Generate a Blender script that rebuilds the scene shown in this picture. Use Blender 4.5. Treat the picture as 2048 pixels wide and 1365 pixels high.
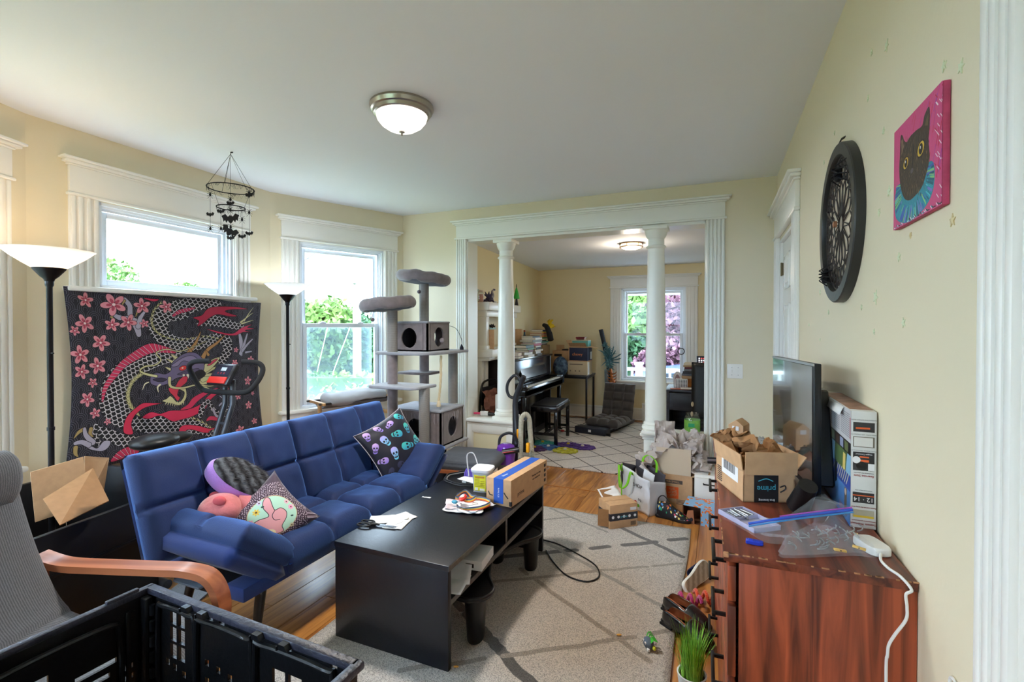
import bpy, bmesh, math, random
import numpy as np
from mathutils import Vector, Matrix, noise

random.seed(7)
R = math.radians
PI = math.pi
scene = bpy.context.scene
for o in list(bpy.data.objects):
    bpy.data.objects.remove(o)
C = bpy.data.collections.new('scene_objects')
scene.collection.children.link(C)

# ---------------------------------------------------------------- camera
YAW = R(23.07); PITCH = math.atan(11 / 967.0); EYE = 1.43
cam = bpy.data.cameras.new('camera')
cam.lens = 967.0 / 2048 * 36; cam.sensor_width = 36; cam.shift_y = -19.5 / 2048
cam.clip_start = 0.05; cam.clip_end = 200
cam_o = bpy.data.objects.new('camera', cam); C.objects.link(cam_o)
cam_o.location = (0, 0, EYE); cam_o.rotation_euler = (PI / 2 - PITCH, 0, YAW)
scene.camera = cam_o

# ---------------------------------------------------------------- sky, lamps, exposure
W = bpy.data.worlds.new('sky'); scene.world = W; W.use_nodes = True
nt = W.node_tree; bg = nt.nodes['Background']
tc = nt.nodes.new('ShaderNodeTexCoord'); ns = nt.nodes.new('ShaderNodeTexNoise')
ns.inputs['Scale'].default_value = 2.2; ns.inputs['Detail'].default_value = 5
cr = nt.nodes.new('ShaderNodeValToRGB')
cr.color_ramp.elements[0].position = 0.40; cr.color_ramp.elements[0].color = (0.50, 0.68, 1.0, 1)
cr.color_ramp.elements[1].position = 0.60; cr.color_ramp.elements[1].color = (0.82, 0.90, 1.0, 1)
nt.links.new(tc.outputs['Generated'], ns.inputs['Vector']); nt.links.new(ns.outputs['Fac'], cr.inputs['Fac'])
nt.links.new(cr.outputs['Color'], bg.inputs['Color']); bg.inputs['Strength'].default_value = 7.5

def lamp(name, kind, loc, power, color=(1, 1, 1), size=0.1, rot=(0, 0, 0), sy=None):
    l = bpy.data.lights.new(name, kind); l.energy = power; l.color = color
    if kind == 'AREA':
        l.size = size
        if sy: l.shape = 'RECTANGLE'; l.size_y = sy
    elif kind == 'SUN': l.angle = size
    else: l.shadow_soft_size = size
    if kind == 'SPOT': l.spot_size = R(140); l.spot_blend = 0.8
    o = bpy.data.objects.new(name, l); C.objects.link(o); o.location = loc; o.rotation_euler = rot
    return o

vs = scene.view_settings
vs.view_transform = 'Standard'; vs.look = 'None'; vs.gamma = 1; vs.use_curve_mapping = False
vs.exposure = 1.28
scene.cycles.max_bounces = 10; scene.cycles.diffuse_bounces = 5; scene.cycles.transparent_max_bounces = 16
scene.cycles.sample_clamp_indirect = 6.0; scene.cycles.caustics_reflective = False; scene.cycles.caustics_refractive = False

# ---------------------------------------------------------------- materials
def lin(c):
    return tuple(((v / 255) / 12.92 if v / 255 <= 0.04045 else ((v / 255 + 0.055) / 1.055) ** 2.4) for v in c)
_m = {}
def mat(name, rgb=(200, 200, 200), rough=0.55, metal=0.0, bump=None, var=None, emit=None, alpha=None,
        trans=0.0, ior=1.45, coat=0.0, sheen=0.0, grain=None, image=None, spec=None, weave=None, rgb2=None):
    """procedural material; rgb in 0..255 sRGB. bump=(scale,strength) var=(scale,amount) grain=(axis,scale,dark rgb)"""
    if name in _m: return _m[name]
    m = bpy.data.materials.new(name); m.use_nodes = True; _m[name] = m
    t = m.node_tree; b = t.nodes['Principled BSDF']; L = t.links.new
    col = lin(rgb) + (1,)
    b.inputs['Base Color'].default_value = col
    b.inputs['Roughness'].default_value = rough; b.inputs['Metallic'].default_value = metal
    b.inputs['IOR'].default_value = ior; b.inputs['Transmission Weight'].default_value = trans
    if coat: b.inputs['Coat Weight'].default_value = coat; b.inputs['Coat Roughness'].default_value = 0.15
    if sheen: b.inputs['Sheen Weight'].default_value = sheen; b.inputs['Sheen Roughness'].default_value = 0.45
    if spec is not None: b.inputs['Specular IOR Level'].default_value = spec
    if alpha is not None: b.inputs['Alpha'].default_value = alpha
    if emit: b.inputs['Emission Color'].default_value = lin(emit[0]) + (1,); b.inputs['Emission Strength'].default_value = emit[1]
    co = t.nodes.new('ShaderNodeTexCoord'); src = None
    if image:
        im = t.nodes.new('ShaderNodeTexImage'); im.image = image; im.extension = 'EXTEND'
        L(co.outputs['UV'], im.inputs['Vector']); src = im.outputs['Color']
    if grain:
        ax, sc, dark = grain
        mp = t.nodes.new('ShaderNodeMapping'); s = [sc] * 3; s['xyz'.index(ax)] = sc * 0.06; mp.inputs['Scale'].default_value = s
        oi = t.nodes.new('ShaderNodeObjectInfo'); ad = t.nodes.new('ShaderNodeVectorMath'); ad.operation = 'ADD'
        ml = t.nodes.new('ShaderNodeMath'); ml.operation = 'MULTIPLY'; ml.inputs[1].default_value = 37.0
        L(oi.outputs['Random'], ml.inputs[0]); L(co.outputs['Object'], mp.inputs['Vector']); L(mp.outputs[0], ad.inputs[0]); L(ml.outputs[0], ad.inputs[1])
        n1 = t.nodes.new('ShaderNodeTexNoise'); n1.inputs['Scale'].default_value = 1.0; n1.inputs['Detail'].default_value = 6; n1.inputs['Distortion'].default_value = 1.2
        L(ad.outputs[0], n1.inputs['Vector'])
        r1 = t.nodes.new('ShaderNodeValToRGB'); r1.color_ramp.elements[0].position = 0.36; r1.color_ramp.elements[1].position = 0.62
        r1.color_ramp.elements[0].color = lin(dark) + (1,); r1.color_ramp.elements[1].color = col
        L(n1.outputs['Fac'], r1.inputs['Fac']); src = r1.outputs['Color']
    if var:
        n2 = t.nodes.new('ShaderNodeTexNoise'); n2.inputs['Scale'].default_value = var[0]; n2.inputs['Detail'].default_value = 4
        L(co.outputs['Object'], n2.inputs['Vector'])
        mx = t.nodes.new('ShaderNodeMix'); mx.data_type = 'RGBA'
        r2 = t.nodes.new('ShaderNodeValToRGB'); r2.color_ramp.elements[0].position = 0.35; r2.color_ramp.elements[1].position = 0.65
        k = 1 - var[1]; r2.color_ramp.elements[0].color = (k, k, k, 1); r2.color_ramp.elements[1].color = (1, 1, 1, 1)
        if rgb2: # vary towards a second colour
            r2.color_ramp.elements[0].color = lin(rgb2) + (1,); r2.color_ramp.elements[1].color = col
            L(n2.outputs['Fac'], r2.inputs['Fac']); src = r2.outputs['Color']
        else:
            mx.blend_type = 'MULTIPLY'; mx.inputs['Factor'].default_value = 1
            L(n2.outputs['Fac'], r2.inputs['Fac']); L(r2.outputs['Color'], mx.inputs['B'])
            if src is not None: L(src, mx.inputs['A'])
            else: mx.inputs['A'].default_value = col
            src = mx.outputs['Result']
    if weave:
        wv = t.nodes.new('ShaderNodeTexWave'); wv.bands_direction = weave[0]; wv.inputs['Scale'].default_value = weave[1]
        wv.inputs['Distortion'].default_value = 2.0; wv.inputs['Detail'].default_value = 3; wv.inputs['Detail Scale'].default_value = 4
        L(co.outputs['Object'], wv.inputs['Vector'])
        mx = t.nodes.new('ShaderNodeMix'); mx.data_type = 'RGBA'; L(wv.outputs['Fac'], mx.inputs['Factor'])
        mx.inputs['A'].default_value = lin(weave[2]) + (1,)
        if src is not None: L(src, mx.inputs['B'])
        else: mx.inputs['B'].default_value = col
        src = mx.outputs['Result']
    if src is not None: L(src, b.inputs['Base Color'])
    if bump:
        n3 = t.nodes.new('ShaderNodeTexNoise'); n3.inputs['Scale'].default_value = bump[0]; n3.inputs['Detail'].default_value = 3
        L(co.outputs['Object'], n3.inputs['Vector'])
        bp = t.nodes.new('ShaderNodeBump'); bp.inputs['Strength'].default_value = bump[1]; bp.inputs['Distance'].default_value = 0.01
        L(n3.outputs['Fac'], bp.inputs['Height']); L(bp.outputs['Normal'], b.inputs['Normal'])
    return m

def glass(name, tint=(1, 1, 1), mixf=0.08, rough=0.02):
    """thin sheet: mostly clear with a real reflection"""
    if name in _m: return _m[name]
    m = bpy.data.materials.new(name); m.use_nodes = True; _m[name] = m
    t = m.node_tree; t.nodes.remove(t.nodes['Principled BSDF']); out = t.nodes['Material Output']
    a = t.nodes.new('ShaderNodeBsdfTransparent'); a.inputs[0].default_value = tint + (1,)
    g = t.nodes.new('ShaderNodeBsdfGlossy'); g.inputs['Roughness'].default_value = rough
    mx = t.nodes.new('ShaderNodeMixShader'); mx.inputs[0].default_value = mixf
    t.links.new(a.outputs[0], mx.inputs[1]); t.links.new(g.outputs[0], mx.inputs[2]); t.links.new(mx.outputs[0], out.inputs[0])
    return m

# ---------------------------------------------------------------- mesh helpers
class MB:
    def __init__(s): s.bm = bmesh.new(); s.uvl = None
    def _x(s, vs, M):
        if M is not None:
            for v in vs: v.co = M @ v.co
        return vs
    def box(s, x0, x1, y0, y1, z0, z1, bev=0.0, M=None, seg=2):
        b = bmesh.new()
        bmesh.ops.create_cube(b, size=1)
        for v in b.verts:
            v.co = Vector(((x0 + x1) / 2 + v.co.x * (x1 - x0), (y0 + y1) / 2 + v.co.y * (y1 - y0), (z0 + z1) / 2 + v.co.z * (z1 - z0)))
        if bev > 0:
            bev = min(bev, abs(x1 - x0) * 0.45, abs(y1 - y0) * 0.45, abs(z1 - z0) * 0.45)
            bmesh.ops.bevel(b, geom=b.edges[:], offset=bev, segments=seg, profile=0.5, affect='EDGES')
        s.merge(b, M); return s
    def merge(s, b, M=None):
        mp = {}
        for v in b.verts: mp[v] = s.bm.verts.new(M @ v.co if M is not None else v.co)
        for f in b.faces:
            try: s.bm.faces.new([mp[v] for v in f.verts])
            except ValueError: pass
        b.free()
    def tube(s, pts, r, seg=8, closed=False, M=None, caps=True):
        pts = [Vector(p) for p in pts]; n = len(pts)
        rr = r if isinstance(r, (list, tuple)) else [r] * n
        rings = []; up = None
        for i, p in enumerate(pts):
            a = pts[(i - 1) % n] if (i > 0 or closed) else p; c = pts[(i + 1) % n] if (i < n - 1 or closed) else p
            d = (c - a)
            d = d.normalized() if d.length > 1e-9 else Vector((0, 0, 1))
            if up is None:
                up = Vector((0, 0, 1)) if abs(d.z) < 0.9 else Vector((1, 0, 0))
            u = d.cross(up)
            if u.length < 1e-6: u = d.cross(Vector((0, 1, 0.3)))
            u.normalize(); w = u.cross(d).normalized(); up = w
            ring = []
            for k in range(seg):
                t = 2 * PI * k / seg
                q = p + (u * math.cos(t) + w * math.sin(t)) * rr[i]
                ring.append(s.bm.verts.new(M @ q if M is not None else q))
            rings.append(ring)
        m = n if closed else n - 1
        for i in range(m):
            A, B = rings[i], rings[(i + 1) % n]
            for k in range(seg):
                s.bm.faces.new((A[k], A[(k + 1) % seg], B[(k + 1) % seg], B[k]))
        if caps and not closed:
            s.bm.faces.new(rings[0][::-1]); s.bm.faces.new(rings[-1])
        return s
    def lathe(s, prof, seg=24, M=None, sx=1, sy=1):
        rings = []
        for (r, z) in prof:
            if r < 1e-6:
                q = Vector((0, 0, z)); rings.append([s.bm.verts.new(M @ q if M is not None else q)])
            else:
                ring = []
                for k in range(seg):
                    t = 2 * PI * k / seg; q = Vector((r * math.cos(t) * sx, r * math.sin(t) * sy, z))
                    ring.append(s.bm.verts.new(M @ q if M is not None else q))
                rings.append(ring)
        for A, B in zip(rings, rings[1:]):
            if len(A) == 1 and len(B) == 1: continue
            for k in range(seg):
                k2 = (k + 1) % seg
                if len(A) == 1: s.bm.faces.new((A[0], B[k2], B[k]))
                elif len(B) == 1: s.bm.faces.new((A[k], A[k2], B[0]))
                else: s.bm.faces.new((A[k], A[k2], B[k2], B[k]))
        return s
    def prism(s, pts, h, M=None, bev=0.0):
        """2D outline in XY extruded from z=0 to z=h"""
        b = bmesh.new(); vs = [b.verts.new((x, y, 0)) for x, y in pts]
        f = b.faces.new(vs)
        ex = bmesh.ops.extrude_face_region(b, geom=[f])
        for v in ex['geom']:
            if isinstance(v, bmesh.types.BMVert): v.co.z += h
        bmesh.ops.recalc_face_normals(b, faces=b.faces[:])
        if bev: bmesh.ops.bevel(b, geom=b.edges[:], offset=bev, segments=1, affect='EDGES')
        s.merge(b, M); return s
    def grid(s, fn, nu, nv, M=None, cu=False, cv=False, uv=False):
        """surface fn(u,v), u,v in 0..1"""
        V = []
        for j in range(nv + (0 if cv else 1)):
            row = []
            for i in range(nu + (0 if cu else 1)):
                q = Vector(fn(i / nu, j / nv)); row.append(s.bm.verts.new(M @ q if M is not None else q))
            V.append(row)
        ul = s.bm.loops.layers.uv.verify() if uv else None
        for j in range(nv):
            for i in range(nu):
                a, b = (i + 1) % len(V[0]) if cu else i + 1, (j + 1) % len(V) if cv else j + 1
                f = s.bm.faces.new((V[j][i], V[j][a], V[b][a], V[b][i]))
                if uv:
                    for l, (p, q) in zip(f.loops, ((i, j), (i + 1, j), (i + 1, j + 1), (i, j + 1))): l[ul].uv = (p / nu, q / nv)
        return s
    def ball(s, c, r, M=None, sub=2):
        b = bmesh.new(); bmesh.ops.create_icosphere(b, subdivisions=sub, radius=1)
        rr = r if isinstance(r, (tuple, list)) else (r, r, r)
        for v in b.verts: v.co = Vector((c[0] + v.co.x * rr[0], c[1] + v.co.y * rr[1], c[2] + v.co.z * rr[2]))
        s.merge(b, M); return s
    def mesh(s, name, material, smooth=35, recalc=True, thick=0.0):
        if recalc: bmesh.ops.recalc_face_normals(s.bm, faces=s.bm.faces[:])
        me = bpy.data.meshes.new(name); s.bm.to_mesh(me); s.bm.free()
        if smooth:
            me.shade_smooth()
            if smooth < 180: me.set_sharp_from_angle(angle=R(smooth))
        if material: me.materials.append(material)
        return me
    def build(s, name, material, parent=None, loc=None, rot=None, smooth=35, recalc=True, kind=None, label=None, thick=0.0):
        o = bpy.data.objects.new(name, s.mesh(name, material, smooth, recalc)); C.objects.link(o)
        if parent: o.parent = parent
        if loc: o.location = loc
        if rot: o.rotation_euler = rot
        if kind: o['kind'] = kind
        if label: o['label'] = label
        if thick:
            md = o.modifiers.new('thickness', 'SOLIDIFY'); md.thickness = thick; md.offset = 0
        return o

def thing(name, label, cat, loc=(0, 0, 0), rotz=0.0, group=None, rot=None):
    o = bpy.data.objects.new(name, None); C.objects.link(o); o.empty_display_size = 0.05
    o.location = loc; o.rotation_euler = rot if rot else (0, 0, rotz)
    o['label'] = label; o['category'] = cat
    if group: o['group'] = group
    return o
def tag(o, label, cat, group=None):
    o['label'] = label; o['category'] = cat
    if group: o['group'] = group
    return o
def struct_root(name, loc=(0, 0, 0), rotz=0.0):
    o = bpy.data.objects.new(name, None); C.objects.link(o); o.location = loc; o.rotation_euler = (0, 0, rotz); o['kind'] = 'structure'
    return o
def T(x=0, y=0, z=0, rx=0, ry=0, rz=0, s=1):
    return Matrix.Translation((x, y, z)) @ Matrix.Rotation(rz, 4, 'Z') @ Matrix.Rotation(ry, 4, 'Y') @ Matrix.Rotation(rx, 4, 'X') @ Matrix.Scale(s, 4)
def copy_tree(o, parent=None):
    c = o.copy(); C.objects.link(c); c.parent = parent
    for ch in list(o.children): copy_tree(ch, c)
    return c
def text(s, size, material, parent, M, name='lettering', align='CENTER', ext=0.0004, sx=1.0):
    cu = bpy.data.curves.new('lettering', 'FONT'); cu.body = s; cu.size = size; cu.align_x = align; cu.align_y = 'CENTER'; cu.extrude = ext
    cu.resolution_u = 3
    tmp = bpy.data.objects.new('t', cu); C.objects.link(tmp)
    me = bpy.data.meshes.new_from_object(tmp); bpy.data.objects.remove(tmp); bpy.data.curves.remove(cu)
    me.transform(M @ Matrix.Diagonal((sx, 1, 1, 1))); me.materials.append(material)
    o = bpy.data.objects.new(name, me); C.objects.link(o); o.parent = parent
    return o
def smoothpts(p, n=6, closed=False):
    """Catmull-Rom through the points"""
    P = [np.array(q, float) for q in p]; out = []; N = len(P)
    rng = range(N) if closed else range(N - 1)
    for i in rng:
        a = P[(i - 1) % N] if (closed or i > 0) else P[i]; b = P[i]; c = P[(i + 1) % N]
        d = P[(i + 2) % N] if (closed or i + 2 < N) else c
        for k in range(n):
            t = k / n
            out.append(0.5 * ((2 * b) + (-a + c) * t + (2 * a - 5 * b + 4 * c - d) * t * t + (-a + 3 * b - 3 * c + d) * t ** 3))
    if not closed: out.append(P[-1])
    return [tuple(q) for q in out]

# ---------------------------------------------------------------- painted prints (flat pictures on cloth, canvas, cartons)
class Canvas:
    def __init__(s, w, h, bgc):
        s.w, s.h = w, h; s.a = np.empty((h, w, 3), np.float32); s.a[:] = np.array(bgc, np.float32) / 255
    def _put(s, x0, y0, m, c):
        y1 = y0 + m.shape[0]; x1 = x0 + m.shape[1]
        if callable(c):
            Y, X = np.mgrid[y0:y1, x0:x1]; c = c(X, Y)
        else: c = np.array(c, np.float32) / 255
        m = m[..., None].astype(np.float32)
        s.a[y0:y1, x0:x1] = s.a[y0:y1, x0:x1] * (1 - m) + c * m
    def bb(s, P, e=0):
        x0 = max(0, int(P[:, 0].min() - e)); x1 = min(s.w, int(P[:, 0].max() + e) + 2); y0 = max(0, int(P[:, 1].min() - e)); y1 = min(s.h, int(P[:, 1].max() + e) + 2)
        return x0, x1, y0, y1
    def poly(s, pts, c, outline=None, ow=2):
        P = np.array(pts, float); x0, x1, y0, y1 = s.bb(P)
        if x1 <= x0 or y1 <= y0: return s
        Y, X = np.mgrid[y0:y1, x0:x1]; m = np.zeros(X.shape, bool); n = len(P)
        for i in range(n):
            ax, ay = P[i]; bx, by = P[(i + 1) % n]
            if ay == by: continue
            m ^= ((Y >= min(ay, by)) & (Y < max(ay, by)) & (X < (bx - ax) * (Y - ay) / (by - ay) + ax))
        s._put(x0, y0, m, c)
        if outline is not None: s.line(list(pts) + [pts[0]], ow, outline)
        return s
    def line(s, pts, w, c):
        P = np.array(pts, float); ww = w if isinstance(w, (list, tuple, np.ndarray)) else [w] * len(P)
        x0, x1, y0, y1 = s.bb(P, max(ww))
        if x1 <= x0 or y1 <= y0: return s
        m = np.zeros((y1 - y0, x1 - x0), np.float32)
        for i in range(len(P) - 1):
            q = P[i:i + 2]; e = max(ww[i], ww[i + 1]); a0, a1, b0, b1 = s.bb(q, e)
            if a1 <= a0 or b1 <= b0: continue
            Y, X = np.mgrid[b0:b1, a0:a1]; d = q[1] - q[0]; L2 = max((d ** 2).sum(), 1e-9)
            t = np.clip(((X - q[0][0]) * d[0] + (Y - q[0][1]) * d[1]) / L2, 0, 1)
            dist = np.hypot(X - q[0][0] - t * d[0], Y - q[0][1] - t * d[1]); r = (ww[i] + (ww[i + 1] - ww[i]) * t) / 2
            k = np.clip(r - dist + 0.5, 0, 1); sl = m[b0 - y0:b1 - y0, a0 - x0:a1 - x0]; np.maximum(sl, k, out=sl)
        s._put(x0, y0, m, c); return s
    def ell(s, cx, cy, rx, ry, c, ang=0):
        e = max(rx, ry) + 1; x0, x1 = max(0, int(cx - e)), min(s.w, int(cx + e) + 2); y0, y1 = max(0, int(cy - e)), min(s.h, int(cy + e) + 2)
        if x1 <= x0 or y1 <= y0: return s
        Y, X = np.mgrid[y0:y1, x0:x1]; ca, sa = math.cos(ang), math.sin(ang)
        u = ((X - cx) * ca + (Y - cy) * sa) / rx; v = (-(X - cx) * sa + (Y - cy) * ca) / ry
        s._put(x0, y0, np.clip((1 - np.hypot(u, v)) * min(rx, ry) + 0.5, 0, 1), c); return s
    def image(s, name):
        im = bpy.data.images.new(name, s.w, s.h, alpha=False)
        px = np.ones((s.h, s.w, 4), np.float32); px[..., :3] = np.clip(s.a[::-1], 0, 1)
        im.pixels.foreach_set(px.ravel()); im.update(); im.pack(); return im
def uvquad(mb, a, b, c, d, nu=1, nv=1, bulge=None):
    """a,b,c,d = bottom left, bottom right, top right, top left"""
    a, b, c, d = map(Vector, (a, b, c, d))
    def f(u, v):
        p = (a * (1 - u) + b * u) * (1 - v) + (d * (1 - u) + c * u) * v
        return p if bulge is None else p + bulge(u, v)
    return mb.grid(f, nu, nv, uv=True)
# ================================================================ THE SHELL
CREAM = mat('cream_paint', (229, 218, 190), 0.6, bump=(60, 0.05))
CEILM = mat('ceiling_paint', (238, 242, 250), 0.75, bump=(40, 0.05))
TRIM = mat('white_trim_paint', (240, 238, 232), 0.3, bump=(30, 0.03))
TRIM2 = mat('white_trim_paint_satin', (236, 236, 228), 0.35)
VINYL = mat('white_vinyl_frame', (236, 240, 246), 0.35)
PANE = glass('window_glass', (0.94, 0.98, 0.97), 0.015)
SCRN = mat('insect_screen', (206, 222, 236), .6, alpha=.26)
WOODF = mat('oak_laminate', (200, 138, 72), 0.28, grain=('y', 22, (150, 92, 40)), bump=(80, 0.04), coat=0.2)
GAP = mat('floor_gap', (90, 56, 28), 0.8)

A0 = Vector((-3.082, 4.30)); A1 = Vector((-3.604, 3.069)); B1 = Vector((-3.516, 1.411)); C1 = Vector((-3.02, 0.18))
XR = 0.42; YB = 4.29; YF = -1.6; HC = 2.60; HB = 2.33; YE = 7.45; YT = 4.50

def wallframe(P, Q):
    """local frame: x from P to Q, y towards the room (left of P->Q), z up"""
    d = Vector(Q) - Vector(P); a = math.atan2(d.y, d.x)
    return Matrix.Translation((P[0], P[1], 0)) @ Matrix.Rotation(a, 4, 'Z'), d.length
def wall(name, P, Q, z1, openings=(), th=0.12, z0=0.0, m=None, ext0=0.0, ext1=0.0):
    M, L = wallframe(P, Q); mb = MB(); xs = sorted(openings)
    cur = -ext0
    for (s0, s1, a, b) in xs:
        mb.box(cur, s0, -th, 0, z0, z1, M=M)
        if a > z0: mb.box(s0, s1, -th, 0, z0, a, M=M)
        if b < z1: mb.box(s0, s1, -th, 0, b, z1, M=M)
        cur = s1
    mb.box(cur, L + ext1, -th, 0, z0, z1, M=M)
    return mb.build(name, m or CREAM, kind='structure', smooth=0)

# windows along the bay: openings measured from each wall's left end (walls run so the room is on their left)
WA = (0.34 + 0.0, 1.19, 0.67, 2.19)       # on wall A0->A1 measured from A0
wall('wall_left_rear', A0, A1, HC, [(0.245, 1.095, 0.67, 2.20)], ext0=0.1, ext1=0.05)
wall('wall_left', A1, B1, HC, [(0.375, 1.315, 1.665, 2.20)], ext0=0.03, ext1=0.03)
wall('wall_left_front', B1, C1, HC, [(0.245, 1.095, 0.67, 2.20)], ext0=0.05, ext1=0.1)
wall('wall_left_near', C1, (-3.02, YF), HC, ext0=0.02)
wall('wall_front', (-3.02, YF), (XR, YF), HC, [(.25, 2.05, 0.60, 2.30)], ext0=0.1, ext1=0.1)  # opening for the added window behind the camera, cut for fill light
wall('wall_right', (XR, YF), (XR, YB), HC, [(YF * -1 + 0.10, YF * -1 + 0.93, 0, 2.06), (YF * -1 + 3.27, YF * -1 + 4.08, 0, 2.06)], ext1=0.1)
# wall with the wide cased opening, between the two rooms
mb = MB()
mb.box(-3.3, -2.315, YB, YT, 0, HC); mb.box(-0.095, 1.0, YB, YT, 0, HC); mb.box(-2.315, -0.095, YB, YT, 2.295, HC)
mb.build('wall_back', CREAM, kind='structure', smooth=0)
# rear room
BL0 = Vector((-2.47, 4.60)); BL1 = Vector((-2.70, YE))
CREAM2 = mat('cream_paint_rear', (230, 214, 174), 0.6, bump=(60, 0.05))
wall('wall_rear_left', BL1, BL0, HB, ext0=0.1, ext1=0.12, m=CREAM2)
wall('wall_rear', (0.95, YE), BL1, HB, [(1.38, 2.31, 0.60, 2.0)], ext0=0.1, ext1=0.1, m=CREAM2)
wall('wall_rear_right', (0.95, YT), (0.95, YE), HB, ext0=0.0, ext1=0.1, m=CREAM2)
mb = MB(); mb.box(-3.0, 1.1, YT - 0.02, YE + 0.15, HB, HB + 0.1); mb.build('ceiling_rear', CEILM, kind='structure', smooth=0)
mb = MB(); mb.prism([(XR + .1, YB + 0.02), (A0.x - .05, YB + 0.02), (A1.x - .12, A1.y), (B1.x - .12, B1.y), (C1.x - .12, C1.y), (-3.14, YF - .1), (XR + .1, YF - .1)], 0.1, T(0, 0, HC))
mb.build('ceiling', CEILM, kind='structure', smooth=0)

# floor: a base with individually laid boards
mb = MB(); mb.prism([(1.1, YE + .15), (-3.0, YE + .15), (-3.2, YT), (A1.x - .1, A1.y), (B1.x - .1, B1.y), (C1.x - .1, C1.y), (-3.14, YF - .1), (XR + .1, YF - .1), (XR + .1, YB), (1.1, YB)], -0.1, T(0, 0, -0.012))
floor = mb.build('floor', GAP, kind='structure', smooth=0)
mb = MB(); mb.box(-0.0885, 0.0885, -0.6, 0.6, -0.012, 0.0, bev=0.0012, seg=1); plank_me = mb.mesh('floor_board', WOODF, 0)
rnd = random.Random(3)
def board(x, y0, y1):
    if y1 - y0 < 0.05: return
    o = bpy.data.objects.new('floor_board', plank_me); C.objects.link(o); o.parent = floor
    o.location = (x, (y0 + y1) / 2, 0); o.scale = (1, (y1 - y0 - 0.002) / 1.2, 1)
k = 0; x = XR - 0.09
while x > -3.55:
    lo = YF if x > -3.0 else 0.35 + (-3.0 - x) * 1.4
    hi = 4.10 if x > -3.02 else 4.10 - (-3.02 - x) * 1.9
    y = lo; cut = rnd.uniform(0.3, 1.2)
    while y < hi:
        y2 = min(y + cut, hi); board(x, y, y2); y = y2; cut = 1.25
    x -= 0.179; k += 1
x = 0.86
while x > -2.75:
    if -2.27 < x < -0.095: board(x, 4.10, 4.62)
    elif x > -3.0: board(x, 4.10, 4.30)
    y = 4.62; cut = rnd.uniform(0.4, 1.25)
    while y < YE and x > -2.6:
        y2 = min(y + cut, YE); board(x, y, y2); y = y2; cut = 1.25
    x -= 0.179
mb = MB(); mb.box(-2.9, XR, 4.093, 4.107, -0.001, 0.004, bev=0.002); mb.build('trim_1', mat('oak_strip', (176, 112, 56), 0.35), kind='structure')

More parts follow.
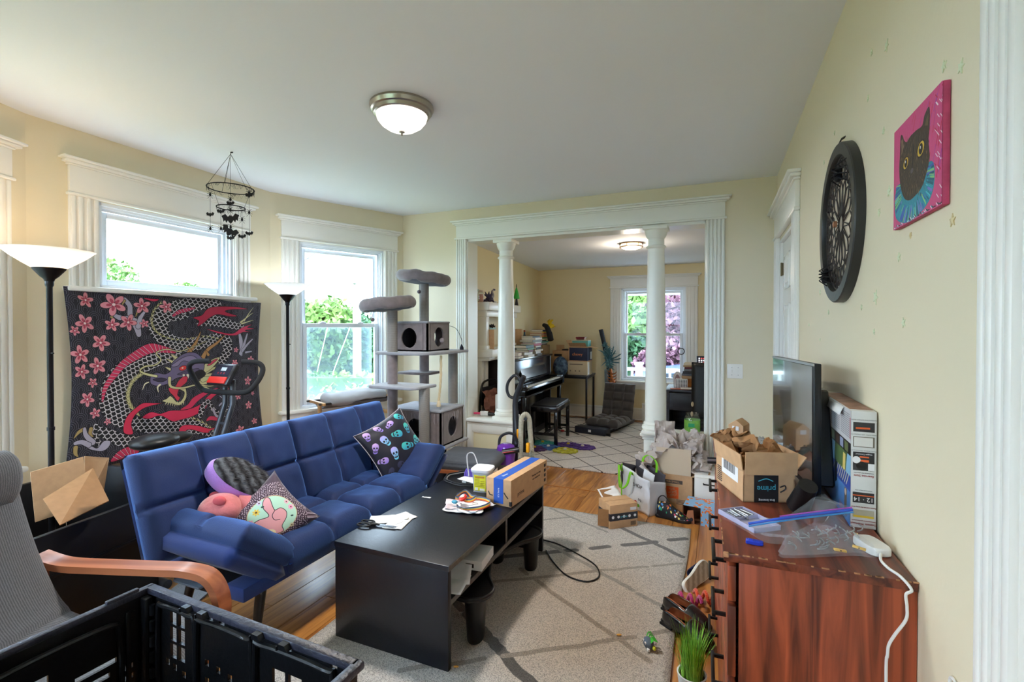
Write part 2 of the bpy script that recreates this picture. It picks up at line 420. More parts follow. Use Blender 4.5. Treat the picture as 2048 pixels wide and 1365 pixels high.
# ---- window builder: local frame x along the wall, y into the room
def window(name, P, Q, s0, s1, z0, z1, th=0.12, double=True, casing=0.155, hood=True, casing_to=None, sill=True, hoodh=0.14):
    M, L = wallframe(P, Q)
    root = struct_root(name); root.matrix_world = M
    def part(nm, m, fn, par=root, **k):
        b = MB(); fn(b); return b.build(nm, m, par, **k)
    w = s1 - s0; cz = casing_to if casing_to is not None else z0 - 0.02
    for (a, b_) in ((s0 - casing, s0), (s1, s1 + casing)):
        def f(b, a=a, b_=b_):
            b.box(a, b_, 0, 0.016, cz, z1 + 0.002, bev=0.003)
            for t in (0.12, 0.36, 0.64, 0.88):
                c = a + (b_ - a) * t; b.box(c - 0.011, c + 0.011, 0.012, 0.026, cz, z1 + 0.002, bev=0.005)
        part('casing', TRIM, f)
    if hood:
        zt = z1 + 0.002; hoodh += .026
        def f(b):
            b.box(s0 - casing - 0.012, s1 + casing + 0.012, 0, 0.034, zt, zt + 0.018, bev=0.007)
            b.box(s0 - casing, s1 + casing, 0, 0.024, zt + 0.018, zt + hoodh, bev=0.003)
        part('header_board', TRIM, f)
        def f(b):
            e = 0.0
            for i, (h0, h1, pr) in enumerate(((0, .012, .032), (.012, .03, .05), (.03, .045, .066))):
                b.box(s0 - casing - pr + .02, s1 + casing + pr - .02, 0, pr, zt + hoodh + h0, zt + hoodh + h1, bev=0.005)
        part('cornice', TRIM, f)
    # jamb lining and stops
    def f(b):
        for (a, b_) in ((s0, s0 + 0.02), (s1 - 0.02, s1)): b.box(a, b_, -th, 0.0, z0, z1)
        b.box(s0, s1, -th, 0, z1 - 0.02, z1); b.box(s0, s1, -th, 0, z0, z0 + 0.02)
        for k, (d0, d1) in enumerate(((0.0, -0.02), (0.012, -0.045))):
            for (a, b_) in ((s0 + .02, s0 + .034 + d0), (s1 - .034 - d0, s1 - .02)): b.box(a, b_, d1 - 0.012, d1, z0, z1 - .02)
            b.box(s0 + .02, s1 - .02, d1 - 0.012, d1, z1 - .034 - d0, z1 - .02)
    part('frame', VINYL, f)
    if sill:
        part('sill', TRIM, lambda b: b.box(s0 - casing - .03, s1 + casing + .03, -0.03, 0.065, z0 - 0.03, z0, bev=0.010))
        part('apron', TRIM, lambda b: b.box(s0 - casing, s1 + casing, 0, 0.02, z0 - 0.13, z0 - 0.03, bev=0.004))
    a, b_ = s0 + 0.045, s1 - 0.045; zb = z0 + 0.022; zt_ = z1 - 0.045
    def sash(nm, u0, u1, y):
        fr = 0.038
        def f(b):
            b.box(a, a + fr, y, y + 0.03, u0, u1, bev=0.004); b.box(b_ - fr, b_, y, y + 0.03, u0, u1, bev=0.004)
            b.box(a + fr, b_ - fr, y, y + 0.03, u0, u0 + fr, bev=0.004); b.box(a + fr, b_ - fr, y, y + 0.03, u1 - fr, u1, bev=0.004)
        s = part(nm, VINYL, f)
        part('pane', PANE, lambda b: b.box(a + fr, b_ - fr, y + 0.013, y + 0.017, u0 + fr, u1 - fr), par=s, smooth=0)
        return s
    if double:
        zm = (zb + zt_) / 2 + 0.01
        sash('upper_sash', zm - 0.02, zt_, -0.10); lo = sash('lower_sash', zb, zm + 0.02, -0.062)
        if name != 'window_3': part('insect_screen', SCRN, lambda b: b.box(a + .03, b_ - .03, -.112, -.1115, zb + .03, zm - .01), smooth=0)
        for c in (0.25, 0.75):
            cx = a + (b_ - a) * c
            part('sash_lock', VINYL, lambda b: (b.box(cx - .03, cx + .03, -0.062, -0.03, zm + .02, zm + .03, bev=0.004), b.ball((cx, -0.045, zm + 0.032), (.018, .012, .008))), par=lo)
    else:
        sash('fixed_sash', zb, zt_, -0.09)
    return root
w2 = window('window_2', A0, A1, 0.245, 1.095, 0.67, 2.20)
w1 = window('window_1', A1, B1, 0.375, 1.315, 1.665, 2.20, double=False, casing_to=1.56, hoodh=0.15)
w4 = window('window_4', B1, C1, 0.245, 1.095, 0.67, 2.20)
fill_w5 = window('added_fill_window', (-3.02, YF), (XR, YF), .25, 2.05, .60, 2.30)  # added, unseen window behind the camera that lets in fill light
w3 = window('window_3', (0.95, YE), BL1, 1.38, 2.31, 0.60, 2.0, casing=0.165, hoodh=0.115)

# ---- doors on the right wall (frame faces the room: x from the near side)
def door(name, y0, y1, top, casing=0.14, hinges=True):
    root = struct_root(name); root.matrix_world = Matrix.Translation((XR, 0, 0)) @ Matrix.Rotation(PI / 2, 4, 'Z')  # local x=+Y, local y=-X (into the room)
    def part(nm, m, fn, par=root):
        b = MB(); fn(b); return b.build(nm, m, par)
    for (a, b_) in ((y0 - casing, y0), (y1, y1 + casing)):
        def f(b, a=a, b_=b_):
            b.box(a, b_, 0, 0.016, 0, top + 0.02, bev=0.003)
            for t in (0.12, 0.36, 0.64, 0.88):
                c = a + (b_ - a) * t; b.box(c - 0.011, c + 0.011, 0.012, 0.028, 0, top + 0.02, bev=0.005)
        part('casing', TRIM, f)
    def f(b):
        b.box(y0 - casing - .012, y1 + casing + .012, 0, 0.034, top + .02, top + .04, bev=0.007)
        b.box(y0 - casing, y1 + casing, 0, 0.026, top + .04, top + .19, bev=0.003)
        for (h0, h1, pr) in ((0, .014, .036), (.014, .034, .054), (.034, .052, .07)):
            b.box(y0 - casing - pr + .02, y1 + casing + pr - .02, 0, pr, top + .19 + h0, top + .19 + h1, bev=0.005)
    part('header_board', TRIM, f)
    part('jamb', TRIM, lambda b: (b.box(y0, y0 + .02, -.12, 0, 0, top), b.box(y1 - .02, y1, -.12, 0, 0, top), b.box(y0, y1, -.12, 0, top - .02, top)))
    leaf = part('leaf', TRIM, lambda b: b.box(y0 + .023, y1 - .023, -.055, -.02, 0.008, top - .023, bev=0.003))
    w = y1 - y0
    for (u0, u1) in ((.16, .46), (.54, .84)):
        for (v0, v1) in ((.10, .40), (.47, .77), (.82, .94)):
            def f(b):
                x0, x1, a, c = y0 + w * u0, y0 + w * u1, top * v0, top * v1
                for (e0, e1, e2, e3) in ((x0, x0 + .015, a, c), (x1 - .015, x1, a, c), (x0, x1, a, a + .015), (x0, x1, c - .015, c)): b.box(e0, e1, -.024, -.012, e2, e3, bev=.004)
                b.box(x0 + .04, x1 - .04, -.024, -.013, a + .04, c - .04, bev=.006)
            part('panel_moulding', TRIM, f, leaf)
    if hinges:
        for z in (0.25, 1.05, 1.80):
            part('hinge', mat('hinge_brass', (120, 106, 80), 0.4, 0.9), lambda b: (b.box(y1 - .045, y1 - .006, -.02, -.012, z, z + .09), b.tube([(y1 - .023, -.008, z - .004), (y1 - .023, -.008, z + .094)], .006, 8)))
    return root
door('door_1', 3.27, 4.08, 2.06); door('door_2', 0.10, 0.93, 2.06, casing=0.11, hinges=False)

# ---- cased opening between the rooms
def st(nm, m, fn, **k):
    b = MB(); fn(b); return b.build(nm, m, kind='structure', **k)
def f(b):
    for (a, b_) in ((-2.43, -2.315), (-0.095, 0.05)):
        b.box(a, b_, YB - .018, YB, 0.0, 2.31, bev=.003)
        for t in (.1, .3, .5, .7, .9):
            c = a + (b_ - a) * t; b.box(c - .010, c + .010, YB - .03, YB - .014, 0.0, 2.31, bev=.005)
st('trim_2', TRIM2, f)
def f(b):
    b.box(-2.445, .065, YB - .036, YB, 2.295, 2.313, bev=.006); b.box(-2.43, .05, YB - .026, YB, 2.313, 2.435, bev=.003)
    for (h0, h1, pr) in ((0, .012, .034), (.012, .03, .052), (.03, .045, .068)): b.box(-2.43 - pr + .02, .05 + pr - .02, YB - pr, YB, 2.435 + h0, 2.435 + h1, bev=.005)
st('trim_3', TRIM2, f)
st('trim_4', TRIM2, lambda b: (b.box(-2.33, -2.307, YB, YT, 0, 2.295), b.box(-.103, -.08, YB, YT, 0, 2.295), b.box(-2.315, -.095, YB, YT, 2.272, 2.296)))
# pedestal half walls with a panelled front
PANELC = mat('panel_cream', (232, 226, 190), 0.5)
def pedestal(x0, x1, side, lab):
    root = thing('half_wall', lab, 'half wall')
    MB().box(x0 + .001, x1 - .001, YB - .003, YT, 0, .455, bev=.003).build('body', TRIM2, root)
    b = MB(); e = .03
    b.box(x0 - (e if side > 0 else 0), x1 + (e if side < 0 else 0), YB - .05, YT + .02, .478, .510, bev=.010)
    b.box(x0 - (.012 if side > 0 else 0), x1 + (.012 if side < 0 else 0), YB - .028, YT + .005, .45, .48, bev=.008); b.build('ledge', TRIM2, root)
    b = MB()
    for (a, c, d, g) in ((x0, x0 + .055, 0.0, .45), (x1 - .07, x1, 0.0, .45), (x0 + .055, x1 - .07, .38, .45), (x0 + .055, x1 - .07, 0, .12)): b.box(a, c, YB - .022, YB, d, g, bev=.003)
    b.build('panel_frame', TRIM2, root)
    MB().box(x0 + .055, x1 - .07, YB - .010, YB - .004, .12, .38).build('panel', PANELC, root)
    b = MB()
    a0, a1 = x0 + .055, x1 - .07
    for (a, c, d, g) in ((a0, a0 + .012, .12, .38), (a1 - .012, a1, .12, .38), (a0 + .012, a1 - .012, .368, .38), (a0 + .012, a1 - .012, .12, .132)): b.box(a, c, YB - .018, YB - .006, d, g, bev=.003)
    b.build('panel_bead', TRIM2, root)
pedestal(-2.307, -1.80, -1, 'low white half wall with cream panel on the left of the wide opening')
pedestal(-0.585, -0.103, 1, 'low white half wall behind the crumpled packing paper, right of the wide opening')
COLM = mat('column_paint', (238, 238, 228), 0.28, bump=(20, 0.02))
def column(x, y, lab):
    t = thing('column', lab, 'column', (x, y, .51))
    MB().box(-.105, .105, -.105, .105, 0, .03, bev=.004).lathe([(0, .03), (.108, .03), (.116, .045), (.112, .062), (.098, .07), (.102, .08), (.098, .09), (.09, .10)], 32).build('base', COLM, t)
    pr = []
    for i in range(13):
        u = i / 12; pr.append((.0885 - .0205 * (u ** 1.6), .10 + u * 1.49))
    MB().lathe(pr, 32).build('shaft', COLM, t)
    MB().lathe([(.068, 1.575), (.082, 1.585), (.084, 1.593), (.076, 1.602), (.067, 1.607), (.067, 1.66), (.074, 1.668), (.085, 1.69), (.094, 1.72), (.096, 1.735), (0, 1.735)], 32).box(-.10, .10, -.10, .10, 1.733, 1.764, bev=.004).build('capital', COLM, t)
column(-1.935, 4.395, 'white tapered round column on the left half wall, beside the vacuum')
column(-0.49, 4.30, 'white tapered round column on the right half wall, in front of the far window')

# baseboards
def bbd(name, P, Q, h=.19, a=0.0, e=0.0):
    M, L = wallframe(P, Q); b = MB(); b.box(a, L - e, 0, .016, 0, h - .03, bev=.003, M=M); b.box(a, L - e, 0, .024, h - .035, h, bev=.008, M=M); b.box(a, L - e, 0, .03, 0, .02, bev=.008, M=M)
    b.build(name, TRIM, kind='structure')
bbd('baseboard_left_rear', A0, A1); bbd('baseboard_left', A1, B1); bbd('baseboard_left_front', B1, C1); bbd('baseboard_left_near', C1, (-3.02, YF)); bbd('baseboard_front', (-3.02, YF), (XR, YF))
bbd('baseboard_right', (XR, 1.04), (XR, 3.12)); bbd('baseboard_back_left', (-2.43, YB), A0); bbd('baseboard_back_right', (XR, YB), (.05, YB))
bbd('baseboard_rear', (0.95, YE), BL1); bbd('baseboard_rear_left', BL1, BL0)

# light switch plate
t = thing('light_switch', 'white double toggle light switch plate on cream wall by the opening', 'light switch', (.128, YB, 1.063))
MB().box(-.058, .058, -.008, 0, -.058, .058, bev=.004).build('plate', TRIM, t)
for sx in (-.023, .023):
    MB().box(sx - .005, sx + .005, -.016, -.006, -.012, .012, bev=.002).build('toggle', TRIM, t)
    for sz in (-.03, .03): MB().lathe([(0, .0), (.003, .0), (.003, .002), (0, .002)], 8, T(sx, -.009, sz, rx=PI / 2)).build('screw', mat('steel', (150, 150, 152), .3, .9), t)
# ================================================================ LIGHT FITTINGS
NICKEL = mat('brushed_nickel', (176, 170, 160), 0.28, 1.0)
FROST = mat('frosted_lit_glass', (250, 248, 240), 0.4, emit=((255, 250, 240), .7))
t = thing('ceiling_light', 'frosted dome ceiling light with brushed nickel ring on the main ceiling', 'ceiling light', (-1.553, 2.15, HC))
MB().lathe([(0, 0), (.165, 0), (.168, -.012), (.160, -.03), (.150, -.034), (.146, -.05), (.136, -.054), (.132, -.048), (0, -.045)], 48).build('ring', NICKEL, t)
MB().lathe([(.134, -.05), (.128, -.075), (.108, -.10), (.075, -.122), (.035, -.134), (0, -.137)], 48).build('dome', FROST, t)
MB().lathe([(0, -.13), (.016, -.135), (.016, -.14), (.006, -.143), (.005, -.156), (0, -.158)], 16).build('finial', NICKEL, t)
lamp('ceiling_lamp_light', 'SPOT', (-1.553, 2.15, HC - .17), 66, (1, .93, .85), .10)
FROST2 = mat('warm_lit_diffuser', (255, 244, 225), 0.5, emit=((255, 226, 180), 1.0))
t = thing('ceiling_light', 'round drum ceiling light with two bronze rings, in the far room', 'ceiling light', (-.875, 5.38, HB))
BRZ = mat('bronze_ring', (130, 100, 72), 0.35, .9)
MB().lathe([(.115, 0), (.128, 0), (.128, -.008), (.115, -.010)], 40).lathe([(.115, -.036), (.127, -.036), (.127, -.044), (.115, -.046), (.115, -.036)], 40).build('ring', BRZ, t)
for k in range(6): a = k * PI / 3 + .3; MB().tube([(.122 * math.cos(a), .122 * math.sin(a), -.005), (.122 * math.cos(a), .122 * math.sin(a), -.04)], .003, 6).build('ring_post', BRZ, t)
MB().lathe([(.112, 0), (.112, -.04), (.10, -.052), (.06, -.064), (0, -.068)], 40).build('diffuser', FROST2, t)
lamp('far_lamp_light', 'POINT', (-.875, 5.38, HB - .16), 5, (1, .84, .64), .08)

def torchiere(x, y, s, lab, warm, power):
    t = thing('floor_lamp', lab, 'floor lamp', (x, y, 0))
    BK = mat('black_lamp_metal', (34, 32, 34), 0.35, .6)
    MB().lathe([(0, 0), (.13, 0), (.13, .012), (.10, .022), (.02, .03), (0, .03)], 32).build('base', BK, t)
    H_ = 1.66 * s
    MB().lathe([(.0125, .02), (.0125, H_ * .55), (.0155, H_ * .55), (.0155, H_ * .56), (.0125, H_ * .56), (.0125, H_ - .04), (.017, H_ - .03), (.017, H_ - .01)], 16).build('pole', BK, t)
    MB().lathe([(.018, H_ - .012), (.022, H_), (.035, H_ + .012), (.066, H_ + .052), (.064, H_ + .055), (0, H_ + .03)], 32).build('socket_cup', BK, t)
    col = (255, 214, 168) if warm else (226, 238, 255)
    SH = bpy.data.materials.get('torchiere_glass') or bpy.data.materials.new('torchiere_glass')
    SH.use_nodes = True; q_ = SH.node_tree; q_.nodes.clear(); o_ = q_.nodes.new('ShaderNodeOutputMaterial'); a1 = q_.nodes.new('ShaderNodeBsdfTranslucent'); a2 = q_.nodes.new('ShaderNodeBsdfPrincipled'); a3 = q_.nodes.new('ShaderNodeMixShader')
    a1.inputs[0].default_value = (.95, .93, .90, 1); a2.inputs['Base Color'].default_value = (.90, .89, .87, 1); a2.inputs['Roughness'].default_value = .3; a3.inputs[0].default_value = .5
    q_.links.new(a1.outputs[0], a3.inputs[1]); q_.links.new(a2.outputs[0], a3.inputs[2]); q_.links.new(a3.outputs[0], o_.inputs[0])
    MB().lathe([(.060, H_ + .050), (.10, H_ + .078), (.14, H_ + .108), (.172, H_ + .138), (.178, H_ + .142), (.172, H_ + .143), (.135, H_ + .112), (.10, H_ + .086), (.055, H_ + .056)], 48).build('bowl_shade', SH, t)
    for q in ((-.045, .02), (.045, -.02)) if warm else ((0, 0),):
        MB().ball((q[0] * 1.4, q[1] * 1.4, H_ + .095), (.018, .018, .022)).build('bulb', mat('bulb_' + str(warm), (255, 255, 255), .4, emit=(col, 30.0)), t)
    MB().tube([(.012, 0, H_ * .78), (.03, 0, H_ * .78)], .004, 6).build('switch', BK, t)
    lamp('torchiere_light', 'POINT', (x, y, H_ + .115), power, (1, .74, .48) if warm else (.86, .93, 1), .03)
torchiere(-3.03, 1.30, 1.0, 'black torchiere floor lamp with a warm glowing bowl, left of the dragon tapestry', True, 2.2)
torchiere(-3.31, 2.985, .985, 'black torchiere floor lamp with a cool white bowl, between tapestry and corner window', False, 1.8)

# ================================================================ OUTSIDE
GZ = -1.0
def grass_ground():
    b = MB(); b.box(-60, 60, -40, 60, GZ - .5, GZ, M=None)
    return b.build('ground_outside', mat('lawn', (120, 134, 96), .9, var=(3, .35)), kind='structure', smooth=0)
grass_ground()
def leaf_mesh(name, blobs, n, size, m, seed):
    r = np.random.RandomState(seed); bl = np.array(blobs, float); vol = (bl[:, 3] * bl[:, 4] * bl[:, 5]) ** .66; pick = r.choice(len(bl), n, p=vol / vol.sum())
    d = r.normal(size=(n, 3)); d /= np.linalg.norm(d, axis=1)[:, None]; rad = (r.uniform(.55, 1.08, n))[:, None]
    c = bl[pick, :3] + d * bl[pick, 3:6] * rad
    u = r.normal(size=(n, 3)); u /= np.linalg.norm(u, axis=1)[:, None]; w = np.cross(u, r.normal(size=(n, 3))); w /= np.linalg.norm(w, axis=1)[:, None]
    sz = (size * r.uniform(.6, 1.4, n))[:, None]
    P = np.stack([c - u * sz, c + w * sz * .5, c + u * sz, c - w * sz * .5], 1).reshape(-1, 3)
    me = bpy.data.meshes.new(name); me.from_pydata(P.tolist(), [], np.arange(4 * n).reshape(-1, 4).tolist()); me.materials.append(m); return me
def leafmat(nm, a, b_):
    m = mat(nm, a, .8, var=(.9, .5), rgb2=b_); return m
def tree(label, blobs, n, size, m, seed, trunk, cat='tree', name='tree', group=None):
    t = thing(name, label, cat, (trunk[0], trunk[1], GZ), group=group)
    o = bpy.data.objects.new('foliage', leaf_mesh('foliage', [(q[0] - trunk[0], q[1] - trunk[1], q[2] - GZ) + tuple(q[3:]) for q in blobs], n, size, m, seed)); C.objects.link(o); o.parent = t
    MB().tube([(0, 0, 0), (.05, .03, 1.2), (0, 0, trunk[2] - GZ)], [trunk[3], trunk[3] * .8, trunk[3] * .5], 8).build('trunk', mat('bark', (92, 78, 66), .9, bump=(12, .5)), t)
LG = leafmat('leaf_fresh', (124, 152, 78), (66, 104, 54)); DG = leafmat('leaf_dark', (78, 114, 72), (36, 72, 48)); PU = leafmat('leaf_plum', (146, 104, 118), (84, 52, 66)); HG = leafmat('hedge_leaf', (164, 190, 84), (84, 130, 54))
def ray(px, py, d):
    """a point d metres in front of the camera plane along a sight line (used to lay out the far garden)"""
    a = (px - 1024) / 967.0; b = -(py - 663) / 967.0; M = cam_o.rotation_euler.to_matrix()
    v = M @ Vector((a, b, -1)); return Vector((0, 0, EYE)) + v * d
rr = random.Random(5)
# trees and shrubs beyond the corner window
for i, (px, py, d, w_, lab) in enumerate(((618, 650, 21, 1.9, 'tall bright green bush at the left edge of the corner window view'), (662, 672, 24, 2.4, 'rounded green tree behind the hedge, left of the utility pole'), (735, 660, 25, 2.2, 'green tree behind the utility pole in the corner window view'), (560, 655, 24, 2.2, 'green tree behind the hedge, hidden partly by the window frame'))):
    c = ray(px, py, d); bl = [(c.x + rr.uniform(-1, 1) * w_ * .5, c.y + rr.uniform(-1, 1) * w_ * .5, c.z + rr.uniform(-1.4, .4), w_ * .55, w_ * .55, w_ * .5) for _ in range(7)]
    tree(lab, bl, 5200, .16, LG if i == 0 else DG, 10 + i, (c.x, c.y, c.z, .14), group='trees beyond the corner window')
    bl = [(c.x + .0, c.y, c.z - 1.4, w_ * .8, w_ * .8, 1.1)]
c0, c1 = ray(520, 700, 12.5), ray(860, 700, 12.5)
hd = thing('hedge', 'long clipped yellow green hedge below the trees outside the corner window', 'hedge', (c0.x, c0.y, GZ))
bl = []
for i in range(12):
    p = c0.lerp(c1, i / 11); bl.append((p.x - c0.x, p.y - c0.y, .62, .6, .6, .62))
o = bpy.data.objects.new('foliage', leaf_mesh('foliage', bl, 9000, .07, HG, 3)); C.objects.link(o); o.parent = hd
d_ = (c1 - c0); ang = math.atan2(d_.y, d_.x)
MB().box(0, d_.length, -.42, .42, 0, 1.12, M=T(rz=ang)).build('hedge_core', mat('hedge_core', (84, 116, 52), .9, var=(6, .5)), hd)
# utility pole with wires
p = ray(714, 652, 17)
up = thing('utility_pole', 'grey wooden utility pole outside the corner window', 'utility pole', (p.x, p.y, GZ))
MB().tube([(0, 0, 0), (0, 0, 4), (0, 0, 8.5)], [.15, .135, .12], 14).build('post', mat('weathered_pole', (168, 162, 156), .9, var=(5, .3), bump=(10, .4)), up)
MB().box(-.10, .10, -.30, -.14, 3.9, 4.35, bev=.02).build('junction_box', mat('pole_box', (150, 152, 156), .5), up)
for z in (4.9, 5.35):
    MB().lathe([(0, 0), (.05, 0), (.05, .05), (.03, .07), (.05, .09), (.05, .13), (0, .14)], 12, T(-.16, -.1, z)).box(-.16, 0, -.12, -.08, z + .03, z + .06).build('insulator', mat('insulator', (140, 140, 146), .4), up)
wm = mat('wire_black', (58, 58, 64), .7)
def wire(a, b_, sag, r, name, lab, m=wm):
    pts = [a.lerp(b_, i / 16) - Vector((0, 0, 4 * sag * (i / 16) * (1 - i / 16))) for i in range(17)]
    o = MB().tube(pts, r, 6).build(name, m); tag(o, lab, 'wire', 'overhead wires outside the corner window'); return o
top = Vector((p.x, p.y, 4.2))
wire(Vector((p.x, p.y, GZ + 5.0)), ray(560, 640 - 60, 17) + Vector((0, 0, -.3)), .15, .012, 'power_line', 'lower black overhead wire running left from the utility pole')
wire(Vector((p.x, p.y, GZ + 5.4)), ray(560, 530, 17), .1, .012, 'power_line', 'middle black overhead wire running left from the utility pole')
wire(Vector((p.x, p.y, GZ + 6.3)), ray(540, 560, 12), .2, .014, 'power_line', 'upper slanting black wire crossing the top of the corner window')
wire(Vector((p.x, p.y, GZ + 5.1)), ray(840, 500, 14), .1, .014, 'power_line', 'black overhead wire running right from the utility pole')
wl = mat('guy_wire', (226, 230, 226), .5)
for i, (xa, xb) in enumerate(((700, 640), (655, 618))):
    o = MB().tube([ray(xa, 655, 16.2), ray(xb, 815, 13.5)], .012, 6).build('guy_wire', wl); tag(o, ['pale slanting guy wire nearest the utility pole', 'pale slanting guy wire farther left of the utility pole'][i], 'wire', 'guy wires')
# tree seen through the high window
c = ray(200, 575, 24)
tree('big green tree crown low in the left corner of the high window', [(c.x + rr.uniform(-1, 1), c.y + rr.uniform(-1, 1), c.z + rr.uniform(-1.6, .5), 1.5, 1.5, 1.0) for _ in range(8)], 6500, .15, LG, 31, (c.x, c.y, c.z, .2))
c = ray(372, 586, 30)
tree('small distant treetop at the bottom edge of the high window', [(c.x, c.y, c.z, .9, .9, .6), (c.x + .5, c.y, c.z - .6, 1.2, 1.2, .7)], 1500, .14, LG, 32, (c.x, c.y, c.z, .12))
# garden beyond the far room's window
for i, (px, py, d, w_, m_, lab) in enumerate(((1262, 645, 17, 2.1, LG, 'bright green leafy tree at the left of the far window view'), (1235, 720, 15, 1.1, DG, 'low dark green shrub behind the porch railing'), (1305, 640, 20, 3.0, DG, 'dark green tree behind the plum tree'), (1362, 660, 14, 1.25, PU, 'plum coloured leafy tree right of the column in the far window'), (1318, 728, 13, .75, PU, 'small plum leafed shrub beside the porch post'), (1400, 610, 22, 2.2, LG, 'light green tree high on the right of the far window view'), (1325, 605, 24, 3.2, DG, 'tall distant green tree filling the top of the far window'))):
    c = ray(px, py, d); bl = [(c.x + rr.uniform(-1, 1) * w_ * .45, c.y + rr.uniform(-1, 1) * w_ * .45, c.z + rr.uniform(-1, 1) * w_ * .55, w_ * .5, w_ * .5, w_ * .45) for _ in range(8)]
    tree(lab, bl, 5000, .13 if i != 3 else .10, m_, 50 + i, (c.x, c.y, c.z - w_ * .4, .12), group='trees beyond the far window')
# porch: floor, ceiling beam, railing
PW = mat('porch_white', (232, 236, 244), .4)
st('porch_floor', mat('porch_floor', (150, 150, 152), .7), lambda b: b.box(-4.0, 2.0, YE + .15, 9.7, -.25, -.12))
st('porch_roof', PW, lambda b: (b.box(-4.0, 2.0, YE + .15, 9.9, 2.48, 2.6), b.box(-4.0, 2.0, 9.55, 9.75, 2.02, 2.5)))
t = thing('porch_railing', 'white porch railing with square post outside the far window', 'railing', (-1.9, 9.55, -.12))
MB().box(-1.5, 3.4, -.03, .03, .68, .74, bev=.01).build('top_rail', PW, t); MB().box(-1.5, 3.4, -.025, .025, .08, .13, bev=.008).build('bottom_rail', PW, t)
b = MB().box(-.02, .02, -.02, .02, .1, .7); bal = b.mesh('baluster', PW, 0)
for i in range(34):
    o = bpy.data.objects.new('baluster', bal); C.objects.link(o); o.parent = t; o.location = (-1.45 + i * .14, 0, 0)
for x in (-1.1, .50, 2.1):
    MB().box(x - .06, x + .06, -.06, .06, 0, .80, bev=.005).box(x - .08, x + .08, -.08, .08, .80, .84, bev=.01).build('post', PW, t)
# neighbour house and parked car
p = ray(1268, 700, 24)
t = thing('neighbour_house', 'grey sided neighbour house behind the trees in the far window', 'house', (p.x, p.y, GZ))
MB().box(-3, 1.2, 0, 4, 0, 2.4).build('wall', mat('grey_siding', (140, 146, 160), .8), t)
MB().prism([(-3.3, 0), (1.5, 0), (-.9, 1.4)], -4.4, T(0, -.2, 2.4, rx=PI / 2)).build('roof', mat('grey_roof', (110, 112, 122), .8), t)
MB().box(-1.4, -.6, -.04, .02, 1.0, 1.9).build('window', mat('dark_pane', (70, 80, 96), .2), t)
p = ray(1352, 745, 12)
t = thing('car', 'blue parked car seen low in the far window', 'car', (p.x, p.y, GZ), rotz=.3)
b = MB()
prof = [(-2.1, .25), (-2.15, .65), (-1.9, .85), (-1.2, .92), (-.6, 1.38), (.7, 1.42), (1.3, .98), (2.0, .88), (2.15, .6), (2.1, .25)]
b.prism(prof, 1.7, T(0, .85, 0, rx=PI / 2), bev=.06); b.build('body', mat('car_blue', (88, 104, 150), .25, .3), t)
MB().prism([(-1.1, .93), (-.55, 1.32), (.65, 1.36), (1.1, .97)], 1.72, T(0, .86, 0, rx=PI / 2)).build('window', mat('car_glass', (40, 48, 60), .1), t)
for sx in (-1.35, 1.35):
    for sy in (-.86, .70): MB().lathe([(0, 0), (.2, 0), (.33, .02), (.33, .16), (.2, .18), (0, .18)], 20, T(sx, sy + .17, .33, rx=PI / 2)).build('wheel', mat('tyre', (28, 28, 30), .8), t)
# ================================================================ HELPERS FOR SOFT THINGS
def G(px, py, z):
    """world point at height z under a picture position (used to survey positions from the photograph)"""
    d = ray(px, py, 1) - Vector((0, 0, EYE)); return Vector((0, 0, EYE)) + d * ((z - EYE) / d.z)
def inv(t): return (Matrix.Translation(t.location) @ t.rotation_euler.to_matrix().to_4x4()).inverted()
def wb(mb, name, m, t, **k):
    """build a part given in world coordinates under thing t"""
    mb.bm.transform(inv(t)); return mb.build(name, m, t, **k)
def sm(d, w): return math.exp(-(d / w) ** 2)
def puffslab(mb, M, lx, ly, h, sx=(), sy=(), re=0.05, puff=0.25, depth=0.5, nx=40, ny=24, bend=None, bot=1.0, wr=0.0, sw=0.022):
    def e(d): return math.sqrt(max(0.0, 1 - (1 - min(d / re, 1)) ** 2))
    def fn(sign):
        def f(u, v):
            # denser rows at the rim
            uu = 0.5 - 0.5 * math.cos(PI * u) if False else u
            x, y = uu * lx, v * ly
            d = min(x, lx - x, y, ly - y); z = h / 2 * e(d)
            if sign > 0:
                k = 1 + puff * (abs(math.sin(PI * max(1, len(sx) + 1) * u)) ** .5) * (abs(math.sin(PI * max(1, len(sy) + 1) * v)) ** .5) * min(1, d / re)
                dd = 0
                for s_ in sx: dd = max(dd, sm(x - s_, sw))
                for s_ in sy: dd = max(dd, sm(y - s_, sw))
                z = z * k - dd * depth * h * .5 * min(1, d / re + .35)
                if wr: z += wr * noise.noise(Vector((x * 14, y * 14, h * 9))) * min(1, d / re)
            else: z = -z * bot
            p = Vector((x, y, z))
            return bend(p) if bend else p
        return f
    s2 = MB(); s2.grid(fn(1), nx, ny); s2.grid(fn(-1), nx, ny)
    bmesh.ops.remove_doubles(s2.bm, verts=s2.bm.verts[:], dist=1e-4); mb.merge(s2.bm, M); return mb
def pillow_mesh(w, h, t, m, uv=True, pinch=.10, n=22, wr=.004, seed=0, name='cover'):
    mb = MB()
    def fn(sg):
        def f(u, v):
            a, b = 2 * u - 1, 2 * v - 1
            x = w / 2 * a * (1 - pinch * (1 - b * b) * abs(a)); y = h / 2 * b * (1 - pinch * (1 - a * a) * abs(b))
            z = sg * t / 2 * (max(0, 1 - abs(a) ** 2.6) * max(0, 1 - abs(b) ** 2.6)) ** .6
            z += sg * wr * noise.noise(Vector((x * 12 + seed, y * 12, sg))) * (1 - max(abs(a), abs(b)) ** 4) * 2
            return (x, y, z)
        return f
    mb.grid(fn(1), n, n, uv=True); mb.grid(fn(-1), n, n, uv=True)
    bmesh.ops.remove_doubles(mb.bm, verts=mb.bm.verts[:], dist=1e-5)
    return mb

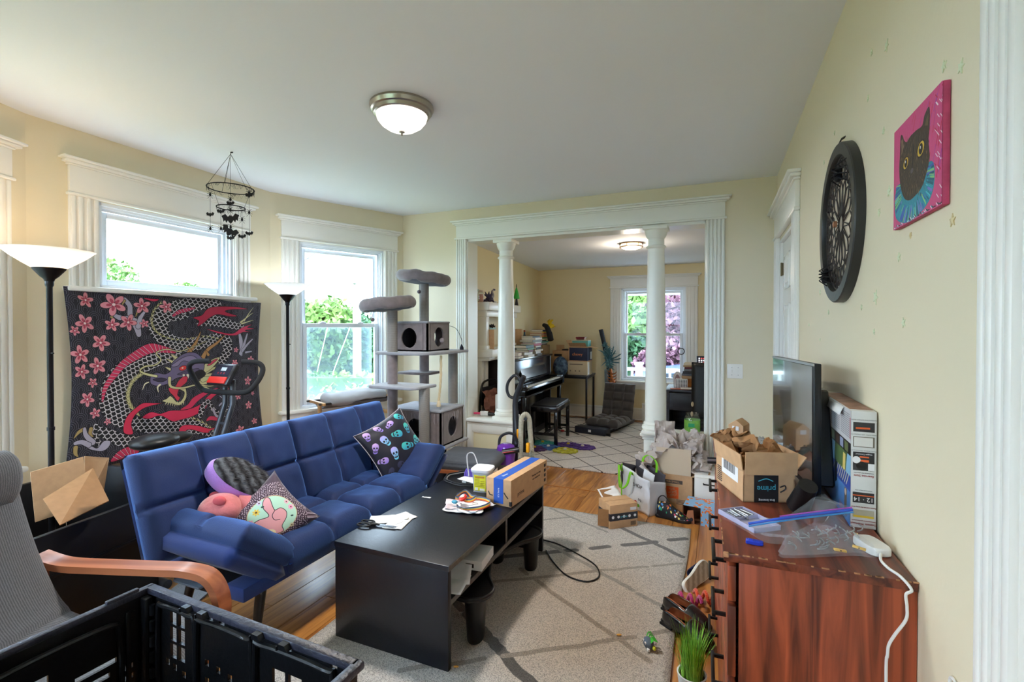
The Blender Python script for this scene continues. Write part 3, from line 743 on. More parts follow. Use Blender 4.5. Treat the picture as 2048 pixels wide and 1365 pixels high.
# ================================================================ RUGS
cv = Canvas(765, 1200, (226, 220, 214))
def rugpx(X, Y): return ((X + 1.70) / 1.53 * 765, (3.575 - Y) / 2.4 * 1200)
rn = random.Random(11)
def rugline(a, b, w, c):
    n = 14; pts = []; a = Vector(a); b = Vector(b); nrm = Vector((-(b - a).y, (b - a).x)).normalized()
    for i in range(n + 1): pts.append(rugpx(*(a.lerp(b, i / n) + nrm * .012 * noise.noise(Vector((i * .6, a.x * 5, a.y * 5))))))
    for i in range(n):  # broken, hand-drawn looking band
        if rn.random() < .07: continue
        cv.line(pts[i:i + 2], w, c)
dk = (118, 116, 116); fd = (176, 168, 158)
rugline((-.75, 3.50), (-.20, 3.12), 17, (128, 126, 126)); rugline((-1.45, 2.52), (-.20, 3.395), 22, (122, 120, 120))
rugline((-1.5, 3.25), (-.69, 2.79), 15, (182, 178, 172)); rugline((-.69, 2.79), (-.2, 2.5), 15, (182, 180, 176))
rugline((-1.6, 2.40), (-1.05, 2.03), 24, (112, 110, 110)); rugline((-1.05, 2.03), (-.86, 1.905), 26, (104, 102, 100)); rugline((-.84, 1.885), (-.2, 1.45), 26, (104, 102, 100))
rugline((-1.5, 2.15), (-.617, 2.764), 14, fd); rugline((-.617, 2.764), (-.2, 3.03), 12, (184, 178, 170)); rugline((-1.2, 1.63), (-.2, 2.33), 14, fd)
rugline((-1.05, 2.6), (-.2, 2.05), 14, (180, 170, 158)); rugline((-1.6, 3.0), (-1.0, 3.45), 12, (180, 176, 170)); rugline((-1.2, 3.55), (-.7, 3.3), 10, (176, 174, 170)); rugline((-.75, 1.2), (-.2, 1.6), 14, fd)
# worn brownish traffic stain and a cooler clean rim
Yg, Xg = np.mgrid[0:1200, 0:765]; fx = -1.70 + Xg / 765 * 1.53; fy = 3.575 - Yg / 1200 * 2.4
w_ = np.exp(-(((fx + .62) / .42) ** 2 + ((fy - 2.35) / .62) ** 2) ** 1.6)[..., None]
cv.a = cv.a * (1 - w_) + cv.a * np.array([.93, .87, .80]) * w_
sp = np.random.RandomState(2).rand(1200, 765); cv.a *= (1 - .20 * (sp[..., None] < .35) - .16 * (np.random.RandomState(4).rand(600, 383).repeat(2, 0).repeat(2, 1)[:1200, :765, None] < .25))
m = mat('rug_pile_large', (200, 194, 184), .95, image=cv.image('rug_large'), bump=(260, .9), sheen=.2)
mb = MB(); mb.grid(lambda u, v: (-1.70 + 1.53 * u + .006 * math.sin(v * 9), 1.175 + 2.4 * v + .004 * math.sin(u * 7), .013 + .0015 * noise.noise(Vector((u * 9, v * 14, 0)))), 40, 60, uv=True)
o = mb.build('rug', m, smooth=180); tag(o, 'large beige pile rug with grey diamond lines under the black coffee table', 'rug')
md = o.modifiers.new('thickness', 'SOLIDIFY'); md.thickness = .012; md.offset = -1

cv = Canvas(900, 820, (236, 226, 220))
def r2(X, Y): return ((X + 2.45) / 3.3 * 900, (7.25 - Y) / 2.60 * 820)
for i in range(-14, 20):
    s_ = 3.607 + .42 * i
    pts = [r2(-2.45 + k * .15, s_ - (-2.45 + k * .15) * 1.02 + .02 * noise.noise(Vector((k * .5, i, 0)))) for k in range(24)]
    cv.line(pts, 3.4, (92, 84, 84))
    s_ = 6.37 + .42 * i
    pts = [r2(-2.45 + k * .15, s_ + (-2.45 + k * .15) * .98 + .02 * noise.noise(Vector((k * .5, i, 7)))) for k in range(24)]
    cv.line(pts, 3.4, (92, 84, 84))
cv.a *= (1 - .13 * (np.random.RandomState(3).rand(820, 900)[..., None] < .35))
m = mat('rug_pile_far', (200, 190, 178), .95, image=cv.image('rug_far'), bump=(200, .8))
mb = MB(); mb.grid(lambda u, v: (-2.45 + 3.3 * u, 4.65 + 2.60 * v + (.01 * math.sin(u * 9) if v < .02 else 0), .012), 30, 24, uv=True)
o = mb.build('rug', m, smooth=180); tag(o, 'cream rug with thin dark diamond lattice lines in the far room', 'rug')
md = o.modifiers.new('thickness', 'SOLIDIFY'); md.thickness = .011; md.offset = -1

# ================================================================ COFFEE TABLE
BLK = mat('black_brown_laminate', (12, 14, 24), .34, bump=(90, .04), var=(9, .25), spec=.6)
BLKE = mat('worn_grey_edge', (104, 98, 94), .5, var=(40, .4))
ct = thing('coffee_table', 'black laminate coffee table with worn grey shelf edges on the beige rug', 'coffee table', (-1.303, 2.285, .014))
hx, hy = .30, .587; h = .436
MB().box(-hx, hx, -hy, hy, h - .024, h, bev=.0025).build('tabletop', BLK, ct)
MB().box(-hx + .004, hx - .004, -hy + .002, -hy + .026, 0, h - .024, bev=.001).build('end_panel', BLK, ct)
MB().box(-hx + .004, hx - .004, hy - .026, hy - .002, 0, h - .024, bev=.001).build('end_panel', BLK, ct)
MB().box(-hx + .01, hx - .006, -hy + .026, hy - .026, .262, .286, bev=.001).build('shelf', BLK, ct)
MB().box(-hx + .01, -hx + .022, -hy + .026, hy - .026, .286, h - .024).build('back_panel', BLK, ct)
MB().box(-hx + .022, hx - .008, .0, .022, .286, h - .024).build('divider', BLK, ct)
b = MB(); b.box(hx - .001, hx + .001, -hy, hy, h - .023, h - .002).box(hx - .007, hx - .004, -hy + .026, hy - .026, .263, .285).box(hx - .009, hx - .006, .001, .021, .286, h - .024)
b.build('edge_banding', BLKE, ct, label='worn grey edge strips')
TZ = .4505
# toilet-step shaped black stool under the table
PB = mat('black_plastic', (16, 16, 19), .35, bump=(200, .05))
t = thing('step_stool', 'black plastic stool with curved front edge and wide legs under the coffee table', 'stool', (-1.045, 2.26, .014))
out = [(-.26, -.38), (.04, -.40), (.10, -.36), (.11, -.28), (.04, -.18), (-.01, -.05), (-.01, .06), (.04, .20), (.11, .32), (.10, .40), (.04, .44), (-.26, .42)]
op = smoothpts(out[1:-1], 4)
poly = [(-.26, -.40)] + op + [(-.26, .44)]
MB().prism(poly, .018, T(0, 0, .195), bev=.004).build('top', PB, t)
b = MB(); rim = [(x, y, .214) for x, y in poly]; b.tube(rim, .008, 8, closed=True); b.build('rim', PB, t)
for (x, y) in ((.045, -.33), (-.17, -.33), (.045, .37), (-.17, .37)):
    MB().lathe([(0, 0), (.042, 0), (.048, .01), (.062, .19), (.064, .20), (0, .20)], 20, T(x, y, 0), sx=.75, sy=1.0).build('leg', PB, t)
# loop of black cable beyond the table
pts = [(-.985, 2.86), (-.90, 2.74), (-.78, 2.62), (-.66, 2.60), (-.61, 2.68), (-.66, 2.80), (-.80, 2.90), (-.93, 2.97), (-1.0, 2.99), (-1.1, 3.0)]
o = MB().tube([(x, y, .0185) for x, y in smoothpts(pts, 5)], .0042, 8).build('cable', PB); tag(o, 'loop of black cable on the rug beside the coffee table', 'cable')

# ---- things on the coffee table
CARD = mat('cardboard', (206, 166, 126), .8, var=(30, .10), bump=(120, .06)); CARDD = mat('cardboard_dark', (158, 116, 76), .8, var=(30, .12)); PAPER = mat('white_paper', (238, 238, 240), .7, var=(20, .08))
INK = mat('black_print', (34, 32, 34), .6); TAPE = mat('blue_tape', (42, 92, 190), .35); WPR = mat('white_print', (238, 240, 244), .5)
# carton with blue tape
c = Vector((-1.09, 2.62)); bx = thing('cardboard_box', 'long brown cardboard box with blue packing tape on the coffee table', 'box', (-1.075, 2.62, TZ), rotz=-.09)
wx, wy, wz = .078, .235, .145
MB().box(-wx, wx, -wy, wy, 0, wz, bev=.002).build('carton', CARD, bx)
MB().box(-.030, .030, -wy - .0008, wy + .0008, wz, wz + .0008).box(-.030, .030, -wy - .0012, -wy - .0002, .012, wz).build('tape', TAPE, bx)
b = MB(); b.box(-.0015, .0015, -wy, wy, wz - .001, wz + .0003); b.build('flap_seam', CARDD, bx)
text('prime', .034, INK, bx, T(wx + .0003, -.12, .05, rx=PI / 2, rz=PI / 2), sx=1.0)
text('Prime', .022, WPR, bx, T(0, -.16, wz + .001, rz=PI / 2)); text('it\'s here', .016, WPR, bx, T(0, -wy - .0015, .07, rx=PI / 2, ry=0) @ Matrix.Rotation(PI / 2, 4, 'Z'))
text('Warning: box may', .016, INK, bx, T(wx + .0003, .08, .10, rx=PI / 2, rz=PI / 2)); text('not contain cats', .016, INK, bx, T(wx + .0003, .08, .08, rx=PI / 2, rz=PI / 2))
b = MB(); b.tube([(-.064, -wy - .0008, .07), (-.055, -wy - .0008, .052), (-.036, -wy - .0008, .05)], .003, 6).tube([(.034, -wy - .0008, .075), (.045, -wy - .0008, .06), (.06, -wy - .0008, .045)], .003, 6); b.build('arrow_print', INK, bx)
b = MB()
for i in range(4): b.box(wx, wx + .0005, .19, .215, .02 + i * .03, .038 + i * .03)
b.box(wx - .012, wx + .0004, -wy - .0005, -wy + .012, .005, .03); b.build('symbol_print', INK, bx)
# clear tub with yellow label
t = thing('plastic_tub', 'square frosted plastic tub with a yellow label beside the taped box', 'tub', (-1.285, 2.575, TZ), rotz=.12)
FRO = mat('frosted_plastic', (222, 226, 234), .35, trans=.35, alpha=.85)
def sqring(w, z, r=.018): return [(x * w, y * w, z) for x, y in ((-1, -1), (1, -1), (1, 1), (-1, 1))]
b = MB()
def tubf(u, v):
    z = v * .125; w = .048 + .008 * v; a = 2 * PI * u; c_, s_ = math.cos(a), math.sin(a); k = (abs(c_) ** 5 + abs(s_) ** 5) ** (-1 / 5)
    return (w * k * c_, w * k * s_, z)
b.grid(tubf, 40, 4, cu=True); bmesh.ops.remove_doubles(b.bm, verts=b.bm.verts[:], dist=1e-5); b.box(-.045, .045, -.045, .045, 0, .003); b.build('body', FRO, t)
b = MB()
def lidf(u, v):
    a = 2 * PI * u; c_, s_ = math.cos(a), math.sin(a); k = (abs(c_) ** 5 + abs(s_) ** 5) ** (-1 / 5)
    rr_, z = [(.060, .118), (.062, .122), (.062, .134), (.058, .138), (.052, .137), (.050, .134), (0, .134)][min(6, int(round(v * 6)))]
    return (rr_ * k * c_, rr_ * k * s_, z)
b.grid(lidf, 40, 6, cu=True); b.build('lid', mat('white_lid', (234, 236, 242), .35), t)
MB().box(-.036, .036, -.0545, -.0515, .012, .105).build('label', mat('yellow_label', (232, 226, 50), .5), t)
b = MB()
for i in range(8): b.box(-.032, -.002 + (.02 if i < 3 else 0), -.0552, -.0544, .036 + i * .008, .0385 + i * .008)
for i in range(4): b.box(.004, .03, -.0552, -.0544, .036 + i * .010, .039 + i * .010)
b.build('fine_print', mat('olive_print', (150, 140, 30), .6), t); MB().box(-.028, .028, -.0552, -.0544, .086, .096).build('title_print', mat('orange_print', (214, 150, 40), .6), t)
MB().box(-.03, -.012, -.0552, -.0544, .015, .03).box(.0, .03, -.0552, -.0544, .014, .026).build('barcode', PAPER, t)
# coiled cable, hub on white card with a purple bundle
GREYC = mat('grey_cable', (120, 118, 122), .4); BLKC = mat('black_cable', (26, 26, 30), .4)
t = thing('cable_coil', 'coil of black and grey cables behind the yellow label tub', 'cable', (-1.46, 2.71, TZ))
for k, (r0, m_, z) in enumerate(((.145, BLKC, .006), (.128, GREYC, .009), (.138, BLKC, .014))):
    MB().tube([(r0 * math.cos(a * PI / 20) * 1.05, r0 * .92 * math.sin(a * PI / 20) + .004 * math.sin(a), z + .002 * math.sin(a * .7)) for a in range(40)], .0042, 8, closed=True).build('cable_loop', m_, t)
MB().tube(smoothpts([(.02, -.02, .03), (-.03, .05, .09), (-.05, .09, .135), (-.01, .10, .14), (.05, .04, .08), (.06, -.02, .04)], 5), .004, 8).build('cable_end', mat('silver_cable', (170, 172, 180), .35), t)
MB().tube(smoothpts([(.04, -.06, .012), (.10, -.10, .012), (.16, -.13, .012)], 4), .004, 8).box(.00, .03, -.078, -.06, .003, .014, bev=.002).build('plug', mat('white_plug', (230, 230, 232), .4), t)
b = MB(); b.box(-.02, .12, -.075, .03, .018, .021, bev=.001, M=T(0, 0, 0, rz=-.25)); b.build('card', PAPER, t)
pm = mat('purple_tie', (84, 66, 160), .5); b = MB()
for i in range(6): b.tube([(-.02 + i * .011, -.005, .022), (-.022 + i * .011, .005, .042), (-.016 + i * .011, .02, .062)], .0055, 6)
b.build('purple_bundle', pm, t)
# papers with scissors
def sheet(cx, cy, w, d, a, z, lab, m_=PAPER, wr=.003, seed=1, name='paper_sheet', cat='paper', group='papers on the coffee table'):
    b = MB(); b.grid(lambda u, v: ((u - .5) * w, (v - .5) * d, wr * (noise.noise(Vector((u * 3 + seed, v * 3, seed))) + .5)), 10, 10)
    o = b.build(name, m_, loc=(cx, cy, z), rot=(0, 0, a), smooth=180); md = o.modifiers.new('t', 'SOLIDIFY'); md.thickness = .0006; md.offset = 1
    return tag(o, lab, cat, group)
p = G(765, 1040, TZ); sheet(p.x, p.y, .13, .10, .5, TZ + .0005, 'white folded paper under the scissor blades', seed=3)
p = G(800, 1038, TZ); sheet(p.x, p.y, .105, .14, -.35, TZ + .001, 'white paper with a small round token on it, right of the scissors', seed=5)
p = G(795, 1048, TZ); sheet(p.x, p.y, .10, .13, .2, TZ + .0002, 'lowest white paper sheet in the loose stack by the scissors', seed=7)
p = G(853, 996, TZ); sheet(p.x, p.y, .055, .014, .1, TZ + .0005, 'small narrow white paper strip alone in the middle of the coffee table', seed=9)
p = G(812, 1040, TZ); o = MB().lathe([(0, 0), (.013, 0), (.014, .002), (.012, .004), (0, .0045)], 20).build('token', mat('pearl_token', (214, 214, 206), .3), loc=(p.x, p.y, TZ + .006)); tag(o, 'small round pale token on the white paper', 'token')
p = G(752, 1053, TZ); sc = thing('scissors', 'scissors with black handles lying on white paper at the near table edge', 'scissors', (p.x, p.y, TZ + .006), rotz=R(8))
ST = mat('blade_steel', (176, 178, 184), .25, 1.0)
for s_ in (1, -1):
    MB().prism([(.01, -.006 * s_), (.02, .006 * s_), (.115, .001 * s_), (.10, -.006 * s_)], .0016, T(0, 0, .001 if s_ > 0 else .003, rz=.06 * s_)).build('blade', ST, sc)
    b = MB(); b.tube([(x - .055, y + .019 * s_, .003) for x, y in [(.034 * math.cos(a), .016 * math.sin(a)) for a in [i * PI / 10 for i in range(20)]]], .0048, 8, closed=True)
    b.tube([(-.022, .012 * s_, .003), (.0, .002, .003), (.02, -.003 * s_, .003)], [.006, .006, .004], 8); b.build('handle', PB, sc)
MB().lathe([(0, 0), (.005, 0), (.005, .003), (0, .004)], 12, T(.015, 0, .003)).build('pivot_screw', ST, sc)
# crumpled leaflet pile with lanyard
p = G(932, 1018, TZ); base = Vector((p.x, p.y, 0))
for i, (dx, dy, w, d, a, m_, lab) in enumerate(((0, 0, .21, .15, .2, PAPER, 'crumpled white leaflet under the rainbow lanyard'), (-.05, .02, .15, .14, .5, mat('leaflet_pink', (232, 214, 220), .7, var=(18, .35)), 'pinkish printed leaflet at the left of the lanyard pile'), (.05, .03, .14, .16, -.4, PAPER, 'white leaflet at the right of the lanyard pile'))):
    b = MB(); b.grid(lambda u, v: ((u - .5) * w * (1 + .1 * noise.noise(Vector((v * 4, i, 0)))), (v - .5) * d, .012 + .012 * noise.noise(Vector((u * 4 + i * 3, v * 4, 1))) + .012 * max(0, abs(u - .5) * 2 - .6)), 14, 14)
    o = b.build('leaflet', m_, loc=(base.x + dx, base.y + dy, TZ + .004 * i - .004), rot=(0, 0, a), smooth=180); md = o.modifiers.new('t', 'SOLIDIFY'); md.thickness = .0008; tag(o, lab, 'leaflet', 'leaflets on the coffee table')
t = thing('lanyard', 'tangled rainbow striped lanyard with a red badge reel on crumpled leaflets', 'lanyard', (base.x, base.y, TZ + .012))
cols = ((206, 60, 40), (230, 150, 50), (220, 210, 80), (70, 110, 170), (90, 90, 110))
path = [(Vector((-.085, .05, .03)), 0), (Vector((-.05, .085, .05)), 0), (Vector((.0, .06, .035)), 0), (Vector((.035, .05, .04)), 0), (Vector((.02, .01, .03)), 0), (Vector((-.03, .0, .035)), 0), (Vector((-.075, .02, .03)), 0), (Vector((-.06, .06, .02)), 0), (Vector((.05, .09, .02)), 0), (Vector((.12, .05, .02)), 0), (Vector((.10, -.03, .018)), 0), (Vector((.03, -.07, .016)), 0), (Vector((-.02, -.055, .016)), 0)]
ctr = [Vector(q) for q in smoothpts([tuple(v) for v, _ in path], 6)]
for k, cc in enumerate(cols):
    b = MB(); vs_ = []
    for i, q in enumerate(ctr):
        d = (ctr[min(i + 1, len(ctr) - 1)] - ctr[max(i - 1, 0)]).normalized(); tw = .6 * math.sin(i * .35); n_ = d.cross(Vector((0, 0, 1))).normalized(); up = Vector((0, 0, 1)) * math.cos(tw) + n_ * math.sin(tw)
        a = -.010 + k * .004; vs_.append((b.bm.verts.new(q + up * a), b.bm.verts.new(q + up * (a + .004))))
    for i in range(len(vs_) - 1): b.bm.faces.new((vs_[i][0], vs_[i + 1][0], vs_[i + 1][1], vs_[i][1]))
    o = b.build('ribbon_stripe', mat('ribbon_%d' % k, cc, .5), t, smooth=180, recalc=False); md = o.modifiers.new('t', 'SOLIDIFY'); md.thickness = .0012
MB().lathe([(0, 0), (.022, 0), (.024, .004), (.022, .010), (.010, .012), (0, .012)], 24, T(-.01, -.01, .045, rx=.5, ry=-.3)).build('badge_reel', mat('badge_red', (200, 44, 34), .2, coat=.5), t)
MB().box(-.010, .010, -.007, .007, 0, .001, M=T(-.011, -.016, .058, rx=.5, ry=-.3)).build('badge_sticker', mat('sticker_peach', (240, 190, 170), .5), t)
MB().ball((-.055, -.025, .025), (.018, .014, .010)).build('charm', mat('charm_teal', (70, 150, 180), .25), t); MB().tube([(-.03, -.045, .02), (-.02, -.06, .014), (0, -.065, .012)], .004, 8).build('clip', ST, t)
# things on the table's shelf
bx = thing('tablet_box', 'flat white carton on the coffee table shelf', 'box', (-1.06, 2.05, .3015), rotz=.12)
MB().box(-.06, .06, -.085, .085, 0, .045, bev=.002).build('carton', mat('box_white', (226, 228, 232), .5), bx); MB().box(-.02, .02, -.0856, -.085, .012, .03).build('picture_print', INK, bx)
for i, (dx, dy, a, lab) in enumerate(((-1.08, 1.90, .4, 'upper loose white leaflet leaning on the flat carton on the table shelf'), (-1.06, 1.82, .2, 'lower white leaflet with a red edge at the near end of the table shelf'))):
    b = MB(); b.grid(lambda u, v: ((u - .5) * .13, (v - .5) * .16, .03 * v * (1 - i) + .004 * noise.noise(Vector((u * 3, v * 3, i)))), 8, 8)
    o = b.build('leaflet', PAPER, loc=(dx, dy, .304 + .006 * i), rot=(0, 0, a), smooth=180); md = o.modifiers.new('t', 'SOLIDIFY'); md.thickness = .0008; tag(o, lab, 'leaflet', 'leaflets on the table shelf')

# ================================================================ FUTON SOFA
BLUE = mat('navy_suede', (16, 38, 88), .75, sheen=.9, var=(5, .22), bump=(150, .10)); BLUE2 = mat('navy_suede_frame', (22, 48, 108), .85, sheen=.2, bump=(200, .08)); WEB = mat('black_felt_lining', (30, 32, 38), .95, bump=(200, .3))
_m['navy_suede'].node_tree.nodes['Principled BSDF'].inputs['Sheen Tint'].default_value = lin((120, 170, 255)) + (1,)
so = thing('futon_sofa', 'navy blue tufted futon sofa with adjustable arms between window wall and coffee table', 'sofa', (-2.1, 2.13, 0))
# backrest halves: local x up the back, y along the sofa
def back_half(y0, y1):
    b = MB(); L = .50; th = math.atan2(.47, -.17)
    # frame: origin at the bottom front edge
    Mx = Matrix.Translation((-2.235, y0, .385)) @ Matrix(((math.cos(th), 0, math.sin(th), 0), (0, 1, 0, 0), (math.sin(th), 0, -math.cos(th), 0), (0, 0, 0, 1)))
    w = y1 - y0
    puffslab(b, Mx, L, w, .13, (L * .50,), (w / 3, 2 * w / 3), re=.045, puff=.22, depth=.42, nx=40, ny=66, wr=.006, sw=.012)
    return wb(b, 'back_cushion', BLUE, so, smooth=180)
back_half(1.285, 2.135); back_half(2.13, 2.985)
def seat(y0, y1, x0, x1, z, h_, name='seat_cushion', ncol=2, rot=0.0, ylo=None, sx=1):
    b = MB(); lx, ly = x1 - x0, y1 - y0
    Mx = Matrix.Translation((x0, y0, z))
    puffslab(b, Mx, lx, ly, h_, (lx * .52,) if sx else (), tuple(ly * k / ncol for k in range(1, ncol)), re=.055, puff=.26, depth=.5, nx=44, ny=24 * ncol, wr=.006, sw=.012)
    return wb(b, name, BLUE, so, smooth=180)
seat(1.60, 2.165, -2.36, -1.765, .355, .15); seat(2.155, 2.72, -2.36, -1.765, .355, .15)
# arm flaps hinged up at both ends
def arm(yh, sgn, name='arm_cushion'):
    b = MB(); lx, ly = .56, .33; a = R(38)
    Mx = Matrix.Translation((-2.33, yh, .37)) @ Matrix.Rotation(a if sgn > 0 else PI - a, 4, 'X')
    if sgn < 0: Mx = Matrix.Translation((-2.33, yh, .37)) @ Matrix.Rotation(-a, 4, 'X') @ Matrix.Translation((0, -ly, 0))
    puffslab(b, Mx, lx, ly, .115, (lx * .52,), (), re=.05, puff=.22, depth=.45, nx=44, ny=30, wr=.006, sw=.012)
    wb(b, name, BLUE, so, smooth=180)
    b = MB(); off = Matrix.Translation((0, 0, -.075)); puffslab(b, Mx @ off, lx, ly * .97, .09, (), (), re=.03, puff=.05, depth=0, nx=20, ny=14); wb(b, 'arm_underpad', BLUE2, so, smooth=180)
arm(1.63, -1); arm(2.69, 1)
# base frame, rails, lining and legs
wb(MB().box(-1.90, -1.79, 1.385, 2.88, .285, .345, bev=.006), 'front_rail', BLUE2, so)
wb(MB().box(-2.36, -2.26, 1.42, 2.86, .285, .345, bev=.006), 'back_rail', BLUE2, so)
wb(MB().box(-2.26, -1.90, 1.40, 2.86, .27, .30, bev=.004), 'lining', WEB, so)
wb(MB().box(-2.30, -1.82, 1.62, 2.70, .30, .335, bev=.006), 'seat_board', BLUE2, so)
b = MB(); th = math.atan2(.47, -.17)
for (y0, y1) in ((1.30, 2.125), (2.14, 2.97)):
    Mx = Matrix.Translation((-2.315, y0, .40)) @ Matrix(((math.cos(th), 0, math.sin(th), 0), (0, 1, 0, 0), (math.sin(th), 0, -math.cos(th), 0), (0, 0, 0, 1)))
    puffslab(b, Mx, .45, y1 - y0, .05, re=.02, puff=0, depth=0, nx=10, ny=10)
wb(b, 'back_shell', BLUE2, so, smooth=180)
for (x, y, dx, dy) in ((-1.86, 1.53, .03, -.07), (-2.3, 1.53, -.04, -.05), (-1.86, 2.74, .03, .07), (-2.3, 2.74, -.04, .05)):
    wb(MB().tube([(x, y, .29), (x + dx, y + dy, 0)], [.024, .015], 16), 'leg', PB, so)
wb(MB().box(-2.20, -2.03, 1.36, 1.46, .302, .312, bev=.003, M=None), 'grey_felt_patch', mat('grey_felt', (92, 104, 120), .95, bump=(200, .3)), so)

# ---- pillows
def paint_skull(c, x, y, s, a, c1, c2):
    ca, sa = math.cos(a), math.sin(a); P = lambda u, v: (x + (u * ca - v * sa) * s, y + (u * sa + v * ca) * s)
    col = lambda X, Y: (np.array(c1)[None, None] * (1 - np.clip((Y - y) / s * .5 + .5, 0, 1))[..., None] + np.array(c2)[None, None] * np.clip((Y - y) / s * .5 + .5, 0, 1)[..., None]) / 255
    out = smoothpts([(-.62, -.2), (-.5, -.75), (0, -1), (.5, -.75), (.62, -.2), (.5, .2), (.38, .5), (.3, .6), (-.3, .6), (-.38, .5), (-.5, .2)], 4, True)
    c.poly([P(*q) for q in out], col)
    jaw = smoothpts([(-.42, .62), (-.30, 1.0), (0, 1.1), (.30, 1.0), (.42, .62), (.2, .78), (-.2, .78)], 4, True); c.poly([P(*q) for q in jaw], col)
    d = (10, 10, 26)
    for sx in (-.26, .26): q = P(sx, .0); c.ell(q[0], q[1], .17 * s, .19 * s, d, a)
    c.poly([P(0, .18), P(.1, .38), P(-.1, .38)], d)
    for k in range(-3, 4): c.line([P(k * .09, .50), P(k * .09, .72)], max(1, .03 * s), d)
cv = Canvas(512, 512, (14, 14, 34))
sk = [(70, 60, 50, .3, 0), (190, 50, 48, -.4, 0), (300, 70, 50, 1.2, 0), (430, 60, 56, -.8, 2), (60, 190, 50, .6, 0), (170, 180, 58, -.3, 1), (300, 190, 60, 1.9, 2), (430, 190, 56, .3, 2), (60, 320, 50, 2.0, 0), (180, 320, 62, .2, 1), (320, 330, 66, -1.2, 2), (450, 330, 60, .9, 2), (70, 450, 52, .5, 3), (190, 450, 54, -.8, 3), (320, 460, 58, .3, 1), (450, 460, 56, 2.2, 4)]
pal = [((206, 170, 220), (120, 100, 190)), ((180, 160, 230), (96, 190, 220)), ((70, 200, 180), (40, 120, 170)), ((60, 60, 90), (40, 40, 70)), ((120, 210, 130), (40, 150, 110))]
for (x, y, s, a, k) in sk: paint_skull(cv, x, y, s * .9, a, *pal[k])
t = thing('cushion', 'black square cushion printed with teal and lilac skulls at the far end of the sofa', 'cushion', (-2.07, 2.76, .60), rot=(R(62), R(0), R(66)))
sk_im = mat('skull_print', (20, 20, 40), .6, image=cv.image('skulls'), sheen=.2)
mb = pillow_mesh(.42, .40, .13, None); mb.bm.transform(Matrix.Rotation(R(22), 4, 'Z')); mb.build('cover', sk_im, t, smooth=180)
piping = mat('pale_piping', (190, 180, 190), .6)
pp = []
for k in range(4):
    for i in range(10):
        a, b_ = [(-1 + .2 * i, -1), (1, -1 + .2 * i), (1 - .2 * i, 1), (-1, 1 - .2 * i)][k]; x = .21 * a * (1 - .10 * (1 - b_ * b_) * abs(a)); y = .20 * b_ * (1 - .10 * (1 - a * a) * abs(b_)); pp.append(Matrix.Rotation(R(22), 3, 'Z') @ Vector((x, y, 0)))
MB().tube(pp, .0022, 6, closed=True).build('piping', piping, t)
MB().box(0, .05, -.05, 0, 0, .001, M=Matrix.Rotation(R(22), 4, 'Z') @ T(.10, -.20, .004)).build('care_label', PAPER, t)
# dotted cushion with pastel patch
cv = Canvas(560, 560, (64, 44, 62))
rr2 = random.Random(4)
for j in range(34):
    for i in range(34): cv.ell(8 + i * 16.6 + rr2.uniform(-4, 4), 8 + j * 16.6 + rr2.uniform(-4, 4), 3.6, 3.6, (240, 224, 236))
cv.ell(280, 300, 196, 168, (196, 170, 130)); cv.ell(280, 300, 190, 162, (178, 220, 200))
bun = smoothpts([(250, 300), (215, 230), (215, 170), (240, 140), (268, 160), (284, 230), (300, 262), (345, 250), (385, 285), (380, 340), (345, 400), (350, 450), (200, 455), (150, 400), (120, 350), (170, 318)], 5, True)
cv.poly(bun, (224, 160, 168), outline=(40, 30, 40), ow=5); cv.line(smoothpts([(300, 262), (275, 300), (290, 340), (330, 345)], 5), 5, (40, 30, 40)); cv.ell(235, 440, 60, 32, (240, 226, 180))
def flower(c, x, y, r, col, ctr_=(70, 50, 30), n=7):
    for k in range(n): a = 2 * PI * k / n; c.ell(x + r * .6 * math.cos(a), y + r * .6 * math.sin(a), r * .42, r * .22, col, a)
    c.ell(x, y, r * .25, r * .25, ctr_)
flower(cv, 160, 250, 30, (226, 190, 70)); flower(cv, 430, 250, 26, (236, 150, 190)); flower(cv, 400, 200, 22, (230, 170, 190)); flower(cv, 110, 330, 26, (240, 150, 190)); flower(cv, 185, 175, 22, (200, 190, 220)); flower(cv, 425, 410, 20, (200, 190, 150))
for q in ((205, 215), (425, 330)): cv.ell(q[0], q[1], 7, 7, (30, 60, 60)); cv.ell(q[0] + 9, q[1], 7, 7, (30, 60, 60))
ang_ = R(-34); yy_, xx_ = np.mgrid[0:560, 0:560]; ca_, sa_ = math.cos(ang_), math.sin(ang_)
sx_ = np.clip(((xx_ - 280) * ca_ - (yy_ - 300) * sa_ + 280), 0, 559).astype(int); sy_ = np.clip(((xx_ - 280) * sa_ + (yy_ - 300) * ca_ + 300), 0, 559).astype(int); cv.a = cv.a[sy_, sx_]
t = thing('cushion', 'plum polka dot cushion with a pastel floral patch on the near end of the sofa', 'cushion', (-1.985, 1.675, .505), rot=(R(56), R(0), R(58)))
mb = pillow_mesh(.33, .33, .14, None, pinch=.14, seed=3); mb.bm.transform(Matrix.Rotation(R(34), 4, 'Z')); mb.build('cover', mat('dot_print', (64, 44, 62), .7, image=cv.image('dots'), sheen=.3), t, smooth=180)
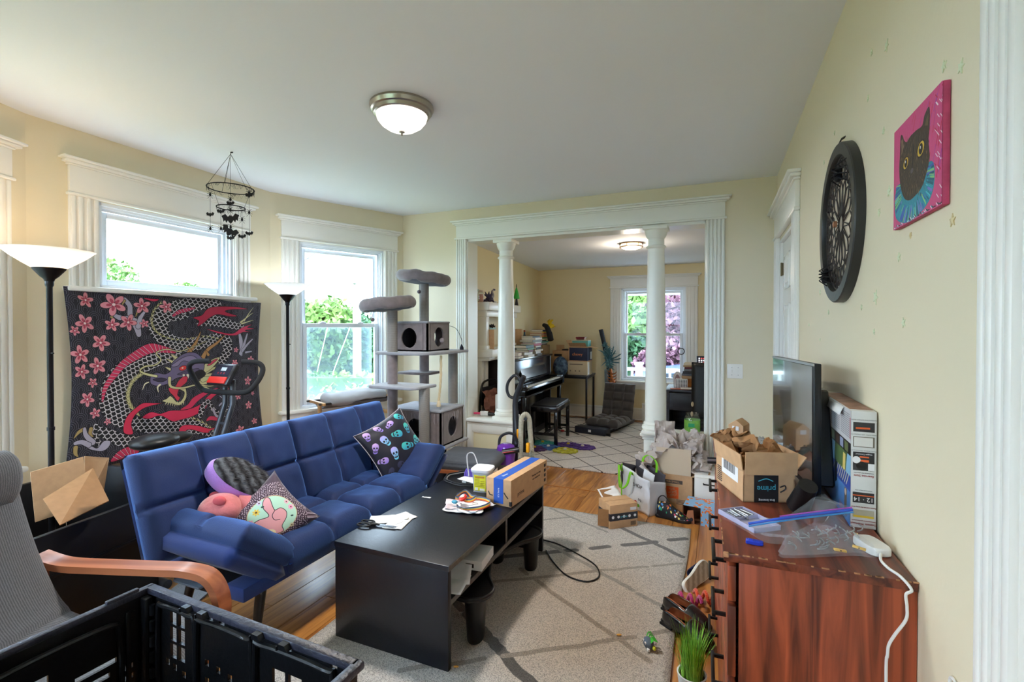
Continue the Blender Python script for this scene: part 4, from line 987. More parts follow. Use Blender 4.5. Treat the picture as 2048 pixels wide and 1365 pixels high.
# fluffy black cushion with lilac side
t = thing('cushion', 'rounded cushion with shaggy black top and lilac side behind the polka dot cushion', 'cushion', (-2.17, 1.665, .655), rot=(R(26), R(36), R(50)))
b = MB(); b.lathe([(0, -.035), (.105, -.035), (.125, -.02), (.128, .02), (.118, .04)], 40, sx=1.35, sy=.85); b.build('side_band', mat('lilac_plush', (176, 130, 214), .9, sheen=.5, bump=(90, .3)), t, smooth=60)
b = MB(); b.grid(lambda u, v: (.160 * v * math.cos(2 * PI * u), .100 * v * math.sin(2 * PI * u), .04 + .035 * math.sqrt(1 - v * v) + .010 * noise.noise(Vector((v * 6 * math.cos(2 * PI * u), v * 5 * math.sin(2 * PI * u), 0)))), 40, 12, cu=True)
b.build('plush_top', mat('black_plush', (26, 24, 28), 1.0, bump=(60, .8), weave=('DIAGONAL', 9, (92, 96, 104))), t, smooth=180)
o = bpy.data.objects.new('fur', None)
bpy.data.objects.remove(o)
b = MB(); rf = random.Random(8)
for i in range(420):
    a = rf.uniform(0, 2 * PI); v = math.sqrt(rf.uniform(0, 1)); x, y = .155 * v * math.cos(a), .097 * v * math.sin(a); z = .04 + .035 * math.sqrt(max(0, 1 - v * v)); l = rf.uniform(.015, .035); d = Vector((1, .35, .35)).normalized() * l + Vector((0, rf.uniform(-.008, .008), 0))
    p0 = Vector((x, y, z)); q = b.bm.verts.new(p0 + Vector((0, .002, 0))), b.bm.verts.new(p0 - Vector((0, .002, 0))), b.bm.verts.new(p0 + d); b.bm.faces.new(q)
b.build('fur', mat('fur_dark', (44, 42, 48), .8), t, kind='stuff', recalc=False)
# pink plush head
t = thing('plush_toy', 'pink plush toy half hidden under the lilac sided cushion on the sofa', 'plush toy', (-2.12, 1.525, .575), rot=(0, 0, R(20)))
PK = mat('pink_plush', (222, 128, 132), .95, sheen=.6, bump=(70, .3), var=(12, .25))
MB().ball((0, 0, 0), (.095, .085, .075), sub=4).build('head', PK, t, smooth=180)
MB().ball((.03, -.05, .06), (.030, .018, .022), sub=3).build('ear', mat('pink_ear', (206, 92, 100), .95), t, smooth=180)
MB().ball((-.06, .05, .045), (.028, .018, .022), sub=3).build('ear', mat('pink_ear', (206, 92, 100), .95), t, smooth=180)
MB().tube([(.05, .05, -.01), (.1, .10, -.02), (.15, .12, -.045)], [.06, .055, .03], 16).build('body', PK, t, smooth=180)
# ================================================================ DRAGON WALL HANGING (flat print on cloth)
TWm, THm = 1380, 1100
def tp(x, y):
    d = ray(100 + x / 3.591, 550 + y / 3.592, 1) - Vector((0, 0, EYE)); P_, Q_ = A1, B1
    nx, ny = -(Q_.y - P_.y), (Q_.x - P_.x); k = (P_.x * nx + P_.y * ny) / (d.x * nx + d.y * ny)
    return ((d.y * k - 1.55) * 1000, (1.66 - EYE - d.z * k) * 1000)
def tps(pts): return [tp(*q) for q in pts]
cv = Canvas(TWm, THm, (32, 30, 40))
YY, XX = np.mgrid[0:THm, 0:TWm]
# overlapping wave fans
gw, gh = 104.0, 44.0; best = np.full((THm, TWm), -1.0, np.float32)
rows = np.floor(YY / gh)
for dr in (2, 1, 0):
    r_ = rows + dr; off = np.where(r_.astype(int) % 2 == 0, 0.0, gw / 2); cx = (np.round((XX - off) / gw)) * gw + off; cy = r_ * gh + gh * .8
    dd = np.hypot(XX - cx, YY - cy); ins = (dd < gw * .53); best = np.where(ins, dd, best)
ringm = ((best % 11.0) < 3.0) & (best > 5)
cv.a[ringm] = np.array([92, 88, 102]) / 255
def scales(cell, ang, lo, hi, wdt=.28):
    ca, sa = math.cos(ang), math.sin(ang)
    def c(X, Y):
        u = (X * ca + Y * sa) / cell; v = (-X * sa + Y * ca) / (cell * .62); out = np.empty(X.shape + (3,), np.float32); out[:] = np.array(lo) / 255
        row = np.floor(v)
        for dr in (-1, 0):
            r_ = row + dr; off = np.where(r_.astype(int) % 2 == 0, 0, .5); cx = np.round(u - off) + off; dy = (v - r_); d_ = np.hypot(u - cx, dy * .62 * .9)
            m_ = (d_ < .56) & (d_ > .56 - wdt * .5) & (dy > -.1); out[m_] = np.array(hi) / 255
        return out
    return c
SCALE = lambda a=0: scales(36, a, (24, 22, 28), (206, 200, 204))
def body(pts, w, ang=0, n=8):
    p = smoothpts(tps(pts), n); ww = list(np.interp(np.linspace(0, 1, len(p)), np.linspace(0, 1, len(w)), w))
    cv.line(p, [q + 6 for q in ww], (20, 18, 24)); cv.line(p, ww, SCALE(ang)); return p
def ridge(pts, w, c=(206, 52, 92), edge=(226, 190, 200), n=8, step=20):
    p = smoothpts(tps(pts), n); ww = np.interp(np.linspace(0, 1, len(p)), np.linspace(0, 1, len(w)), w)
    cv.line(p, [q + 6 for q in ww], (20, 14, 20)); cv.line(p, list(ww), c)
    L_ = 0
    for i in range(1, len(p)):
        d = np.array(p[i]) - np.array(p[i - 1]); L_ += np.hypot(*d)
        if L_ > step:
            L_ = 0; d = d / (np.hypot(*d) + 1e-9); nrm = np.array([-d[1], d[0]]); a = np.array(p[i]) - nrm * ww[i] * .5 - d * ww[i] * .2; b_ = np.array(p[i]) + nrm * ww[i] * .5 + d * ww[i] * .2
            cv.line([a, b_], 3.2, edge); cv.line([a + d * 3, b_ + d * 3], 1.6, (30, 14, 20))
def shape(pts, c, ow=3, oc=(18, 14, 20), n=5): cv.poly(smoothpts(tps(pts), n, True), c, outline=oc, ow=ow)
def stroke(pts, w, c, n=6, oc=None):
    p = smoothpts(tps(pts), n); ww = list(np.interp(np.linspace(0, 1, len(p)), np.linspace(0, 1, len(w)), w))
    if oc: cv.line(p, [q + 5 for q in ww], oc)
    cv.line(p, ww, c)
def spine(pts, w):
    p = smoothpts(tps(pts), 10)
    for i in range(2, len(p) - 1, 3):
        d = np.array(p[i + 1]) - np.array(p[i - 1]); d = d / (np.hypot(*d) + 1e-9); nrm = np.array([-d[1], d[0]]); q = np.array(p[i])
        cv.poly([q - nrm * w * .5 - d * w * .8, q + d * w * .9, q + nrm * w * .5 - d * w * .8, q], (200, 194, 140), outline=(24, 22, 20), ow=1.5)
RED = (206, 50, 88); YEL = (206, 200, 150); LIL = (112, 100, 134); CLAW = (176, 170, 190)
# tail / upper coils
body([(1180, 190), (1050, 185), (920, 210), (790, 260), (745, 340), (760, 410), (860, 470), (1000, 480), (1140, 450), (1230, 440), (1250, 520), (1210, 610)], [60, 96, 130, 120, 120, 110, 100, 100, 90, 90, 70, 60], .2)
spine([(770, 175), (715, 240), (700, 330), (735, 400), (830, 440), (960, 440), (1080, 425), (1190, 440)], 26)
body([(1040, 330), (1120, 310), (1230, 320), (1360, 350)], [30, 90, 84, 40], .1); stroke([(1340, 310), (1440, 245)], [16, 2], YEL); stroke([(1350, 320), (1445, 300)], [14, 2], YEL); stroke([(1370, 300), (1440, 205)], [12, 2], YEL)
ridge([(850, 270), (900, 240), (960, 225), (1010, 215)], [14, 28, 26, 10])
body([(850, 300), (900, 285), (960, 270)], [20, 34, 26], .1)
# big arc
body([(900, 560), (780, 575), (650, 610), (520, 690), (440, 800), (420, 900), (450, 980), (510, 1050)], [60, 100, 150, 175, 180, 175, 150, 90], .5)
ridge([(860, 535), (760, 520), (690, 520), (590, 570), (490, 630), (410, 720), (350, 810), (330, 900)], [20, 50, 66, 60, 46, 38, 26, 10])
spine([(640, 700), (560, 760), (525, 850), (545, 930), (610, 1000)], 40)
body([(560, 1055), (690, 1075), (820, 1065), (960, 1075), (1060, 1100), (1140, 1140)], [70, 110, 120, 120, 90, 50], .15)
spine([(880, 1000), (960, 1010), (1060, 1050), (1150, 1110)], 30)
body([(300, 1110), (400, 1150), (500, 1190), (620, 1200), (720, 1190)], [50, 70, 76, 80, 60], .2); body([(280, 1080), (260, 1140), (300, 1210)], [26, 50, 40], .9)
ridge([(410, 1330), (470, 1290), (530, 1265), (600, 1262)], [16, 56, 60, 36])
# claws left
shape([(200, 1215), (260, 1230), (300, 1240), (345, 1190), (395, 1190), (385, 1230), (340, 1262), (270, 1258), (215, 1240)], CLAW)
for a, b_, c in (((185, 1105), (140, 1130), (105, 1175)), ((240, 1105), (235, 1140), (262, 1160)), ((125, 1240), (128, 1280), (150, 1305))): stroke([a, b_, c], [24, 20, 3], (176, 150, 96), oc=(18, 14, 20))
stroke([(185, 1105), (200, 1150), (260, 1200)], [18, 26, 34], CLAW, oc=(18, 14, 20)); stroke([(120, 1210), (170, 1200), (230, 1220)], [20, 26, 30], CLAW, oc=(18, 14, 20))
# top claw
stroke([(500, 160), (540, 210), (545, 280), (590, 350), (610, 420)], [26, 30, 34, 48, 30], CLAW, oc=(18, 14, 20)); stroke([(410, 255), (460, 290), (540, 300), (600, 330)], [14, 30, 26, 40], CLAW, oc=(18, 14, 20)); stroke([(655, 250), (620, 300), (605, 360)], [12, 26, 34], CLAW, oc=(18, 14, 20))
for a, b_ in (((500, 170), (480, 205)), ((408, 285), (425, 315)), ((600, 250), (585, 290))): stroke([a, b_], [16, 3], (176, 150, 96), oc=(18, 14, 20))
# right claw
stroke([(1330, 390), (1345, 450), (1350, 550)], [18, 40, 26], CLAW, oc=(18, 14, 20)); stroke([(1400, 400), (1375, 470), (1345, 540)], [14, 28, 36], CLAW, oc=(18, 14, 20)); stroke([(1445, 440), (1400, 480), (1360, 520)], [10, 20, 26], CLAW, oc=(18, 14, 20)); stroke([(1440, 530), (1390, 535)], [8, 18], CLAW, oc=(18, 14, 20))
# flames
shape([(640, 155), (700, 158), (750, 160), (720, 178), (680, 172)], RED, n=4)
shape([(1000, 285), (1060, 270), (1100, 225), (1170, 205), (1300, 195), (1400, 215), (1290, 215), (1230, 235), (1310, 262), (1260, 270), (1180, 262), (1120, 290), (1070, 330), (1030, 350), (1040, 310)], (184, 40, 70), n=4)
shape([(1090, 370), (1180, 385), (1280, 395), (1350, 350), (1440, 330), (1400, 352), (1460, 362), (1380, 372), (1440, 390), (1360, 385), (1290, 410), (1180, 400)], RED, n=4)
shape([(500, 1135), (492, 1080), (520, 1010), (590, 950), (650, 915), (740, 915), (800, 905), (700, 935), (640, 960), (580, 1010), (555, 1070), (570, 1138)], (220, 48, 84), n=4)
shape([(640, 1020), (700, 980), (760, 990), (830, 965), (950, 960), (1050, 920), (1110, 860), (1190, 820), (1270, 800), (1180, 850), (1120, 900), (1080, 960), (990, 1010), (900, 1035), (840, 1045), (760, 1005), (690, 1030)], (214, 46, 84), n=4)
shape([(900, 960), (960, 920), (1000, 870), (1080, 830), (1200, 800), (1100, 850), (1030, 900), (980, 950)], RED, n=4)
shape([(890, 1140), (900, 1090), (950, 1070), (1040, 1080), (1120, 1100), (1200, 1085), (1110, 1125), (1170, 1130), (1070, 1130), (1000, 1110), (950, 1110), (930, 1145)], (220, 48, 84), n=4)
shape([(1090, 1045), (1120, 1010), (1180, 1015), (1230, 1040), (1180, 1045), (1130, 1040)], RED, n=4)
# lower right clawed foot
stroke([(1050, 1000), (1070, 930), (1110, 905), (1150, 960), (1200, 985), (1250, 960), (1270, 900)], [40, 44, 40, 34, 28, 16, 4], SCALE(.4), oc=(18, 14, 20)); stroke([(1150, 960), (1180, 1010), (1240, 1010)], [20, 18, 6], CLAW, oc=(18, 14, 20)); stroke([(1200, 930), (1230, 890), (1200, 860)], [14, 12, 4], CLAW, oc=(18, 14, 20))
# mane, whiskers, horns
for a, b_ in (((900, 640), (800, 590)), ((900, 600), (830, 555)), ((880, 690), (790, 650)), ((1080, 690), (1200, 640)), ((1080, 720), (1210, 690)), ((1060, 760), (1180, 760)), ((1040, 790), (1120, 810)), ((1100, 660), (1180, 600)), ((1070, 740), (1200, 720))): stroke([a, b_], [40, 3], YEL, oc=(30, 28, 20))
stroke([(1060, 600), (1080, 560), (1110, 520), (1180, 470), (1232, 410)], [40, 30, 26, 18, 3], (180, 132, 80), oc=(24, 16, 14)); stroke([(1110, 560), (1090, 525)], [22, 3], (180, 132, 80), oc=(24, 16, 14))
stroke([(960, 560), (985, 520), (1020, 470), (1053, 390)], [34, 28, 20, 3], (180, 132, 80), oc=(24, 16, 14)); stroke([(985, 530), (960, 495)], [20, 3], (180, 132, 80), oc=(24, 16, 14))
shape([(1060, 660), (1110, 610), (1200, 575), (1160, 640), (1090, 690)], YEL, n=4); shape([(1100, 640), (1150, 600), (1185, 590), (1140, 630)], (206, 60, 90), n=3)
# head
shape([(690, 745), (700, 710), (740, 695), (790, 700), (830, 670), (830, 630), (880, 580), (940, 545), (1010, 540), (1060, 580), (1080, 640), (1060, 700), (1010, 720), (960, 710), (920, 720), (870, 730), (810, 770), (750, 790), (700, 780)], LIL, ow=4)
shape([(830, 640), (900, 590), (960, 565), (1010, 570), (1040, 610), (1000, 620), (930, 600), (880, 640)], (138, 126, 160), n=5); shape([(880, 700), (960, 670), (1040, 660), (1020, 700), (950, 705)], (84, 74, 104), n=5)
shape([(710, 745), (760, 730), (800, 740), (760, 760)], (60, 52, 74)); shape([(895, 655), (925, 635), (955, 640), (945, 665), (910, 672)], (220, 60, 60)); cv.ell(*tp(922, 652), 8, 5, (250, 230, 200))
for x, y in ((960, 700), (990, 700), (1020, 695)): shape([(x - 40, y), (x - 28, y + 36), (x - 18, y)], (236, 230, 214), ow=1.5, n=2)
shape([(860, 790), (890, 745), (930, 715), (960, 720), (950, 760), (900, 800), (880, 850), (900, 870), (880, 895), (850, 860), (820, 830), (815, 800)], (208, 54, 78), n=4)
shape([(800, 880), (830, 860), (880, 905), (920, 880), (935, 830), (900, 810), (940, 790), (950, 870), (900, 925), (840, 915), (770, 900)], YEL, n=4)
for k in range(9): stroke([(800 + k * 16, 905), (790 + k * 17, 935 - abs(k - 4) * 3)], [10, 2], YEL)
shape([(1010, 690), (1060, 670), (1090, 700), (1060, 730), (1010, 740)], (30, 26, 30)); cv.ell(*tp(1040, 702), 22, 18, (24, 20, 26)); shape([(990, 700), (1010, 735), (1000, 745)], (236, 226, 190), n=3)
stroke([(640, 820), (655, 780), (680, 765)], [3, 8, 8], (230, 224, 190)); stroke([(745, 835), (740, 800), (755, 780)], [3, 10, 12], (230, 224, 190))
stroke([(820, 730), (830, 790), (920, 800), (1020, 780), (1120, 790), (1175, 780)], [22, 16, 12, 10, 8, 3], YEL, oc=(24, 22, 16))
stroke([(730, 720), (660, 705), (620, 680), (660, 650), (720, 640), (760, 600), (730, 550), (800, 520), (900, 530), (1000, 500), (1100, 460)], [16, 14, 10, 10, 8, 8, 7, 6, 6, 5, 2], YEL, oc=(24, 22, 16))
# blossoms
def blossom(x, y, r, dk=0):
    cx, cy = tp(x, y); r = r * .92; a0 = (x * 7 + y * 3) % 6.28
    for k in range(5):
        a = a0 + k * 2 * PI / 5; px, py = cx + r * .56 * math.cos(a), cy + r * .56 * math.sin(a)
        cv.ell(px, py, r * .50, r * .31, (40, 24, 34), a); cv.ell(px, py, r * .46, r * .27, (226, 146, 158), a); cv.ell(cx + r * .34 * math.cos(a), cy + r * .34 * math.sin(a), r * .24, r * .12, (184, 70, 92), a)
    cv.ell(cx, cy, r * .13, r * .13, (250, 226, 226))
for q in ((218, 172, 50), (425, 195, 78), (632, 212, 58), (797, 210, 48), (198, 342, 62), (410, 342, 46), (528, 328, 60), (648, 340, 32), (108, 400, 32), (322, 475, 58), (142, 572, 62), (293, 645, 58), (150, 695, 50), (248, 770, 34), (200, 892, 50), (272, 990, 36), (372, 1048, 24), (1308, 515, 24), (1432, 592, 38), (1300, 610, 30), (1405, 745, 42), (1258, 720, 34), (1442, 838, 20), (1405, 925, 38), (1442, 1045, 30), (1335, 1110, 42), (1325, 860, 30)): blossom(*q)
tim = cv.image('dragon_print')
m = mat('dragon_cloth', (60, 50, 60), .8, image=tim, sheen=.15, bump=(300, .15))
M_, L_ = wallframe(A1, B1)
def tapf(u, v):
    # u: from low Y (left in the picture) to high Y; local x runs from A1, so it is mirrored
    y = 1.55 + 1.38 * u; e = .035 * math.sin(PI * v) * (1 if u < .5 else -1) * abs(2 * u - 1) ** 3
    s_ = (3.069 - (y + e)) * L_ / (3.069 - 1.411); z = .56 + 1.10 * v - (.012 * math.sin(PI * u * 3) ** 2 + .035 * u) * v
    return (s_, .040 + .010 * math.sin(u * 15 + v * 2) * (1 - v * .6) + .006 * math.sin(u * 31 + 1), z)
mb = MB(); mb.grid(tapf, 60, 30, M=M_, uv=True)
o = mb.build('wall_hanging', m, smooth=180); tag(o, 'black tapestry with a dragon and pink blossoms hanging below the high window', 'tapestry')
md = o.modifiers.new('t', 'SOLIDIFY'); md.thickness = .0015

# ================================================================ EXERCISE BIKE behind the sofa
GM = mat('grey_bike_frame', (70, 72, 78), .35, .3); BV = mat('black_vinyl', (26, 27, 30), .4, bump=(60, .1)); FOAM = mat('black_foam_grip', (30, 30, 33), .85)
t = thing('exercise_bike', 'folding exercise bike with grey uprights and a black seat behind the sofa', 'exercise bike', (-2.95, 2.0, 0))
X0 = -2.93
for dx in (-.035, .035): wb(MB().tube([(X0 + dx, 2.17, 1.08), (X0 + dx, 2.17, .92), (X0 + dx, 2.10, .72), (X0 + dx, 1.90, .40), (X0 + dx, 1.66, .06)], .017, 12), 'front_upright', GM, t)
for z, y in ((.80, 2.13), (.60, 2.02)): wb(MB().tube([(X0 - .035, y, z), (X0 + .035, y, z)], .010, 8), 'cross_bar', GM, t)
wb(MB().tube([(X0, 1.70, .70), (X0, 1.95, .38), (X0, 2.25, .06)], .022, 12), 'rear_upright', GM, t)
wb(MB().tube([(X0 - .20, 2.26, .03), (X0 + .20, 2.26, .03)], .025, 12), 'front_foot', GM, t); wb(MB().tube([(X0 - .20, 1.66, .03), (X0 + .20, 1.66, .03)], .025, 12), 'rear_foot', GM, t)
wb(MB().ball((X0, 1.72, .775), (.10, .125, .045), sub=4).ball((X0, 1.83, .772), (.045, .10, .034), sub=3), 'seat', BV, t, smooth=180)
wb(MB().tube([(X0, 1.73, .62), (X0, 1.73, .75)], .018, 12), 'seat_post', GM, t)
wb(MB().lathe([(0, -.05), (.16, -.05), (.18, -.03), (.18, .03), (.16, .05), (0, .05)], 32, T(X0, 1.95, .36, ry=PI / 2)), 'flywheel_housing', BV, t)
wb(MB().lathe([(0, 0), (.022, 0), (.026, .012), (.02, .03), (0, .03)], 10, T(X0 + .04, 2.0, .665, ry=PI / 2)), 'folding_knob', BV, t)
for s_ in (1, -1):
    wb(MB().tube([(X0 + s_ * .05, 1.95, .36), (X0 + s_ * .09, 1.95 + s_ * .12, .30)], .010, 8), 'crank', GM, t); wb(MB().box(X0 + s_ * .14 - .04, X0 + s_ * .14 + .04, 1.95 + s_ * .12 - .04, 1.95 + s_ * .12 + .04, .285, .31, bev=.008), 'pedal', BV, t)
hb = [(X0 - .02, 2.06, 1.205), (X0 - .10, 2.02, 1.205), (X0 - .16, 2.02, 1.17), (X0 - .18, 2.06, 1.10), (X0 - .18, 2.10, 1.03), (X0 - .14, 2.12, 1.005), (X0, 2.14, 1.0), (X0 + .16, 2.14, 1.005), (X0 + .22, 2.16, 1.03), (X0 + .25, 2.20, 1.10), (X0 + .25, 2.22, 1.16), (X0 + .22, 2.20, 1.195), (X0 + .16, 2.14, 1.20)]
wb(MB().tube(smoothpts(hb, 4), .016, 12), 'handlebar', FOAM, t)
Mc = Matrix.Translation((X0, 2.13, 1.115)) @ Matrix.Rotation(R(58), 4, 'X')
con = MB(); con.box(-.095, .095, -.075, .075, -.02, .012, bev=.010, M=Mc); wb(con, 'console', mat('console_black', (30, 30, 36), .3), t)
wb(MB().box(-.07, .07, -.012, .060, .012, .0135, M=Mc), 'console_face', mat('console_face', (44, 46, 60), .2), t); wb(MB().box(-.02, .028, .022, .046, .0135, .0145, M=Mc), 'lcd', mat('lcd_grey', (196, 208, 210), .2), t)
wb(MB().box(-.085, .075, -.068, -.022, .010, .020, bev=.004, M=Mc), 'red_shelf', mat('red_ledge', (206, 44, 34), .4), t)
for i in range(3): wb(MB().lathe([(0, 0), (.006, 0), (.006, .002), (0, .002)], 12, Mc @ T(-.03 + i * .028, .004, .0135)), 'button', mat('button_red', (150, 40, 50), .4), t)

# ================================================================ BLACK STORAGE TRUNK WITH CARDBOARD
TB = mat('black_painted_board', (15, 15, 18), .45, bump=(30, .05))
t = thing('storage_bin', 'open black storage bin holding torn cardboard behind the grey armchair', 'storage bin', (-3.02, 1.30, 0), rotz=R(11))
for nm, a in (('front_panel', (.30, .325, -.30, .27, .02, .53)), ('back_panel', (-.325, -.30, -.30, .27, .02, .60)), ('side_panel', (-.30, .30, -.325, -.30, .02, .55)), ('side_panel', (-.30, .30, .27, .295, .02, .66)), ('bottom_panel', (-.30, .30, -.30, .27, .02, .045))): MB().box(*a, bev=.003).build(nm, TB, t)
MB().box(.324, .332, -.30, .29, .33, .345, bev=.002).build('lid_lip', TB, t); MB().box(.20, .30, -.30, .27, .36, .38).build('inner_ledge', TB, t)
for x, y in ((.28, -.28), (.28, .27), (-.28, -.28), (-.28, .27)): MB().lathe([(0, 0), (.02, 0), (.02, .02), (0, .02)], 12, T(x, y, 0)).build('foot', TB, t)
def sheetbox(name, quad, m_, th, par, **k):
    b = MB(); a, b_, c, d = map(Vector, quad); n_ = (b_ - a).cross(d - a).normalized() * th
    vs1 = [b.bm.verts.new(q) for q in (a, b_, c, d)]; vs2 = [b.bm.verts.new(q + n_) for q in (a, b_, c, d)]
    b.bm.faces.new(vs1); b.bm.faces.new(vs2[::-1])
    for i in range(4): b.bm.faces.new((vs1[i], vs1[(i + 1) % 4], vs2[(i + 1) % 4], vs2[i]))
    return wb(b, name, m_, par, **k)
t = thing('cardboard_box', 'opened brown carton with red handwriting standing in the black bin', 'box', (-2.95, 1.35, .48), rotz=R(11))
def at(px, py, Y): # point on the vertical plane Y through a picture position
    d = ray(px, py, 1) - Vector((0, 0, EYE)); return Vector((0, 0, EYE)) + d * (Y / d.y)
q = [at(70, 1045, 1.22), at(178, 1008, 1.42), at(166, 914, 1.40), at(60, 945, 1.20)]
sheetbox('back_flap', q, CARD, .004, t)
q = [at(86, 1000, 1.14), at(120, 1052, 1.10), at(218, 1003, 1.33), at(186, 938, 1.38)]
sheetbox('front_flap', q, CARDD, .004, t)
sheetbox('side_flap', [at(170, 1010, 1.42), at(205, 990, 1.52), at(217, 916, 1.52), at(168, 913, 1.42)], CARD, .004, t)
c0_ = at(70, 1045, 1.22); ex = (at(178, 1008, 1.42) - c0_).normalized(); ez = (at(60, 945, 1.20) - c0_); ez = (ez - ex * ez.dot(ex)).normalized(); nn = ex.cross(ez)
pl = at(118, 965, 1.31) - nn * .006; RM = Matrix((( -ex.x, -ez.x, -nn.x, pl.x), (-ex.y, -ez.y, -nn.y, pl.y), (-ex.z, -ez.z, -nn.z, pl.z), (0, 0, 0, 1)))
RI = mat('red_marker', (170, 60, 44), .6)
text('TOYS', .045, RI, t, inv(t) @ RM @ T(0, .035, 0)); text('Ronden Lindz', .034, RI, t, inv(t) @ RM @ T(-.01, -.01, 0))

# ================================================================ GREY ARMCHAIR (bentwood arms)
def woven(nm, rgb, dark, ax='X', sc=28): return mat(nm, rgb, .95, weave=(ax, sc, dark), bump=(500, .4), sheen=.2)
GF = woven('grey_melange_fabric', (118, 120, 126), (84, 86, 92), 'Y', 44)
WD = mat('bent_walnut', (176, 104, 66), .35, grain=('x', 10, (132, 70, 42)), coat=.2)
ac = thing('armchair', 'grey fabric armchair with a headrest roll and curved brown wooden arms', 'armchair', (-1.84, .76, 0), rotz=R(19))
def cush(prof, w, th, name, m_, seams=()):
    """cushion following a profile of (x,z) points, width along y"""
    P = [Vector((x, 0, z)) for x, z in smoothpts(prof, 6)]; n = len(P); b = MB()
    nr = [];
    for i in range(n):
        d = (P[min(i + 1, n - 1)] - P[max(i - 1, 0)]).normalized(); nr.append(Vector((-d.z, 0, d.x)))
    def f(u, v):
        i = u * (n - 1); i0 = min(int(i), n - 2); fr = i - i0; p = P[i0].lerp(P[i0 + 1], fr); nn = nr[i0].lerp(nr[i0 + 1], fr).normalized()
        a = 2 * PI * v; cy, cz = math.cos(a), math.sin(a); k = (abs(cy) ** 5 + abs(cz) ** 5) ** (-1 / 5)
        endr = min(1, math.sqrt(max(0, 1 - (1 - min(u, 1 - u) / .05) ** 2))) if min(u, 1 - u) < .05 else 1
        s_ = 0
        for q in seams: s_ = max(s_, sm(u - q, .008))
        t_ = th / 2 * endr * (1 - .35 * s_) * (1 + .10 * noise.noise(Vector((u * 6, cy * 2, cz))))
        return p + nn * (k * cz * t_) + Vector((0, k * cy * (w / 2) * (1 - .03 * (1 - endr)), 0))
    b.grid(f, 70, 36, cv=True); bmesh.ops.remove_doubles(b.bm, verts=b.bm.verts[:], dist=1e-4)
    return b.build(name, m_, ac, smooth=180)
cush([(-.42, .95), (-.38, .80), (-.31, .60), (-.22, .44), (-.10, .38), (.08, .40), (.24, .44), (.35, .44), (.40, .39)], .52, .09, 'seat_cushion', GF, seams=(.42,))
# headrest roll
def hr(u, v):
    a = 2 * PI * u; y = (v - .5) * .50; e = math.sqrt(max(0, 1 - max(0, (abs(v - .5) * 2 - .86) / .14) ** 2)); c_, s_ = math.cos(a), math.sin(a)
    return (-.375 + c_ * .060 * e + s_ * .012 * e, y, .90 + s_ * .10 * e - c_ * .01)
b = MB(); b.grid(hr, 36, 30, cu=True); bmesh.ops.remove_doubles(b.bm, verts=b.bm.verts[:], dist=1e-4); b.build('headrest', GF, ac, smooth=180)
for s_ in (1, -1):
    y = s_ * .315; path = smoothpts([(-.36, .585), (-.26, .560), (-.10, .557), (.10, .557), (.22, .555), (.30, .53), (.34, .45), (.33, .34), (.26, .20), (.20, .08), (.14, .025), (0, .018), (-.25, .015), (-.40, .012)], 6)
    b = MB(); n = len(path); V = []
    for i, (x, z) in enumerate(path):
        d = Vector((path[min(i + 1, n - 1)][0] - path[max(i - 1, 0)][0], 0, path[min(i + 1, n - 1)][1] - path[max(i - 1, 0)][1])).normalized(); nn = Vector((-d.z, 0, d.x)) * .012
        V.append([b.bm.verts.new(Vector((x, y + dy, z)) + nn * sg) for dy, sg in ((-.033, -1), (.033, -1), (.033, 1), (-.033, 1))])
    for i in range(n - 1):
        for k in range(4): b.bm.faces.new((V[i][k], V[i][(k + 1) % 4], V[i + 1][(k + 1) % 4], V[i + 1][k]))
    b.bm.faces.new(V[0][::-1]); b.bm.faces.new(V[-1]); b.build('wooden_arm', WD, ac)
    MB().box(-.02, .02, -.014, .014, 0, .56, M=T(-.33, y * .93, .01, ry=.0)).build('rear_post', WD, ac)
    b = MB(); pp = smoothpts([(-.46, .97), (-.42, .78), (-.35, .55), (-.25, .37), (-.10, .31), (.10, .33), (.30, .36)], 5)
    for i in range(len(pp) - 1):
        pass
    b.tube([(x, s_ * .255, z) for x, z in pp], .014, 8); b.build('seat_rail', WD, ac)
MB().tube([(.26, -.30, .34), (.26, .30, .34)], .014, 8).build('cross_rail', WD, ac); MB().tube([(-.33, -.30, .50), (-.33, .30, .50)], .014, 8).build('cross_rail', WD, ac)
